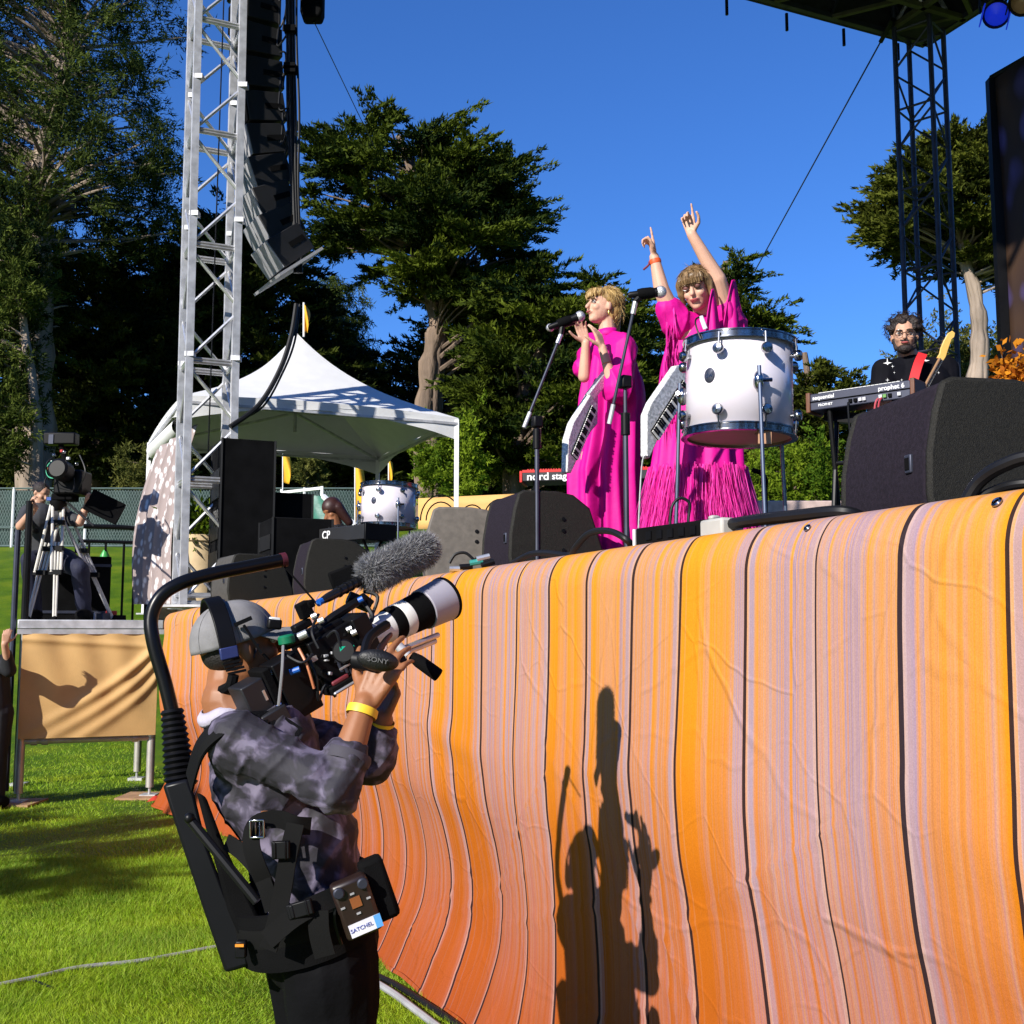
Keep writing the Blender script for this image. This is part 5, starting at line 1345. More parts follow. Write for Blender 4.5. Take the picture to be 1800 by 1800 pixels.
# low black power case and cables on the edge
pcx = thing('power_strip', 'long low black distribution box lying on the stage lip', 'power box', at(1190, 945, 4.05))
a = ST(*on_deck(1120, 4.12)) + V((0, 0, .0)); b = ST(*on_deck(1250, 3.78))
M = frame(a, b - a); Lb = (b - a).length
MB().box((Lb / 2, .06, .055), (Lb, .14, .075), M).build('box', BLACKM, pcx, bevel=.006)
MB().box((-.01, .06, .05), (.012, .14, .08), M).build('white_end', WHITEP, pcx)
for i in range(5): MB().box((Lb * (.2 + .15 * i), -.012, .06), (.03, .006, .03), M).build('outlet', BLACK, pcx)
jb = MB(); a2 = ST(*on_deck(1268, 3.72)); jb.wbox(a2 + V((0, 0, .05)), (.13, .09, .07), rz(YAW + 1.57)); jb.wbox(a2 + V((-.02, .02, .09)), (.04, .03, .02), rz(YAW))
tag(jb.build('junction_box', mat('grey_box', (.42, .41, .38), .6, var=.08), bevel=.01), 'small grey junction box at the end of the black cable', 'electrical box')
def dcable(label, pts, r, g='cables along the stage edge', mt=CABLE, name='stage_cable'):
    m = MB(); m.tube(spline(pts, 8), r, 10); return tag(m.build(name, mt), label, 'cable', g)
def dk(px, y, h=.02): return ST(*on_deck(px, y)) + V((0, 0, h))
dcable('thick black cable lying along the lip left of the large monitor', [dk(1272, 3.72, .065), dk(1330, 3.5, .06), dk(1400, 3.33, .055), dk(1480, 3.18, .05), dk(1520, 3.2, .03)], .019)
dcable('black cable arching over the lip near the singer microphone stand', [dk(900, 5.0, .02), dk(930, 4.85, .05), dk(960, 4.75, .05), dk(1000, 4.6, .03), dk(1010, 4.5, .05), dk(1035, 4.4, .10), dk(1070, 4.3, .10), dk(1100, 4.2, .06), dk(1118, 4.25, .02)], .013)
dcable('thick black cable curving round the large monitor at the right', [dk(1700, 2.75, .03), dk(1725, 2.72, .075), dk(1770, 2.66, .105), dk(1830, 2.6, .115), dk(1950, 2.5, .08)], .017)
dcable('second black cable looping by the large monitor at the right edge', [dk(1715, 2.75, .03), dk(1750, 2.72, .05), dk(1800, 2.66, .06), dk(1900, 2.6, .05)], .013)
dcable('thin white tipped cable loop standing by the drum leg', [dk(1176, 4.35, .06), at(1180, 895, 4.35), at(1195, 876, 4.35), at(1212, 885, 4.35), at(1210, 912, 4.35), dk(1205, 4.3, .03)], .006)
cx = thing('cable_connectors', 'bunch of cable connectors on the lip beside the brownish monitor', 'connectors', dk(800, 5.4, 0))
for i, (px, py, c) in enumerate(((790, 1000, ALU), (808, 997, BLACK), (826, 990, mat('teal_connector', (.03, .25, .22), .5)), (838, 983, ALU), (846, 994, BLACK))):
    p = at(px, py, 5.35); MB().tube([p, p + V((.06, .01, .005 * i))], .014, 8).build('connector', c, cx)
MB().tube(spline([at(790, 990, 5.4), at(800, 975, 5.4), at(818, 972, 5.4), at(834, 985, 5.4)]), .008, 6).build('lead', CABLE, cx)
# small bent lamp stand between drum and synthesizer
ls = thing('microphone_stand', 'short bent black microphone stand seen between the drum legs', 'microphone stand', ST(*on_deck(1343, 6.2)))
p = V(ls['_o']); MB().tube(spline([p, at(1345, 870, 6.2), at(1346, 845, 6.2), at(1338, 832, 6.2), at(1322, 826, 6.2)]), .014, 8).build('gooseneck', BLACKM, ls)
MB().lathe([(.1, 0), (.1, .012), (.02, .03)], Matrix.Translation(p), 16).build('base', BLACKMET, ls)
# clip microphone above the near drum
cm = thing('clip_microphone', 'small clip-on microphone bending over the drum rim', 'microphone', at(1234, 590, 4.75))
MB().tube(spline([at(1232, 596, 4.7), at(1224, 575, 4.72), at(1223, 562, 4.74), at(1232, 556, 4.75)]), .004, 6).build('gooseneck', CABLE, cm)
MB().tube([at(1232, 556, 4.75), at(1240, 578, 4.75)], .010, 8).build('capsule', LETTER, cm)
# ================================================================ people
def limb(mb, pts, rs, n=12):
    for i in range(len(pts) - 1): cone_prim(mb, pts[i], rs[i], pts[i + 1], rs[i + 1], n)
def nz_(co, sc_, seed=0):
    """cheap smooth noise, about -1..1"""
    x = co * sc_
    return (np.sin(x[:, 0] * 1.7 + 1.3 * np.sin(x[:, 1] * 1.1 + seed) + seed) + np.sin(x[:, 1] * 2.1 + 1.7 * np.sin(x[:, 2] * .9 + seed)) + np.sin(x[:, 2] * 1.9 + 1.4 * np.sin(x[:, 0] * 1.3 + 2 * seed))) / 3
def loft(rings, nu, M=None, cap=False):
    """rings: list of functions/point lists around"""
    k = len(rings); m = MB(); vs = [p for r in rings for p in r]; fs = []
    for i in range(k - 1):
        for j in range(nu): fs.append((i * nu + j, i * nu + (j + 1) % nu, (i + 1) * nu + (j + 1) % nu, (i + 1) * nu + j))
    if cap: fs.append(tuple(range(nu))); fs.append(tuple((k - 1) * nu + j for j in range(nu))[::-1])
    return m.add(vs, fs)

# ---------------------------------------------------------------- the camera operator on the grass
FB = V((.90, .43, 0)).normalized(); LB = V((-.43, .90, 0)).normalized()
CMD = 2.90
pel = at(562, 1630, CMD + .06); gx = V((pel.x, pel.y, 0))
op = thing('person', 'camera operator in grey cap and camouflage jacket standing on the grass', 'person', gx + FB * .02)
BF = frame((0, 0, 0), FB)
chest = at(468, 1345, CMD + .03); belly = at(532, 1495, CMD + .04); neck = at(402, 1232, CMD + .03); hc = at(424, 1143, CMD + .05)
shR = at(415, 1302, CMD - .15); shL = at(440, 1290, CMD + .22)
elR = at(592, 1388, CMD - .20); wrR = at(641, 1238, CMD - .13)
elL = at(655, 1335, CMD + .20); wrL = at(672, 1265, CMD + .17)
hf = V((.86, .42, .20)).normalized()
b = MB()
HM = head(b, hc, hf, V((-.1, -.05, 1)), 1.0)
limb(b, [hc + V((-.03, 0, -.06)), neck], [.055, .062])
ell(b, chest, (.125, .185, .20), BF); ell(b, belly, (.13, .165, .17), BF); ell(b, pel, (.13, .165, .14), BF)
limb(b, [neck, chest], [.07, .11]); limb(b, [chest, belly, pel], [.12, .12, .13])
limb(b, [shR, elR, wrR], [.062, .046, .029]); limb(b, [shL, elL, wrL], [.062, .046, .03]); limb(b, [chest, shR], [.10, .065]); limb(b, [chest, shL], [.10, .065])
hand(b, wrR, V((.42, .10, .80)), V((-.25, -1, .10)), -1, (.30, .36, .42, .5), 1.2, .2)
hand(b, wrL, V((.35, .05, .9)), V((.75, .5, -.3)), 1, (.7, .75, .8, .85), 1.0, .3)
for s_, dy in ((-1, 0), (1, .03)):
    hp = pel + LB * .09 * s_ + V((0, 0, -.06)); kn = V((hp.x + .03, hp.y, .50)); an = V((hp.x - .01 - .02 * s_, hp.y + .02 * s_, .09))
    limb(b, [hp, kn, an], [.095, .062, .042]); limb(b, [an, an + FB * .16 + V((0, 0, -.05))], [.04, .036])
fbuild(fuse(b, .0048, 3), 'body', SKIND, op)
# jacket
def camo():
    m = mat('camo_jacket', (.10, .095, .13), .75, var=.1); nt = m.node_tree; b_ = nt.nodes['Principled BSDF']
    tc = nt.nodes.new('ShaderNodeTexCoord'); n1 = nt.nodes.new('ShaderNodeTexNoise'); n1.inputs['Scale'].default_value = 17; n1.inputs['Detail'].default_value = 3; n1.inputs['Distortion'].default_value = .5
    r = nt.nodes.new('ShaderNodeValToRGB'); r.color_ramp.interpolation = 'EASE'; e = r.color_ramp.elements
    e[0].position = .455; e[0].color = (.020, .018, .026, 1); e[1].position = .60; e[1].color = (.135, .115, .175, 1); k = e.new(.48); k.color = (.032, .027, .042, 1); k = e.new(.53); k.color = (.062, .053, .085, 1)
    nt.links.new(tc.outputs['Object'], n1.inputs['Vector']); nt.links.new(n1.outputs['Fac'], r.inputs[0]); nt.links.new(r.outputs[0], b_.inputs['Base Color'])
    n2 = nt.nodes.new('ShaderNodeTexNoise'); n2.inputs['Scale'].default_value = 18; n2.inputs['Detail'].default_value = 5; n2.inputs['Distortion'].default_value = .8
    bp = nt.nodes.new('ShaderNodeBump'); bp.inputs['Strength'].default_value = .3; bp.inputs['Distance'].default_value = .012
    nt.links.new(tc.outputs['Object'], n2.inputs['Vector']); nt.links.new(n2.outputs['Fac'], bp.inputs['Height']); nt.links.new(bp.outputs[0], b_.inputs['Normal'])
    return m
CAMO = camo()
j = MB()
ell(j, chest, (.140, .195, .205), BF); ell(j, belly, (.142, .180, .185), BF); ell(j, belly.lerp(pel, .6), (.142, .178, .15), BF)
limb(j, [neck + V((0, 0, -.05)), chest], [.07, .14])
cuff = elR.lerp(wrR, .38)
limb(j, [chest.lerp(shR, .5), shR, shR.lerp(elR, .5), elR, cuff], [.10, .076, .068, .062, .053]); cl_ = elL.lerp(wrL, .55); limb(j, [chest.lerp(shL, .5), shL, elL, cl_], [.12, .09, .068, .056])
arm_a, arm_b, arm_c = np.array(shR), np.array(elR), np.array(cuff)
def jfold(co):
    rdg = lambda x: 1 - np.abs(np.sin(x))
    wv = nz_(co, 7, 8)
    fold0 = .0075 * (rdg(co[:, 2] * 30 + co[:, 0] * 16 + 2.2 * wv) ** 2 - .4) * (.5 + .5 * nz_(co, 6, 4)) + .005 * (rdg(co[:, 2] * -24 + co[:, 0] * 34 + 2 * wv) ** 3 - .3)
    fold = fold0 + nz_(co, 9, 1) * .004 - np.abs(nz_(co * np.array([1, 1, 2.2]), 17, 3)) * .004
    # deep drag folds round the elbow and across the ribs
    t = (co - arm_a) @ ((arm_b - arm_a) / np.linalg.norm(arm_b - arm_a))
    near = np.exp(-(np.linalg.norm(co - arm_b, axis=1) / .16) ** 2)
    fold += near * .0045 * np.sin(t * 75 + 3 * nz_(co, 12, 2))
    tor = np.exp(-((co[:, 2] - float(chest.z) + .10) / .16) ** 2)
    fold += tor * .0045 * np.sin((co[:, 2] * 62 + co[:, 0] * 34) + 2.5 * nz_(co, 9, 5))
    return fold
fbuild(fuse(j, .0055, 3, jfold), 'jacket', CAMO, op)
m = MB(); m.lathe([(.055, -.016), (.058, 0), (.055, .010), (.045, .010), (.048, -.016)], zframe(cuff, wrR - elR), 24, cap=False); m.build('sleeve_cuff', mat('cuff_dark', (.05, .045, .06), .8), op)
CR = zframe(neck + V((.004, 0, -.030)), V((-.26, -.08, 1)), FB)
m = MB(); m.grid(lambda u, v: CR @ V(((.078 - .012 * v + .010 * math.sin(v * 3)) * math.cos(u * 5.6 + .34), (.078 - .012 * v + .010 * math.sin(v * 3)) * math.sin(u * 5.6 + .34), -.012 + .034 * v * (1 - .5 * abs(2 * u - 1) ** 3) + .004 * math.sin(u * 20))), 40, 6); m.build('collar', mat('white_collar', (.42, .39, .48), .85, var=.10, vs=20, bump=.5, bs=30), op, smooth=180, solid=.003)
m = MB(); m.lathe([(.0375, -.008), (.0385, .0), (.0375, .012)], zframe(wrR.lerp(elR, .10), wrR - elR), 24, cap=False, sx=1.0, sy=.95); m.build('wristband', mat('yellow_wristband', (.85, .55, .03), .5), op)
m = MB(); m.lathe([(.034, -.008), (.035, .008)], zframe(wrL.lerp(elL, .10), wrL - elL), 20, cap=False); m.build('wristband', mat('yellow_band_far', (.85, .6, .03), .5), op)
# trousers
t = MB()
ell(t, pel + V((0, 0, -.02)), (.15, .185, .15), BF)
for s_ in (-1, 1):
    hp = pel + LB * .09 * s_ + V((0, 0, -.06)); kn = V((hp.x + .03, hp.y, .50)); an = V((hp.x - .01 - .02 * s_, hp.y + .02 * s_, .07))
    limb(t, [hp, hp.lerp(kn, .5), kn, an], [.125, .105, .085, .075])
fbuild(fuse(t, .007, 3, lambda co: nz_(co, 18, 4) * .008), 'trousers', mat('black_trousers', (.004, .004, .005), .8, spec=.08, bump=.4, bs=25, dist=.01), op)
for s_ in (-1, 1):
    a = pel + LB * .09 * s_; a = V((a.x - .01 - .02 * s_, a.y + .02 * s_, .045)); q = MB(); ell(q, a + FB * .07, (.15, .05, .045), BF); q.build('shoe', BLACK, op)
# cap
CAPM = mat('grey_cap', (.20, .195, .20), .85, var=.10, vs=30, bump=.5, bs=350, dist=.002)
CM = HM @ Matrix.Translation((-.014, 0, .036)) @ Matrix.Rotation(math.radians(-6), 4, 'Y')
def cap_pt(u, v):
    w = u * 2 * math.pi; ph = v * math.pi / 2
    r = .112 + .002 * math.cos(6 * w); z = .095 * math.sin(ph) - .012 * (1 - v)
    return CM @ V((r * math.cos(ph) ** .8 * math.cos(w), .086 / .112 * r * math.cos(ph) ** .8 * math.sin(w), z))
hat = thing('baseball_cap', 'plain grey baseball cap on the camera operator', 'cap', CM @ V((0, 0, -.02)))
MB().grid(cap_pt, 48, 16, wrap=True).build('crown_panel', CAPM, hat, smooth=180, solid=.003)
def brim(u, v):
    w = (u - .5) * 2.2; r0 = .108; e = .085 * math.cos(w * .72)
    x = r0 * math.cos(w) + e * v; y = .083 / .108 * r0 * math.sin(w) * (1 + .04 * v)
    return CM @ V((x, y, -.012 - .020 * v - 3.2 * y * y * v + .0))
MB().grid(brim, 24, 8).build('brim', CAPM, hat, smooth=180, solid=.004)
MB().ball(CM @ V((0, 0, .096)), .007).build('button', CAPM, hat)
for i in range(6):
    w = i * math.pi / 3 + .5; MB().tube([cap_pt((w / (2 * math.pi)) % 1, v / 8) * 1.0 for v in range(9)], .0012, 4).build('seam', mat('cap_seam', (.12, .12, .12), .9), hat)
# hair under the cap, short sides
h = MB(); ell(h, HM @ V((-.040, 0, .004)), (.063, .071, .052), HM); fbuild(fuse(h, .005, 2), 'hair', mat('black_hair', (.010, .008, .008), .6, bump=.5, bs=300), op)
face(HM, op, brow=EYED)
MB().tube([HM @ V((.03, -.066, .01)), HM @ V((.01, -.074, -.02))], .004).build('sideburn', EYED, op)
# single-sided headset with a temple pad
hs = thing('headset', 'black single-ear headset worn over the grey cap', 'headset', HM @ V((-.05, 0, -.05)))
bandp = []
for i in range(15):
    w = -1.25 + 2.6 * i / 14 ; bandp.append(HM @ V((-.052 - .016 * math.cos(w), -.094 * math.sin(w), .02 + .125 * math.cos(w))))
bandp = [HM @ V((-.052, -.094 * math.sin(w), .012 + .128 * math.cos(w))) for w in [-1.75 + 3.5 * i / 18 for i in range(19)]]
MB().ribbon(bandp, [p - HM @ V((-.052, 0, .0)) for p in bandp], .042, .009).build('headband', BLACK, hs, bevel=.002)
q = MB(); q.box((0, 0, 0), (.045, .012, .03), HM @ Matrix.Translation((-.052, -.098, .006))); q.build('slider_buckle', mat('blue_slider', (.02, .03, .12), .4), hs, bevel=.003)
for i in range(4): MB().box((0, 0, 0), (.045, .010, .006), HM @ Matrix.Translation((-.05 + .003 * i, -.096, -.018 - .009 * i))).build('grip_rib', BLACK, hs)
MB().ball(HM @ V((-.03, .095, -.01)), (.035, .02, .04)).build('ear_cup', BLACKM, hs)
MB().tube(spline([HM @ V((-.05, -.094, -.05)), HM @ V((-.06, -.085, -.075)), HM @ V((-.075, -.05, -.085))]), .014, 8).build('cushion', BLACKM, hs)
MB().bar(HM @ V((-.004, -.097, .066)), HM @ V((.026, -.101, -.012)), .010, .006).build('temple_arm', BLACK, hs)
MB().bar(HM @ V((-.026, -.095, .070)), HM @ V((.018, -.099, .080)), .013, .010).build('temple_pad', BLACK, hs)
MB().tube([HM @ V((.03, -.100, -.015)), HM @ V((.055, -.097, -.055)), HM @ V((.085, -.07, -.07))], .004, 6).build('mic_boom', BLACK, hs)
q = MB(); q.box((0, 0, 0), (.036, .022, .026), HM @ Matrix.Translation((.075, -.085, .052)) @ Matrix.Rotation(.3, 4, 'Y')); q.build('clip_box', BLACK, hs, bevel=.005)  # small black box with a white top, clipped by the brim
q = MB(); q.box((0, 0, .0125), (.026, .018, .008), HM @ Matrix.Translation((.075, -.085, .053)) @ Matrix.Rotation(.3, 4, 'Y')); q.build('clip_box_cap', LETTER, hs, bevel=.002)

# support vest: back plate, bellows, overhead arm, belt and straps
vest = thing('camera_support_vest', 'black body-worn camera support with curved overhead arm', 'camera support', at(430, 1700, CMD + .03))
vp = [(286, 1380), (330, 1368), (342, 1398), (362, 1480), (396, 1570), (430, 1650), (438, 1698), (396, 1710), (358, 1600), (318, 1480)]
m = MB(); k = len(vp)
fr_, bk_ = [at(a, b_, CMD - .07) for a, b_ in vp], [at(a, b_, CMD + .13) for a, b_ in vp]
m.add(fr_ + bk_, [tuple(range(k)), tuple(range(2 * k - 1, k - 1, -1))] + [(i, i + k, (i + 1) % k + k, (i + 1) % k) for i in range(k)])
m.build('back_plate', mat('vest_shell', (.006, .006, .008), .35, var=.1, spec=.2), vest, bevel=.008)
m = MB(); pts2 = [(345, 1392), (362, 1400), (392, 1480), (430, 1560), (470, 1640), (440, 1690), (400, 1600)]
f2, b2 = [at(a, b_, CMD - .09) for a, b_ in pts2], [at(a, b_, CMD + .15) for a, b_ in pts2]; k = len(pts2)
m.add(f2 + b2, [tuple(range(k)), tuple(range(2 * k - 1, k - 1, -1))] + [(i, i + k, (i + 1) % k + k, (i + 1) % k) for i in range(k)]); m.build('back_padding', BLACKM, vest, bevel=.01)
p0, p1 = at(303, 1252, CMD + .04), at(318, 1378, CMD + .03)
for i in range(13):
    t_ = i / 12; c = p0.lerp(p1, t_); r = .030 + .013 * t_
    MB().lathe([(r * .82, -.0075), (r, 0), (r * .82, .0075)], zframe(c, p1 - p0), 20).build('bellows_ring', BLACK, vest)
armp = spline([at(304, 1258, CMD + .04), at(290, 1200, CMD + .04), at(270, 1130, CMD + .04), at(266, 1085, CMD + .05), at(283, 1048, CMD + .06), at(318, 1025, CMD + .08), at(372, 1009, CMD + .12), at(432, 997, CMD + .17), at(494, 985, CMD + .22)], 6)
MB().tube(armp, .0182, 14).build('overhead_arm', mat('arm_tube', (.005, .005, .006), .3, .1, spec=.3), vest)
MB().tube([armp[-1], armp[-1] + (armp[-1] - armp[-2]).normalized() * .014], .0205, 14).build('end_cap', mat('maroon_cap', (.08, .01, .02), .5), vest)
MB().tube([at(495, 990, CMD + .22), at(560, 1065, CMD + .22)], .003, 6).build('suspension_line', BLACKM, vest)
MB().tube([at(332, 1438, CMD - .16), at(452, 1585, CMD - .20)], .0115, 10).build('strut', BLACKMET, vest); MB().ball(at(333, 1438, CMD - .165), .013).build('strut_bolt', BLACKMET, vest)
# belt: elliptical band, higher at the front
def belt(rx, ry, h0, c, tiltdeg, name, mt, t=.012, wav=0):
    M = Matrix.Translation(c) @ BF.to_3x3().to_4x4() @ Matrix.Rotation(math.radians(tiltdeg), 4, 'Y'); m = MB()
    m.lathe([(1, -h0 / 2), (1.015, 0), (1, h0 / 2), (.93, h0 / 2), (.93, -h0 / 2), (1, -h0 / 2)], M @ Matrix.Diagonal((rx, ry, 1, 1)), 48, cap=False)
    return m.build(name, mt, vest)
belt(.178, .208, .135, at(536, 1600, CMD + .04), -17, 'hip_belt', BLACKM)
belt(.182, .213, .045, at(534, 1590, CMD + .04), -17, 'belt_webbing', WEB)
OUT = V((-.1, -1, .15))
def strap(pts, w, nrm=OUT, nm='strap', mt=WEB, dy=-.215):
    return MB().ribbon(spline([at(a, b_, CMD + q) for a, b_, q in pts], 5), nrm, w, .005).build(nm, mt, vest)
strap([(335, 1375, -.12), (352, 1320, -.17), (382, 1286, -.19), (420, 1268, -.17), (470, 1270, -.12), (520, 1300, -.10)], .062, V((-.35, -.75, .6)), 'shoulder_pad', mat('pad_black', (.006, .006, .007), .8, spec=.1, bump=.3, bs=200))
strap([(340, 1372, -.13), (356, 1322, -.185), (386, 1290, -.205), (424, 1272, -.18)], .030, V((-.35, -.75, .6)))
strap([(470, 1560, -.20), (452, 1520, -.215), (442, 1480, -.215), (452, 1448, -.205), (490, 1440, -.195), (520, 1450, -.19), (545, 1452, -.17)], .040)
strap([(520, 1448, -.20), (508, 1500, -.21), (498, 1560, -.215), (486, 1620, -.215), (472, 1668, -.21)], .042)
strap([(400, 1480, -.12), (428, 1500, -.18), (460, 1540, -.205), (480, 1600, -.21)], .036)
strap([(470, 1652, -.215), (520, 1610, -.222), (580, 1580, -.19), (640, 1560, -.12)], .045)
strap([(560, 1600, -.215), (562, 1640, -.215), (572, 1680, -.21)], .048, nm='hanging_strap')
for a, b_, s_, mt_ in ((452, 1457, (.034, .012, .042), CHROME), (494, 1494, (.042, .014, .040), BLACK), (528, 1598, (.060, .016, .034), BLACK)):
    q = MB(); M = frame(at(a, b_, CMD - .225), V((.95, -.1, .28 if a > 500 else .05))); 
    if mt_ is CHROME:
        for dx, dz, sx, sz in ((0, .019, .036, .005), (0, -.019, .036, .005), (-.016, 0, .005, .04), (.016, 0, .005, .04)): q.box((dx, 0, dz), (sx, .008, sz), M)
        for dx in (-.005, .005): q.box((dx, 0.004, 0), (.004, .006, .036), M)
    else:
        q.box((0, 0, 0), s_, M); q.box((-s_[0] * .3, -.006, 0), (s_[0] * .18, .008, s_[2] * .9), M); q.box((s_[0] * .3, -.006, 0), (s_[0] * .12, .008, s_[2] * 1.05), M)
    q.build('buckle', mt_, vest, bevel=.003)
q = MB(); q.box(at(424, 1668, CMD - .13), (.026, .02, .04)); q.build('latch', BLACK, vest, bevel=.004)
q = MB(); q.box(at(421, 1662, CMD - .15), (.02, .004, .006)); q.build('orange_tab', mat('orange_tab', (.7, .25, .02), .5), vest)
# radio pack on the belt
rad = thing('wireless_pack', 'black belt pack with two round knobs and white tape label', 'belt pack', at(625, 1650, CMD - .14))
RM = frame(at(626, 1592, CMD - .17), V((.80, .18, .30)), V((-.33, -.1, .94)))
q = MB(); q.box((0, 0, 0), (.088, .045, .135), RM); q.build('case', mat('pack_case', (.022, .012, .010), .35), rad, bevel=.010)
for x in (-.028, .030): MB().lathe([(.013, 0), (.013, .008), (.010, .011), (.004, .011)], RM @ Matrix.Translation((x, -.021, .048)) @ Matrix.Rotation(math.pi / 2, 4, 'X'), 20).build('knob', STEELD, rad)
q = MB(); q.box((.002, -.024, .014), (.024, .003, .024), RM); q.build('amber_key', mat('amber_key', (.25, .08, .02), .5), rad)
for x, z in ((-.03, .012), (.032, .012), (.0, -.012), (0, .035)): MB().box((x, -.024, z), (.010, .003, .004), RM).build('button', ALUD, rad)
q = MB(); q.box((.005, -.0245, -.045), (.075, .0025, .030), RM); lb = q.build('tape_label', mat('white_tape', (.70, .70, .76), .5), rad)
q = MB(); q.box((.036, -.0250, -.045), (.016, .003, .030), RM); q.build('blue_tape', mat('blue_tape', (.10, .35, .75), .5), rad)
letters('SATCHEL', .013, RM @ Matrix.Translation((-.004, -.0262, -.045)) @ Matrix.Rotation(math.pi / 2, 4, 'X'), 'lettering', mat('blue_ink', (.03, .05, .30), .6), rad)
q = MB(); q.box((.062, .03, .01), (.06, .05, .15), RM); q.build('pouch', BLACKM, rad, bevel=.012)
MB().tube(spline([at(636, 1530, CMD - .14), at(600, 1560, CMD - .18), at(588, 1610, CMD - .19), at(600, 1660, CMD - .17)]), .004, 6).build('lead', CABLE, rad)

# the camera rig in his hands
cam_o = at(560, 1150, CMD + .04); CA = V((.70, .50, .44)).normalized()
RG = frame(cam_o, CA, V((0, 0, 1)))
rig = thing('cinema_camera', 'black video camera with long white lens aimed up at the stage', 'camera', at(560, 1200, CMD + .03))
def rbox(px, py, dy, sz, nm, mt_=BLACK, bev=.004, roll=0):
    q = MB(); M = RG.to_3x3().to_4x4() @ Matrix.Rotation(roll, 4, 'Y'); M.translation = at(px, py, CMD + dy); q.box((0, 0, 0), sz, M); return q.build(nm, mt_, rig, bevel=bev)
bd = rbox(585, 1150, .05, (.15, .11, .135), 'body'); rbox(560, 1120, .03, (.12, .09, .05), 'top_block')
rbox(628, 1120, .07, (.05, .12, .12), 'front_plate')
rbox(512, 1205, -.02, (.085, .08, .155), 'recorder', BLACK); rbox(447, 1238, -.07, (.062, .085, .120), 'battery', mat('battery_grey', (.010, .010, .013), .5)); rbox(474, 1222, -.05, (.024, .09, .145), 'battery_plate', BLACKM)
rbox(474, 1262, -.075, (.07, .09, .045), 'battery_foot', mat('battery_grey2', (.012, .012, .015), .5))
rbox(603, 1200, .0, (.10, .06, .022), 'base_plate', BLACKM); rbox(598, 1195, -.03, (.05, .01, .012), 'red_label', mat('maroon_label', (.15, .02, .03), .5)); rbox(610, 1207, -.035, (.08, .01, .008), 'rail', ALU)
for i in range(5): rbox(596 + i * 9, 1168 + i * 1.5, -.03, (.004, .012, .04), 'vent_slot', STEELD, 0)
q = MB(); q.box((0, 0, 0), (.036, .006, .030), frame(at(611, 1146, CMD - .05), V((1, 0, .12)))); q.build('green_screen', mat('green_screen', (.0, .33, .20), .3), rig)
MB().lathe([(.030, 0), (.030, .02), (.026, .024)], zframe(at(608, 1146, CMD - .03), V((-.1, -1, .1))), 24).build('screen_bezel', BLACK, rig)
rbox(606, 1172, -.05, (.03, .006, .004), 'mark', ALU, 0); rbox(552, 1158, -.04, (.016, .006, .012), 'mark', ALU, 0); rbox(478, 1182, -.075, (.012, .006, .011), 'square_label', LETTER, 0)
rbox(470, 1205, -.09, (.018, .005, .016), 'dial', STEELD, .002); rbox(466, 1222, -.1, (.006, .005, .026), 'mark', ALU, 0)
q = MB(); q.tube([at(560, 1105, CMD + .02), at(585, 1085, CMD + .03), at(640, 1050, CMD + .10), at(652, 1062, CMD + .11)], .012, 8); q.build('top_handle', BLACK, rig)
rbox(535, 1072, .0, (.034, .03, .042), 'monitor_box', BLACKM, .004); rbox(530, 1100, .0, (.05, .03, .02), 'monitor_foot', BLACK); rbox(545, 1062, .0, (.02, .02, .02), 'monitor_hinge', BLACKM)
q = MB(); q.tube([at(500, 1132, CMD - .06), at(540, 1118, CMD - .03), at(556, 1112, CMD)], [.017, .014, .014], 12); q.build('viewfinder', BLACK, rig)
q = MB(); q.lathe([(.016, -.010), (.021, -.006), (.021, .010), (.016, .014)], zframe(at(504, 1126, CMD - .065), V((-.2, -.1, 1))), 20); q.build('green_eyecup', mat('green_rubber', (.0, .16, .07), .5), rig)
q = MB(); q.tube([at(525, 1120, CMD - .05), at(540, 1113, CMD - .05)], .011, 12); q.build('clamp', ALU, rig)
for a, b_, d_ in ((610, 1108, .0), (618, 1114, .0), (548, 1085, -.01), (560, 1093, -.02)): q = MB(); q.tube([at(a, b_, CMD + d_), at(a + 9, b_ - 4, CMD + d_)], .008, 10); q.build('clamp', ALU, rig)
for pts, r, mt_ in (([(498, 1135, -.08), (496, 1180, -.11), (490, 1240, -.10)], .004, mat('grey_lead', (.2, .2, .21), .5)), ([(540, 1150, -.06), (556, 1190, -.07), (560, 1230, -.05), (572, 1205, -.04), (590, 1225, -.03)], .004, CABLE), ([(525, 1140, -.07), (540, 1170, -.09), (552, 1210, -.07)], .0035, mat('orange_lead', (.6, .22, .10), .5)),
                   ([(640, 1060, .08), (655, 1085, .06), (640, 1105, .03)], .006, CABLE), ([(560, 1080, .0), (548, 1110, -.05), (560, 1140, -.06)], .004, CABLE), ([(500, 1150, -.08), (530, 1165, -.10), (550, 1150, -.08)], .004, CABLE), ([(575, 1120, -.04), (590, 1110, -.05), (600, 1140, -.05)], .004, CABLE), ([(640, 1040, .12), (664, 1050, .1), (650, 1090, .08)], .005, CABLE)):
    MB().tube(spline([at(a, b_, CMD + c_) for a, b_, c_ in pts], 5), r, 6).build('lead', mt_, rig)
BLUEC = mat('blue_connector', (.01, .10, .45), .4)
for a, b_, c_, e_ in ((510, 1182, 527, 1176), (488, 1243, 496, 1240), (630, 1056, 638, 1052), (558, 1062, 563, 1059)): MB().tube([at(a, b_, CMD - .08 if a < 540 else CMD + .06), at(c_, e_, CMD - .08 if a < 540 else CMD + .06)], .008, 10).build('connector', BLUEC, rig)
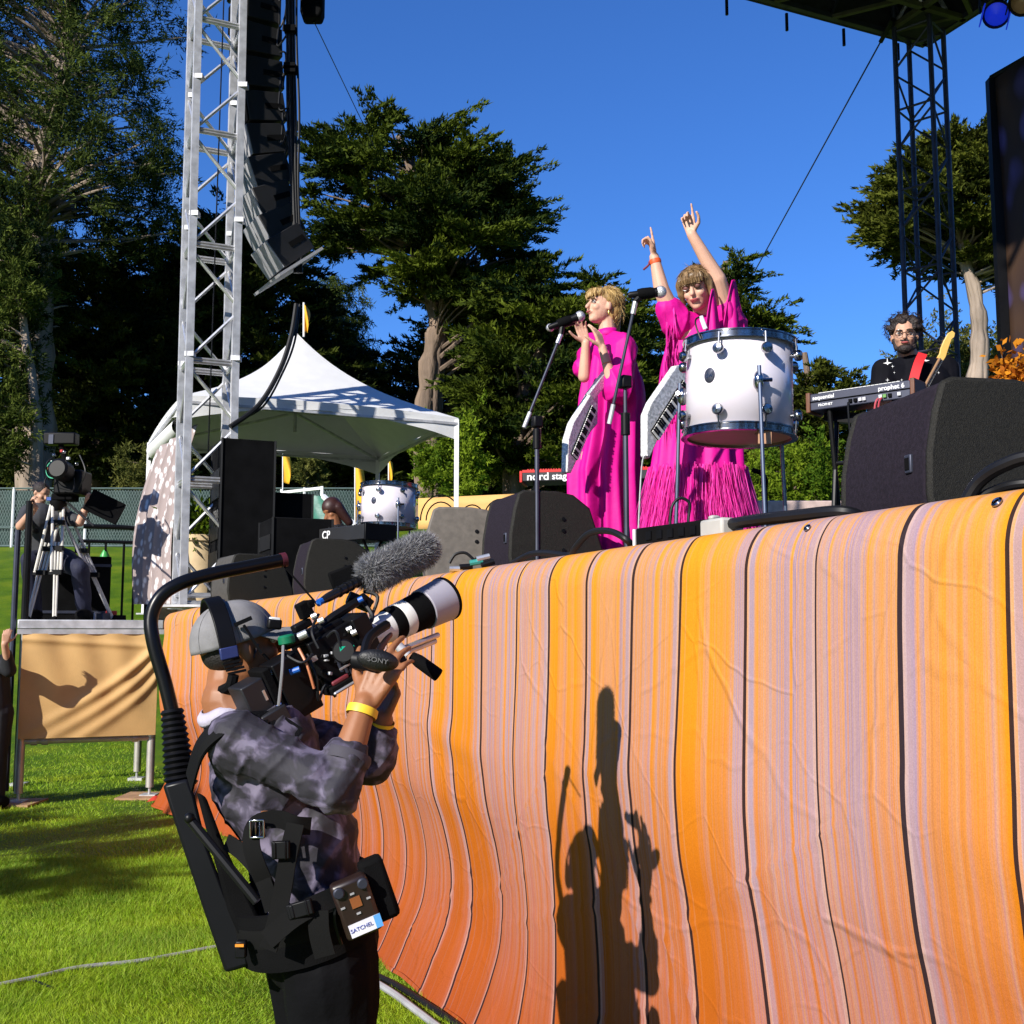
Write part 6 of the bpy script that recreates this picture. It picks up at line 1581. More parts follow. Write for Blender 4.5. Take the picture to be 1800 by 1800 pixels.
for i in range(22):     # small screws, buttons and brackets over the body side
    a, b_ = random.uniform(520, 625), random.uniform(1105, 1195); rbox(a, b_, -.025, (random.uniform(.005, .014), .012, random.uniform(.004, .010)), 'button', random.choice([BLACKM, STEELD, BLACK, ALUD]), .001, random.uniform(0, 1))
# lens
LM = zframe(at(622, 1130, CMD + .08), at(782, 1053, CMD + .30) - at(622, 1130, CMD + .08)); LL = (at(782, 1053, CMD + .30) - at(622, 1130, CMD + .08)).length
LW = mat('ivory_lens', (.72, .70, .66), .4, var=.03); 
def lseg(z0, z1, r0, r1, nm, mt_, cap=True): return MB().lathe([(r0 * .97, z0 * LL), (r0, z0 * LL + .002), (r1, z1 * LL - .002), (r1 * .97, z1 * LL)], LM, 36).build(nm, mt_, rig)
lseg(-.08, .05, .030, .032, 'lens_mount', BLACK); lseg(.05, .36, .033, .043, 'lens_barrel', LW); lseg(.36, .46, .047, .048, 'lens_ring', BLACKM); lseg(.46, .56, .049, .050, 'lens_collar', LW); lseg(.56, .74, .050, .053, 'zoom_ring', BLACKM)
lseg(.74, .99, .057, .062, 'lens_hood', mat('hood_grey', (.36, .34, .40), .5, var=.04)); lseg(.985, 1.02, .0635, .0635, 'hood_rim', BLACKM)
MB().lathe([(0, 1.021 * LL), (.056, 1.021 * LL)], LM, 30, cap=False).build('front_glass', mat('dark_glass', (.01, .01, .015), .05), rig)
q = MB(); q.box((.047, 0, .50 * LL), (.004, .030, .05), LM @ Matrix.Rotation(-2.2, 4, 'Z')); q.build('scale_window', LETTER, rig)
q = MB(); q.tube([at(702, 1143, CMD + .12), at(770, 1116, CMD + .25)], .0075, 10); q.build('rail', ALU, rig); q = MB(); q.tube([at(706, 1150, CMD + .15), at(765, 1127, CMD + .27)], .0075, 10); q.build('rail', ALU, rig)
q = MB(); q.tube([at(700, 1135, CMD + .06), at(716, 1152, CMD + .06)], .013, 12); q.build('rosette_arm', ALUD, rig)
q = MB(); q.tube([at(722, 1152, CMD + .07), at(736, 1162, CMD + .07), at(772, 1188, CMD + .08)], [.012, .0175, .018], 14); q.build('front_handle', BLACKM, rig, bevel=.004)
# hand grip with strap
GM = frame(at(664, 1161, CMD - .20), V((1, .12, -.17)), V((.2, -.3, 1)))
q = MB(); ell(q, GM.translation, (.050, .020, .026), GM, 24, 16); q.build('grip_strap', mat('grip_leather', (.007, .007, .008), .5, bump=.2, bs=200), rig)
q = MB(); q.tube([at(624, 1160, CMD - .10), at(660, 1166, CMD - .12), at(705, 1165, CMD - .06)], [.022, .027, .022], 14); q.build('grip_body', BLACK, rig)
letters('SONY', .016, Matrix.Translation(at(664, 1161, CMD - .222)) @ GM.to_3x3().to_4x4() @ Matrix.Rotation(math.pi / 2, 4, 'X'), 'lettering', mat('grey_print', (.16, .16, .17), .5), rig, sx=1.15)
q = MB(); q.tube(spline([at(640, 1150, CMD - .17), at(650, 1120, CMD - .13), at(680, 1098, CMD - .06)]), .012, 8); q.build('grip_loop', BLACK, rig)
# shotgun microphone with furry windscreen
shot = thing('shotgun_microphone', 'shotgun microphone with grey furry windscreen on top of the camera', 'microphone', at(620, 1060, CMD + .1))
m0, m1 = at(566, 1056, CMD + .02), at(644, 1014, CMD + .13)
MB().tube([m0, m0.lerp(m1, .12), m0.lerp(m1, .5), m1], [.009, .012, .0135, .0135], 14).build('body', mat('mic_tube', (.02, .02, .022), .25, .5), shot)
for t_ in (.35, .5, .62, .74): MB().tube([m0.lerp(m1, t_), m0.lerp(m1, t_ + .03)], .0155, 14).build('ring', BLACKMET, shot)
MB().tube([m0, m0 + (m1 - m0).normalized() * -.012], .009, 10).build('plug', BLUEC, shot)
rb = MB(); rb.tube([at(612, 1050, CMD + .1), at(650, 1066, CMD + .12)], .018, 8); rb.build('holder', BLACK, shot)
rb = MB(); rb.box((0, 0, 0), (.07, .012, .05), frame(at(602, 1015, CMD + .12), V((.85, .3, .35)))); rb.build('mount_plate', BLACKM, shot, bevel=.008)
w0, w1 = at(656, 1008, CMD + .14), at(742, 966, CMD + .28)
FUR = leafmat('grey_fur', (.10, .10, .105), (.50, .50, .52), .8, tr=.3)
core = MB(); cone_prim(core, w0, .040, w1, .043, 20); cb_ = core.build('windscreen_core', mat('fur_core', (.09, .09, .095), .95), shot)
rg = np.random.default_rng(9); n = 15000; ax = np.array((w1 - w0)); L_ = np.linalg.norm(ax); ax /= L_
t_ = rg.uniform(-.043, L_ + .045, n); u = rg.normal(size=(n, 3)); u -= (u @ ax)[:, None] * ax; u /= np.linalg.norm(u, axis=1, keepdims=True)
ex = np.clip(np.maximum(-t_, t_ - L_), 0, .0425); rr = np.sqrt(np.maximum(.0415 ** 2 - ex ** 2, 0)) + .001
P = np.array(w0) + ax * t_[:, None] + u * rr[:, None]; cl = np.sin(t_ * 190 + 3 * u[:, 2]) * .4
Dv = u + ax * (rg.normal(size=n) * .5 + cl)[:, None] + rg.normal(size=(n, 3)) * .35 + np.array([0, 0, -.25]) + ax * np.sign(t_ - L_ / 2)[:, None] * (ex / .04)[:, None]
fo = leafmesh('windscreen_fur', P, Dv, rg.uniform(.010, .024, n), rg.uniform(.0011, .0022, n), np.clip(rg.normal(.5, .3, n), 0, 1), FUR, shot, rg); fo['kind'] = 'stuff'
# ---------------------------------------------------------------- the two singers
PINK = mat('magenta_crepe', (.60, .003, .24), .6, var=.06, vs=3, bump=.25, bs=9, dist=.02, spec=.25)
PINKF = leafmat('magenta_fringe', (.72, .010, .32), (1.0, .10, .56), .5, tr=.3)
def gown(root, rows, pleats, amp, name, f, seed=0, nu=120, ph=0):
    """gown shell: rows of (pixel y, centre x, half width px, depth ratio) at distance y; pleats deepen towards the hem"""
    y0 = rows[0][4]; rr = []
    n = 60
    for i in range(n + 1):
        t = i / n * (len(rows) - 1); k = min(int(t), len(rows) - 2); w = t - k
        w = w * w * (3 - 2 * w) * .35 + w * .65
        py, cx, hw, dr, yy = [rows[k][q] + (rows[k + 1][q] - rows[k][q]) * w for q in range(5)]
        c = at(cx, py, yy); R = hw / FPX * yy; low = i / n
        ring = []
        for j in range(nu):
            th = 2 * math.pi * j / nu
            p_ = 1 + amp * (low ** 1.1 + .12) * (math.sin(pleats * th + ph + .9 * math.sin(low * 3 + seed)) * .6 + math.sin((pleats * 1.7) * th + seed + low) * .4)
            x, yv = R * p_ * math.cos(th), R * dr * p_ * math.sin(th)
            ring.append(c + f * x + V((-f.y, f.x, 0)) * yv)
        rr.append(ring)
    return loft(rr, nu).build(name, PINK, root, smooth=180)
def hairmat(name, c1, c2, sc_=(60, 60, 6)):
    m = mat(name, c1, .42, var=.3, vs=1, col2=c2, stretch=sc_, bump=.6, bs=1.5, dist=.004, spec=.5); return m
BLOND = hairmat('blonde_hair', (.22, .12, .035), (.62, .42, .17)); BRUN = hairmat('light_brown_hair', (.10, .055, .022), (.30, .19, .09))

def drapefold(co):
    rdg = lambda x: 1 - np.abs(np.sin(x))
    wv = nz_(co, 6, 2)
    return .012 * (rdg(co[:, 0] * 21 + co[:, 1] * 9 + 1.8 * wv) ** 2 - .4) + .007 * (rdg(co[:, 0] * -15 + co[:, 2] * 17 + 2.2 * wv) ** 2 - .4)
# blonde singer
YA = 6.32
s1 = thing('person', 'blonde woman in magenta gown holding both hands up at a microphone', 'person', ST(*on_deck(1066, YA)))
f1 = V((-.90, -.42, .10)).normalized(); hc1 = at(1060, 541, YA)
b = MB(); H1 = head(b, hc1, f1, V((.08, 0, 1)), .97)
B1 = frame((0, 0, 0), V((-.80, -.60, 0)))
nk = at(1068, 590, YA + .01); ch = at(1070, 640, YA + .02); ws = at(1070, 730, YA + .02); pv = at(1070, 800, YA + .02)
limb(b, [hc1 + V((.02, .01, -.06)), nk], [.047, .05]); limb(b, [nk, ch], [.055, .09]); ell(b, ch, (.095, .15, .14), B1); limb(b, [ch, ws, pv], [.095, .09, .12])
shN, shF = at(1096, 612, YA - .10), at(1046, 608, YA + .16)
elN, wrN = at(1083, 695, YA - .20), at(1059, 612, YA - .22)
elF, wrF = at(1027, 662, YA - .02), at(1030, 603, YA - .06)
limb(b, [ch, shN, elN, wrN], [.08, .05, .038, .024]); limb(b, [ch, shF, elF, wrF], [.08, .05, .036, .024])
hand(b, wrN, V((-.28, -.05, .9)), V((.75, -.65, .1)), -1, (.22, .28, .35, .42), .92, .15)
hand(b, wrF, V((-.30, -.1, .9)), V((-.2, .9, .2)), 1, (.35, .35, .4, .5), .92, .15)
for s_ in (-1, 1):
    hp = pv + V((.08 * s_, .04 * s_, -.03)); kn = V((hp.x, hp.y, DECK + .48)); an = V((hp.x, hp.y, DECK + .08)); limb(b, [hp, kn, an], [.09, .06, .04]); limb(b, [an, an + V((-.12, -.08, -.045))], [.036, .03])
fbuild(fuse(b, .0046, 3), 'body', SKINP, s1)
face(H1, s1, .97, closed=False, brow=BRUN)
gx1 = V((.86, .51, 0)).normalized()
gown(s1, [(588, 1070, 16, .8, YA), (602, 1072, 30, .75, YA), (640, 1074, 44, .72, YA), (700, 1073, 51, .75, YA), (760, 1070, 50, .8, YA), (830, 1062, 56, .85, YA), (900, 1064, 56, .9, YA), (1012, 1068, 58, .9, YA)], 8, .26, 'gown', V((1, 0, 0)), .6)
# cape sleeves
sl_ = MB(); limb(sl_, [nk + V((0, 0, -.03)), shN, shN.lerp(elN, .85)], [.06, .085, .092]); limb(sl_, [nk + V((0, 0, -.03)), shF, shF.lerp(elF, .75)], [.06, .08, .08]); ell(sl_, ch, (.125, .18, .16), B1)
fbuild(fuse(sl_, .007, 3, drapefold), 'cape_sleeves', PINK, s1)
q = MB(); q.grid(lambda u, v: at(1086 + 42 * u, 650 + 120 * v + 10 * math.sin(u * 8), YA - .12 + .2 * u) + V((.02 * math.sin(v * 5), .03 * math.sin(u * 14), 0)), 16, 14); q.build('sleeve_drop', PINK, s1, smooth=180, solid=.006)
q = MB(); q.grid(lambda u, v: at(1024 + 26 * (1 - u), 640 + (95 + 10 * u) * v, YA - .02 + .1 * u) + V((-.02 * v, .03 * math.sin(u * 12), 0)), 14, 12); q.build('sleeve_drop', PINK, s1, smooth=180, solid=.006)
q = MB(); q.lathe([(.062, -.02), (.056, .0), (.054, .022)], zframe(nk + V((0, 0, .012)), V((-.1, 0, 1))), 24, cap=False); q.build('high_collar', PINK, s1, solid=.006)
hr = MB(); ell(hr, H1 @ V((-.028, 0, .046)), (.092, .084, .078), H1); ell(hr, H1 @ V((-.055, 0, -.01)), (.060, .076, .075), H1); ell(hr, H1 @ V((.045, 0, .070)), (.052, .066, .034), H1)
limb(hr, [H1 @ V((-.075, -.02, .0)), H1 @ V((-.10, -.03, -.10)), H1 @ V((-.095, -.03, -.20))], [.05, .036, .014])
me_ = fuse(hr, .006, 3, lambda co: nz_(co, 40, 3) * .0015); Hi = np.array(H1.inverted())
fbuild(me_, 'hair', BLOND, s1)
BLONDS = leafmat('blonde_strand', (.26, .15, .045), (.70, .50, .22), .5, tr=.2); BRUNS = leafmat('brown_strand', (.09, .05, .02), (.34, .22, .11), .5, tr=.2)
rgh = np.random.default_rng(41)
strands(s1, 'hair_strands', BLONDS, H1, (-.028, 0, .046), (.094, .086, .080), 1500, rgh, lambda q: q[0] < .45 or q[2] > .55, (.03, .06), wild=.05)
strands(s1, 'hair_strands', BLONDS, H1, (-.060, 0, -.02), (.060, .076, .075), 400, rgh, lambda q: q[0] < .1, (.04, .09), back=-.2, wild=.05)
strands(s1, 'hair_strands', BLONDS, H1, (.045, 0, .070), (.054, .068, .036), 260, rgh, lambda q: q[0] > .1, (.03, .05), back=-.3)
for dy in (-.045, -.03, -.015, 0, .015, .03, .045): MB().tube([H1 @ V((.078, dy, .085)), H1 @ V((.100 - 6 * dy * dy, dy * 1.05, .055)), H1 @ V((.100 - 9 * dy * dy, dy * 1.1, .040))], [.010, .009, .004], 6).build('fringe_lock', BLOND, s1)
for p in (H1 @ V((.0, -.076, -.045)), H1 @ V((.0, .076, -.045))): MB().ball(p, (.006, .004, .016)).build('earring', mat('gold', (.7, .45, .12), .3, .9), s1)
MB().lathe([(.027, -.004), (.029, 0), (.027, .004)], zframe(wrN.lerp(elN, .32), wrN - elN), 16, cap=False).build('wristband', mat('orange_band', (.75, .14, .02), .5), s1)
strapm = mat('strap_print', (.05, .05, .08), .6, col2=(.55, .55, .6), vs=30)
MB().ribbon(spline([at(1096, 590, YA - .13), at(1091, 604, YA - .17), at(1088, 622, YA - .18)]), V((-.2, -1, .1)), .045, .004).build('guitar_strap', strapm, s1)

# singer with raised arms
YB = 5.78
s2 = thing('person', 'woman with brown fringe in magenta gown raising both arms to point up', 'person', ST(*on_deck(1236, YB)))
f2 = V((-.42, -.86, -.30)).normalized(); hc2 = at(1225, 510, YB - .03)
b = MB(); H2 = head(b, hc2, f2, V((-.22, -.15, 1)), 1.0)
B2 = frame((0, 0, 0), V((-.4, -.9, 0)))
nk = at(1240, 562, YB + .04); ch = at(1243, 620, YB + .05); ws = at(1240, 720, YB + .05); pv = at(1236, 790, YB + .05)
limb(b, [hc2 + V((.03, .05, -.06)), nk], [.05, .052]); limb(b, [nk, ch], [.06, .10]); ell(b, ch, (.10, .155, .14), B2); limb(b, [ch, ws, pv], [.10, .09, .125])
shA, elA, wrA = at(1190, 572, YB + .0), at(1163, 510, YB - .06), at(1150, 452, YB - .06)
shB, elB, wrB = at(1283, 575, YB + .06), at(1262, 492, YB - .06), at(1216, 412, YB - .10)
limb(b, [ch, shA, elA, wrA], [.09, .056, .042, .026]); limb(b, [ch, shB, elB, wrB], [.09, .058, .044, .027])
hand(b, wrA, V((-.16, -.03, 1)), V((.65, .1, .15)), -1, (.03, 1.1, 1.2, 1.25), .93, .35)
hand(b, wrB, V((-.22, -.06, 1)), V((.35, .9, .2)), -1, (.06, 1.05, 1.15, 1.2), .95, .45)
for s_ in (-1, 1):
    hp = pv + V((.09 * s_, .02 * s_, -.03)); kn = V((hp.x, hp.y, DECK + .48)); an = V((hp.x, hp.y, DECK + .08)); limb(b, [hp, kn, an], [.095, .06, .04]); limb(b, [an, an + V((-.05, -.13, -.045))], [.036, .03])
fbuild(fuse(b, .0046, 3), 'body', SKINP, s2)
face(H2, s2, 1.0, closed=True, brow=BRUN, shade=mat('dark_eyelid', (.16, .06, .05), .6))
gown(s2, [(556, 1240, 20, .8, YB + .05), (572, 1240, 50, .7, YB + .05), (620, 1240, 70, .66, YB + .05), (680, 1236, 72, .7, YB + .05), (740, 1230, 74, .75, YB + .05), (800, 1228, 78, .8, YB + .05), (860, 1226, 82, .85, YB + .05), (1020, 1226, 86, .9, YB + .05)], 9, .16, 'gown', V((1, 0, 0)), 1.7)
sl_ = MB(); limb(sl_, [nk + V((0, 0, -.04)), shA, shA.lerp(elA, .45)], [.07, .085, .075]); limb(sl_, [nk + V((0, 0, -.04)), shB, shB.lerp(elB, .30)], [.07, .09, .085]); ell(sl_, ch, (.135, .20, .15), B2)
fbuild(fuse(sl_, .007, 3, drapefold), 'cape_sleeves', PINK, s2)
def sleeve(u, v):
    p = at(1164 + 34 * u, 540 + 20 * u + (210 - 40 * u) * v, YB - .06 + .10 * u); return p + V((.025 * math.sin(v * 6 + u * 5), .04 * math.sin(u * 15), 0))
q = MB(); q.grid(sleeve, 18, 24); q.build('sleeve_drop', PINK, s2, smooth=180, solid=.006)
def sleeve2(u, v):
    w = .06 + .94 * v ** .8; p = at(1288 + (u - .45) * 62 * w, 492 + 150 * v, YB - .06 + .06 * u); return p + V((0, .03 * math.sin(u * 9) * w, 0))
q = MB(); q.grid(sleeve2, 18, 16); q.build('sleeve_drop', PINK, s2, smooth=180, solid=.006)
def sleeve3(u, v):
    w = .08 + .92 * v ** .8; p = at(1252 + (u - .5) * 34 * w, 508 + 100 * v, YB - .14 + .04 * u); return p + V((0, .02 * math.sin(u * 8) * w, 0))
q = MB(); q.grid(sleeve3, 10, 12); q.build('sleeve_drop', PINK, s2, smooth=180, solid=.006)
# fringe in tiers round the skirt and along the sleeve
rg = np.random.default_rng(17); Pf, Df, Lf, Wf, Tf = [], [], [], [], []
for py, hw, n, L_ in ((838, 84, 1900, .30), (890, 88, 2100, .34)):
    th = rg.uniform(0, 2 * math.pi, n); yy = YB + .05; R = hw / FPX * yy; cx = at(1227, py, yy)
    Pf.append(np.stack([cx.x + R * 1.04 * np.cos(th), cx.y + R * .84 * 1.04 * np.sin(th), cx.z + rg.uniform(-.05, .05, n)], 1)); Df.append(np.stack([.12 * np.cos(th) + rg.normal(size=n) * .09, .12 * np.sin(th) + rg.normal(size=n) * .05, -np.ones(n)], 1)); Lf.append(L_ * rg.uniform(.6, 1.1, n)); Wf.append(rg.uniform(.0035, .007, n)); Tf.append(rg.random(n))
n = 150; v = rg.random(n); u = rg.random(n); pp = np.array([np.array(sleeve(a_ * .9, b_)) for a_, b_ in zip(u, v)])
Pf.append(pp + np.array([0, -.03, 0])); Df.append(np.stack([rg.normal(size=n) * .1, rg.normal(size=n) * .06 - .05, -np.ones(n)], 1)); Lf.append(rg.uniform(.10, .2, n)); Wf.append(rg.uniform(.005, .011, n)); Tf.append(rg.random(n))
fo = leafmesh('fringe', *[np.concatenate(k_) for k_ in (Pf, Df, Lf, Wf, Tf)], PINKF, s2, rg); fo['kind'] = 'stuff'
hr = MB(); ell(hr, H2 @ V((-.026, 0, .048)), (.098, .088, .082), H2); ell(hr, H2 @ V((.046, 0, .066)), (.056, .072, .042), H2); ell(hr, H2 @ V((-.05, 0, -.02)), (.062, .078, .075), H2)
for s_ in (-1, 1): limb(hr, [H2 @ V((.03, .072 * s_, .05)), H2 @ V((.028, .080 * s_, -.01)), H2 @ V((.018, .078 * s_, -.055))], [.024, .018, .010])
fbuild(fuse(hr, .006, 2, lambda co: nz_(co, 60, 3) * .003), 'hair', BRUN, s2)
strands(s2, 'hair_strands', BRUNS, H2, (-.026, 0, .048), (.100, .090, .084), 1500, rgh, lambda q: q[0] < .35 or q[2] > .5, (.03, .06), wild=.05)
strands(s2, 'hair_strands', BRUNS, H2, (.046, 0, .066), (.058, .074, .044), 420, rgh, lambda q: q[0] > .0, (.03, .05), back=-.3)
for i in range(11):
    dy = -.055 + .011 * i; MB().tube([H2 @ V((.082 - 5 * dy * dy, dy, .080)), H2 @ V((.102 - 8 * dy * dy, dy * 1.05, .060)), H2 @ V((.102 - 9 * dy * dy, dy * 1.08, .038))], [.009, .009, .006], 6).build('fringe_lock', BRUN, s2)
wb = MB(); wb.lathe([(.030, -.012), (.032, 0), (.030, .012)], zframe(wrA.lerp(elA, .14), wrA - elA), 16, cap=False); wb.build('wristband', mat('red_orange_band', (.75, .10, .02), .5), s2)
MB().tube(spline([wrA.lerp(elA, .14) + V((-.03, 0, 0)), at(1140, 466, YB - .07), at(1131, 474, YB - .07)]), .006, 6).build('ribbon_tail', mat('maroon_ribbon', (.15, .02, .04), .6), s2)

# keytars
SEQ = mat('silver_sequins', (.62, .64, .64), .30, .35, var=.35, vs=120, bump=1.0, bs=160, dist=.004)
SEQW = mat('white_keytar', (.42, .43, .42), .35, col2=(.84, .84, .84), vs=75, bump=.5, bs=120, dist=.003)
def keytar(label, outline, neck_, keys, y, dyr):
    """outline px polygon of the body; keys = (start, end, width px) of the key bed; lies in a plane that recedes by dyr per px"""
    Y_ = lambda px: y + (px - outline[0][0]) * dyr
    r = thing('keytar', label, 'keytar', at(*outline[0], y), 'silver keytars')
    k = len(outline); fr_ = [at(a_, b_, Y_(a_)) for a_, b_ in outline]; n_ = (fr_[1] - fr_[0]).cross(fr_[k // 2] - fr_[0]).normalized()
    if n_.y > 0: n_ = -n_
    bk_ = [p - n_ * .045 for p in fr_]
    m = MB(); m.add(fr_ + bk_, [tuple(range(k)), tuple(range(2 * k - 1, k - 1, -1))] + [(i, i + k, (i + 1) % k + k, (i + 1) % k) for i in range(k)]); m.build('body', SEQW, r, bevel=.006)
    k2 = len(neck_)
    if k2:
        f_ = [at(a_, b_, Y_(a_) - .005) for a_, b_ in neck_]; b_ = [p - n_ * .035 for p in f_]
        m = MB(); m.add(f_ + b_, [tuple(range(k2)), tuple(range(2 * k2 - 1, k2 - 1, -1))] + [(i, i + k2, (i + 1) % k2 + k2, (i + 1) % k2) for i in range(k2)]); m.build('neck', SEQ, r, bevel=.004)
        MB().ball(f_[0] - n_ * .015, .020).build('neck_tip', BLACKM, r)
    (a0, b0), (a1, b1), wpx = keys; p, q = at(a0, b0, Y_(a0)), at(a1, b1, Y_(a1)); ax = q - p; L_ = ax.length; M = frame(p + n_ * .003, ax, n_); side = M.to_3x3() @ V((0, 1, 0)); w = wpx / FPX * y
    sg = -1 if side.x < 0 or side.z > 0 else 1
    MB().box((L_ / 2, sg * w / 2, 0), (L_, w, .006), M).build('key_bed', BLACKM, r)
    n = 24
    for i in range(n):
        MB().box((L_ * (i + .5) / n, sg * w * .53, .005), (L_ / n * .82, w * .9, .008), M).build('white_key', KEYW, r)
        if i % 7 not in (2, 6): MB().box((L_ * (i + 1) / n, sg * w * .36, .011), (L_ / n * .62, w * .62, .008), M).build('black_key', BLACK, r)
    return r
keytar('silver keytar hanging in front of the blonde singer', [(999, 772), (1008, 742), (1040, 690), (1052, 695), (1051, 745), (1040, 758), (1030, 775), (1004, 832), (997, 830)], [(1072, 655), (1066, 651), (1036, 692), (1044, 704), (1070, 672)], ((1003, 798), (1038, 712), 19), YA - .42, .0035)
keytar('silver keytar hanging in front of the woman with raised arms', [(1137, 728), (1146, 706), (1190, 642), (1207, 640), (1206, 700), (1180, 735), (1166, 752), (1142, 806), (1137, 800)], [], ((1143, 758), (1199, 668), 24), YB - .42, .0025)
leg = thing('cable_lead', 'thin lead running down from the second keytar to the deck', 'cable', at(1130, 830, YB - .4)); MB().tube(spline([at(1139, 800, YB - .42), at(1128, 822, YB - .4), dk(1118, YB - .3, .02)]), .004, 5).build('lead', ALUD, leg)

# ---------------------------------------------------------------- guitarist
YG = 7.3
g3 = thing('person', 'bearded guitarist in dark star-print shirt behind the synthesizer', 'person', ST(*on_deck(1610, YG)))
f3 = V((-.32, -.92, -.12)).normalized(); hc3 = at(1590, 592, YG - .05)
b = MB(); H3 = head(b, hc3, f3, V((.0, 0, 1)), 1.05); B3 = frame((0, 0, 0), V((-.25, -.95, 0)))
nk = at(1600, 632, YG); ch = at(1608, 690, YG + .03); ws = at(1608, 790, YG + .03); pv = at(1608, 850, YG + .03)
limb(b, [hc3 + V((.01, .03, -.06)), nk], [.058, .065]); limb(b, [nk, ch], [.07, .13]); ell(b, ch, (.12, .19, .17), B3); limb(b, [ch, ws, pv], [.13, .14, .15])
shA, elA, wrA = at(1556, 652, YG), at(1545, 740, YG - .05), at(1590, 735, YG - .25); shB, elB, wrB = at(1662, 648, YG + .05), at(1676, 735, YG - .05), at(1630, 690, YG - .24)
limb(b, [ch, shA, elA, wrA], [.11, .068, .05, .032]); limb(b, [ch, shB, elB, wrB], [.11, .068, .05, .032])
hand(b, wrA, V((.5, -.3, -.2)), V((-.2, -.6, .7)), 1, (.4, .45, .5, .5), 1.0); hand(b, at(1618, 692, YG - .30), V((-.1, -.2, -.7)), V((.3, -.9, .1)), 1, (.7, .7, .75, .8), 1.0)
for s_ in (-1, 1):
    hp = pv + V((.1 * s_, 0, -.03)); kn = V((hp.x, hp.y - .02, DECK + .52)); an = V((hp.x, hp.y, DECK + .09)); limb(b, [hp, kn, an], [.11, .07, .05]); limb(b, [an, an + V((-.04, -.16, -.05))], [.045, .038])
fbuild(fuse(b, .006, 3), 'body', SKIN, g3); face(H3, g3, 1.05, closed=False, brow=EYED)
SHIRT = mat('black_shirt', (.005, .005, .008), .8, var=.2, spec=.1, bump=.3, bs=15, dist=.01)
sh = MB(); ell(sh, ch + V((0, 0, .02)), (.16, .24, .20), B3); limb(sh, [nk + V((0, 0, -.03)), ch, ws, pv], [.085, .16, .165, .165]); limb(sh, [ch, shA, elA], [.13, .088, .075]); limb(sh, [ch, shB, elB], [.13, .088, .075]); limb(sh, [shA, nk + V((0, .02, -.05)), shB], [.075, .085, .075])
fbuild(fuse(sh, .008, 3, lambda co: nz_(co, 16, 6) * .007), 'shirt', SHIRT, g3)
tr_ = MB()
for s_ in (-1, 1): hp = pv + V((.1 * s_, 0, -.03)); limb(tr_, [hp, V((hp.x, hp.y - .02, DECK + .52)), V((hp.x, hp.y, DECK + .06))], [.135, .09, .075])
fbuild(fuse(tr_, .01, 3), 'trousers', SHIRT, g3)
from mathutils.bvhtree import BVHTree
_sh = [o for o in g3.children if o.name.startswith('shirt')][0].data; _L = V(g3['_o'])
_bv = BVHTree.FromPolygons([v.co + _L for v in _sh.vertices], [tuple(p.vertices) for p in _sh.polygons])
def star(px, py, r, label='star_print'):
    d_ = _ray(px, py).normalized(); hit = _bv.ray_cast(CAMP, d_)
    if hit[0] is None: return
    p = hit[0] - d_ * .004; M = zframe(p, (hit[1] * .5 - d_ * .5)); m = MB(); pts_ = []
    for i in range(8): rr_ = r if i % 2 == 0 else r * .22; w = math.pi * i / 4 + math.pi / 2; pts_.append((rr_ * math.cos(w) * (1.0), rr_ * math.sin(w) * 1.25, 0))
    m.add(pts_, [tuple(range(8))], M); m.build(label, LETTER, g3)
for px, py, r in ((1560, 638, .028), (1569, 644, .010), (1638, 617, .032), (1626, 634, .030), (1572, 655, .007), (1585, 668, .008), (1578, 672, .012), (1650, 655, .008), (1642, 650, .006), (1560, 668, .012)): star(px, py, r)
HAIRD = mat('dark_curly_hair', (.018, .010, .008), .6, var=.4, vs=40, bump=1, bs=90, dist=.01)
hr = MB(); ell(hr, H3 @ V((-.03, 0, .055)), (.100, .100, .088), H3)
rg_ = random.Random(4)
for i in range(60):
    w, e_ = rg_.uniform(0, 6.28), rg_.uniform(-.1, 1.3); v_ = V((.105 * math.cos(w) * math.cos(e_) - .03, .105 * math.sin(w) * math.cos(e_), .09 * math.sin(e_) + .05))
    if v_.x > .06 and v_.z < .085: continue
    hr.ball(H3 @ v_, rg_.uniform(.014, .024), None, 8, 6)
fbuild(fuse(hr, .007, 1), 'hair', HAIRD, g3)
strands(g3, 'hair_curls', leafmat('dark_strand', (.012, .007, .006), (.06, .035, .025), .5), H3, (-.03, 0, .055), (.118, .118, .105), 900, rgh, lambda q: q[0] < .55 or q[2] > .6, (.02, .04), .005, wild=.9, k=1.05)
br = MB(); ell(br, H3 @ V((.058, 0, -.085)), (.045, .048, .034), H3); limb(br, [H3 @ V((.02, -.066, -.02)), H3 @ V((.035, -.052, -.075)), H3 @ V((.06, 0, -.10)), H3 @ V((.035, .052, -.075)), H3 @ V((.02, .066, -.02))], [.014, .018, .022, .018, .014])
fbuild(fuse(br, .006, 2), 'beard', HAIRD, g3)
MB().tube([H3 @ V((.104, dy, -.036 + 4 * dy * -abs(dy))) for dy in (-.028, -.014, 0, .014, .028)], .005, 6).build('moustache', HAIRD, g3)
for s_ in (-1, 1): MB().tube([H3 @ V((.103, s_ * .034 + .024 * math.cos(w), .012 + .018 * math.sin(w))) for w in [2 * math.pi * i / 14 for i in range(14)]], .0022, 5, closed=True).build('glasses_rim', EYED, g3)
MB().tube([H3 @ V((.106, -.010, .016)), H3 @ V((.106, .010, .016))], .002, 5).build('glasses_bridge', EYED, g3)
gt = thing('electric_guitar', 'electric guitar with maple headstock held by the guitarist', 'guitar', at(1590, 790, YG - .3))
nA, nB = at(1600, 728, YG - .30), at(1652, 632, YG - .36)
MB().bar(nA, nB, .052, .02).build('neck', mat('maple_neck', (.30, .15, .05), .4), gt); 
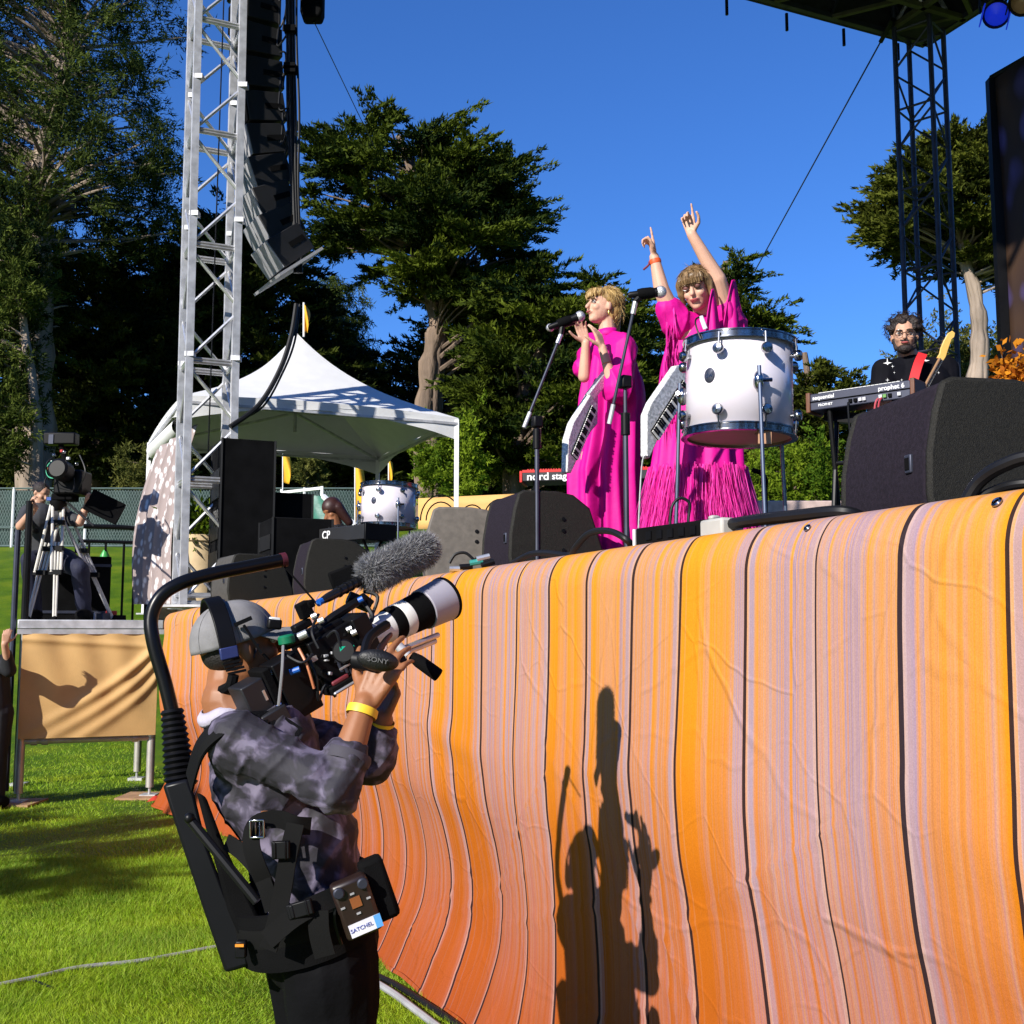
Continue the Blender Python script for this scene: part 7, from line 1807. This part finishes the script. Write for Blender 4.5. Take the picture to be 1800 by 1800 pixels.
q = MB(); q.bar(nA + V((0, -.013, 0)), nB + V((0, -.013, 0)), .05, .006); q.build('fingerboard', mat('rosewood', (.07, .03, .018), .5), gt)
for i in range(12): p = nA.lerp(nB, .08 * i + .04) + V((0, -.018, 0)); MB().bar(p + V((-.022, 0, -.012)), p + V((.022, 0, .012)), .003, .002).build('fret', ALU, gt)
dn = (nB - nA).normalized(); sdn = V((dn.z, 0, -dn.x)); M = Matrix((dn, V((0, 1, 0)), sdn)).transposed().to_4x4(); M.translation = nB
q = MB(); q.prism([(0, -.022), (.03, -.020), (.06, -.030), (.11, -.036), (.165, -.034), (.19, -.018), (.185, .004), (.16, .012), (.14, .004), (.08, .014), (.03, .024), (0, .022)], -.008, .010, M); q.build('headstock', mat('yellow_maple', (.75, .46, .12), .35), gt, bevel=.003)
for i in range(6): MB().tube([M @ V((.03 + .025 * i, 0, -.034 - .002 * i)), M @ V((.03 + .025 * i, 0, -.056 - .002 * i))], .005, 6).build('tuner', CHROME, gt)
bo = nA - dn * .28; M = Matrix((dn, V((0, 1, 0)), sdn)).transposed().to_4x4(); M.translation = bo
q = MB(); q.prism([(-.2, -.10), (-.1, -.155), (.05, -.13), (.12, -.115), (.22, -.155), (.27, -.12), (.20, -.06), (.22, .02), (.20, .07), (.28, .10), (.24, .14), (.12, .11), (.0, .125), (-.1, .16), (-.2, .12), (-.23, .0)], -.02, .022, M); q.build('body', mat('sunburst', (.28, .06, .02), .2), gt, bevel=.01)
q = MB(); q.prism([(-.05, -.08), (.1, -.1), (.19, -.04), (.19, .03), (.0, .03)], -.024, -.0205, M); q.build('pickguard', LETTER, gt)
for i in range(6): MB().tube([M @ V((-.05, -.028, -.018 + .007 * i)), nB + V((0, -.02, 0)) + sdn * (-.015 + .006 * i)], .0012, 4).build('string', ALU, gt)
gst = MB(); gst.ribbon(spline([at(1622, 622, YG - .14), at(1614, 640, YG - .20), at(1606, 668, YG - .235), at(1600, 700, YG - .26)]), V((-.3, -1, .1)), .058, .005); gst.build('strap', mat('red_strap', (.62, .02, .025), .6), gt)

# ---------------------------------------------------------------- camera operator on the platform, others in the background
YO = 12.15
o4 = thing('person', 'crew member in grey shirt bending behind the tripod on the platform', 'person', PP(.35, .75, PDZ))
b = MB(); hc4 = at(72, 868, YO); H4 = head(b, hc4, V((.7, -.4, -.4)), V((.3, 0, 1)), 1.0)
nk, ch, pv = at(66, 892, YO), at(72, 915, YO), at(82, 975, YO + .1); limb(b, [hc4, nk, ch, pv], [.06, .065, .13, .14]); ell(b, ch, (.13, .17, .16))
shA, elA, wrA = at(48, 900, YO - .1), at(36, 925, YO - .3), at(62, 892, YO - .42); limb(b, [ch, shA, elA, wrA], [.10, .06, .05, .033]); hand(b, wrA, V((-.1, -.4, .5)), V((-.8, -.2, .2)), 1, (.9, .9, .9, .9), 1.1)
shB, elB, wrB = at(110, 905, YO), at(140, 918, YO - .1), at(152, 890, YO - .1); limb(b, [ch, shB, elB, wrB], [.10, .06, .05, .033]); hand(b, wrB, V((.2, -.2, .6)), V((.6, -.6, 0)), 1, (.7, .7, .7, .7), 1.1)
for px, kx in ((52, 40), (140, 148)):
    hp, kn = at((px + 90) / 2, 985, YO + .1), at(px, 985 if px < 90 else 1000, YO - .25); an = V((kn.x - .02, kn.y + .25, PDZ + .09)); limb(b, [pv, hp, kn, an], [.13, .10, .07, .05]); limb(b, [an, an + V((.05, -.2, -.045))], [.045, .036])
fbuild(fuse(b, .008, 3), 'body', SKIN, o4)
sh = MB(); ell(sh, ch, (.16, .20, .19)); limb(sh, [nk, ch, pv], [.08, .16, .17]); limb(sh, [ch, shA, shA.lerp(elA, .8)], [.12, .08, .07]); limb(sh, [ch, shB, shB.lerp(elB, .8)], [.12, .08, .07])
fbuild(fuse(sh, .01, 3), 'shirt', mat('charcoal_shirt', (.035, .036, .042), .8, var=.2), o4)
tr_ = MB()
for px in (52, 140):
    hp, kn = at((px + 90) / 2, 985, YO + .1), at(px, 985 if px < 90 else 1000, YO - .25); an = V((kn.x - .02, kn.y + .25, PDZ + .06)); limb(tr_, [pv, hp, kn, an], [.15, .125, .095, .075])
for px in (52, 140):
    kn = at(px, 985 if px < 90 else 1000, YO - .25); q = MB(); ell(q, V((kn.x + .01, kn.y + .14, PDZ + .055)), (.07, .18, .065)); q.build('shoe', BLACKM, o4)
fbuild(fuse(tr_, .01, 3, lambda co: nz_(co, 15, 2) * .008), 'trousers', mat('navy_trousers', (.010, .012, .035), .8, var=.2), o4)
hr = MB(); ell(hr, H4 @ V((-.025, 0, .04)), (.10, .085, .085), H4); fbuild(fuse(hr, .008, 1), 'hair', HAIRD, o4)
# person at the left edge of the picture, in front of the platform
YE = 11.2
o5 = thing('person', 'person in dark clothes cut off by the left edge beside the platform', 'person', V((at(-20, 1330, YE).x, YE, 0)))
b = MB(); base = V(o5['_o']); hc5 = base + V((-.06, 0, 1.66)); H5 = head(b, hc5, V((.8, -.5, 0)), V((0, 0, 1)), 1.0); ch = base + V((-.03, 0, 1.3)); pv = base + V((0, 0, .95)); limb(b, [hc5, base + V((-.05, 0, 1.48)), ch, pv], [.06, .06, .14, .15])
limb(b, [ch, base + V((.12, -.1, 1.38)), at(16, 1178, YE - .15), at(8, 1132, YE - .3)], [.1, .06, .045, .032]); hand(b, at(8, 1132, YE - .3), V((.2, -.1, .9)), V((.3, -.9, 0)), 1, (.7, .7, .7, .7), 1.1)
for s_ in (-1, 1): limb(b, [pv + V((.09 * s_, 0, -.05)), base + V((.09 * s_, 0, .5)), base + V((.09 * s_, .02, .09))], [.1, .065, .045]); limb(b, [base + V((.09 * s_, .02, .09)), base + V((.09 * s_ + .08, -.13, .04))], [.045, .038])
fbuild(fuse(b, .008, 3), 'body', SKIN, o5)
sh = MB(); limb(sh, [base + V((-.05, 0, 1.46)), ch, pv], [.08, .18, .19]); limb(sh, [ch, base + V((.12, -.1, 1.38)), at(16, 1178, YE - .15), at(12, 1150, YE - .22)], [.12, .085, .07, .05])
for s_ in (-1, 1): limb(sh, [pv + V((.09 * s_, 0, -.05)), base + V((.09 * s_, 0, .5)), base + V((.09 * s_, .02, .08))], [.13, .09, .075])
for s_ in (-1, 1): q = MB(); ell(q, base + V((.09 * s_ + .04, -.055, .055)), (.10, .16, .065)); q.build('shoe', BLACKM, o5)
fbuild(fuse(sh, .01, 3), 'clothes', mat('dark_clothes', (.006, .006, .009), .8), o5)
hr = MB(); ell(hr, H5 @ V((-.02, 0, .04)), (.10, .085, .085), H5); fbuild(fuse(hr, .008, 1), 'hair', HAIRD, o5)
# musician seated at the back
YM = 11.0
o6 = thing('person', 'dark haired musician seated behind the black stage piano', 'person', ST(*on_deck(582, YM)))
b = MB(); hc6 = at(584, 897, YM); H6 = head(b, hc6, V((-.5, -.6, -.6)), V((-.2, 0, 1)), 1.0); ch = at(585, 945, YM + .05); base = V(o6['_o']); pv = V((ch.x, ch.y + .1, DECK + .5))
limb(b, [hc6, ch, pv], [.06, .14, .16])
for s_ in (-1, 1): limb(b, [ch, ch + V((.18 * s_, 0, .04)), ch + V((.22 * s_, -.2, -.15)), ch + V((.12 * s_, -.42, -.12))], [.1, .06, .045, .03]); limb(b, [pv, pv + V((.12 * s_, -.4, .02)), pv + V((.12 * s_, -.42, -.42))], [.13, .075, .05])
for s_ in (-1, 1): hand(b, ch + V((.12 * s_, -.42, -.12)), V((0, -1, -.2)), V((0, 0, 1)), s_, (.3, .3, .3, .3), 1.0)
fbuild(fuse(b, .009, 3), 'body', SKIND, o6)
sh = MB(); limb(sh, [ch + V((0, 0, .12)), ch, pv], [.08, .17, .18]); 
for s_ in (-1, 1): limb(sh, [ch, ch + V((.18 * s_, 0, .04)), ch + V((.22 * s_, -.2, -.15))], [.12, .085, .065]); limb(sh, [pv, pv + V((.12 * s_, -.4, .02)), pv + V((.12 * s_, -.42, -.4))], [.15, .09, .07])
fbuild(fuse(sh, .011, 3), 'clothes', mat('deep_blue_clothes', (.008, .008, .014), .8), o6)
hr = MB(); ell(hr, H6 @ V((-.02, 0, .03)), (.105, .095, .095), H6); limb(hr, [H6 @ V((-.03, .06, 0)), H6 @ V((-.02, .09, -.18))], [.06, .04]); limb(hr, [H6 @ V((-.03, -.06, 0)), H6 @ V((-.02, -.09, -.18))], [.06, .04]); fbuild(fuse(hr, .009, 1), 'hair', mat('auburn_hair', (.035, .010, .007), .5), o6)
stl = MB(); stl.lathe([(.17, 0), (.17, .05)], Matrix.Translation(V((pv.x, pv.y, DECK + .36))), 20); stl.tube([V((pv.x, pv.y, DECK)), V((pv.x, pv.y, DECK + .36))], .03, 8); stl.lathe([(.2, 0), (.2, .02)], Matrix.Translation(V((pv.x, pv.y, DECK))), 20); tag(stl.build('stool', BLACKM), 'black stool under the seated musician', 'stool')

for o in list(bpy.data.objects):
    if '_o' in o: del o['_o']
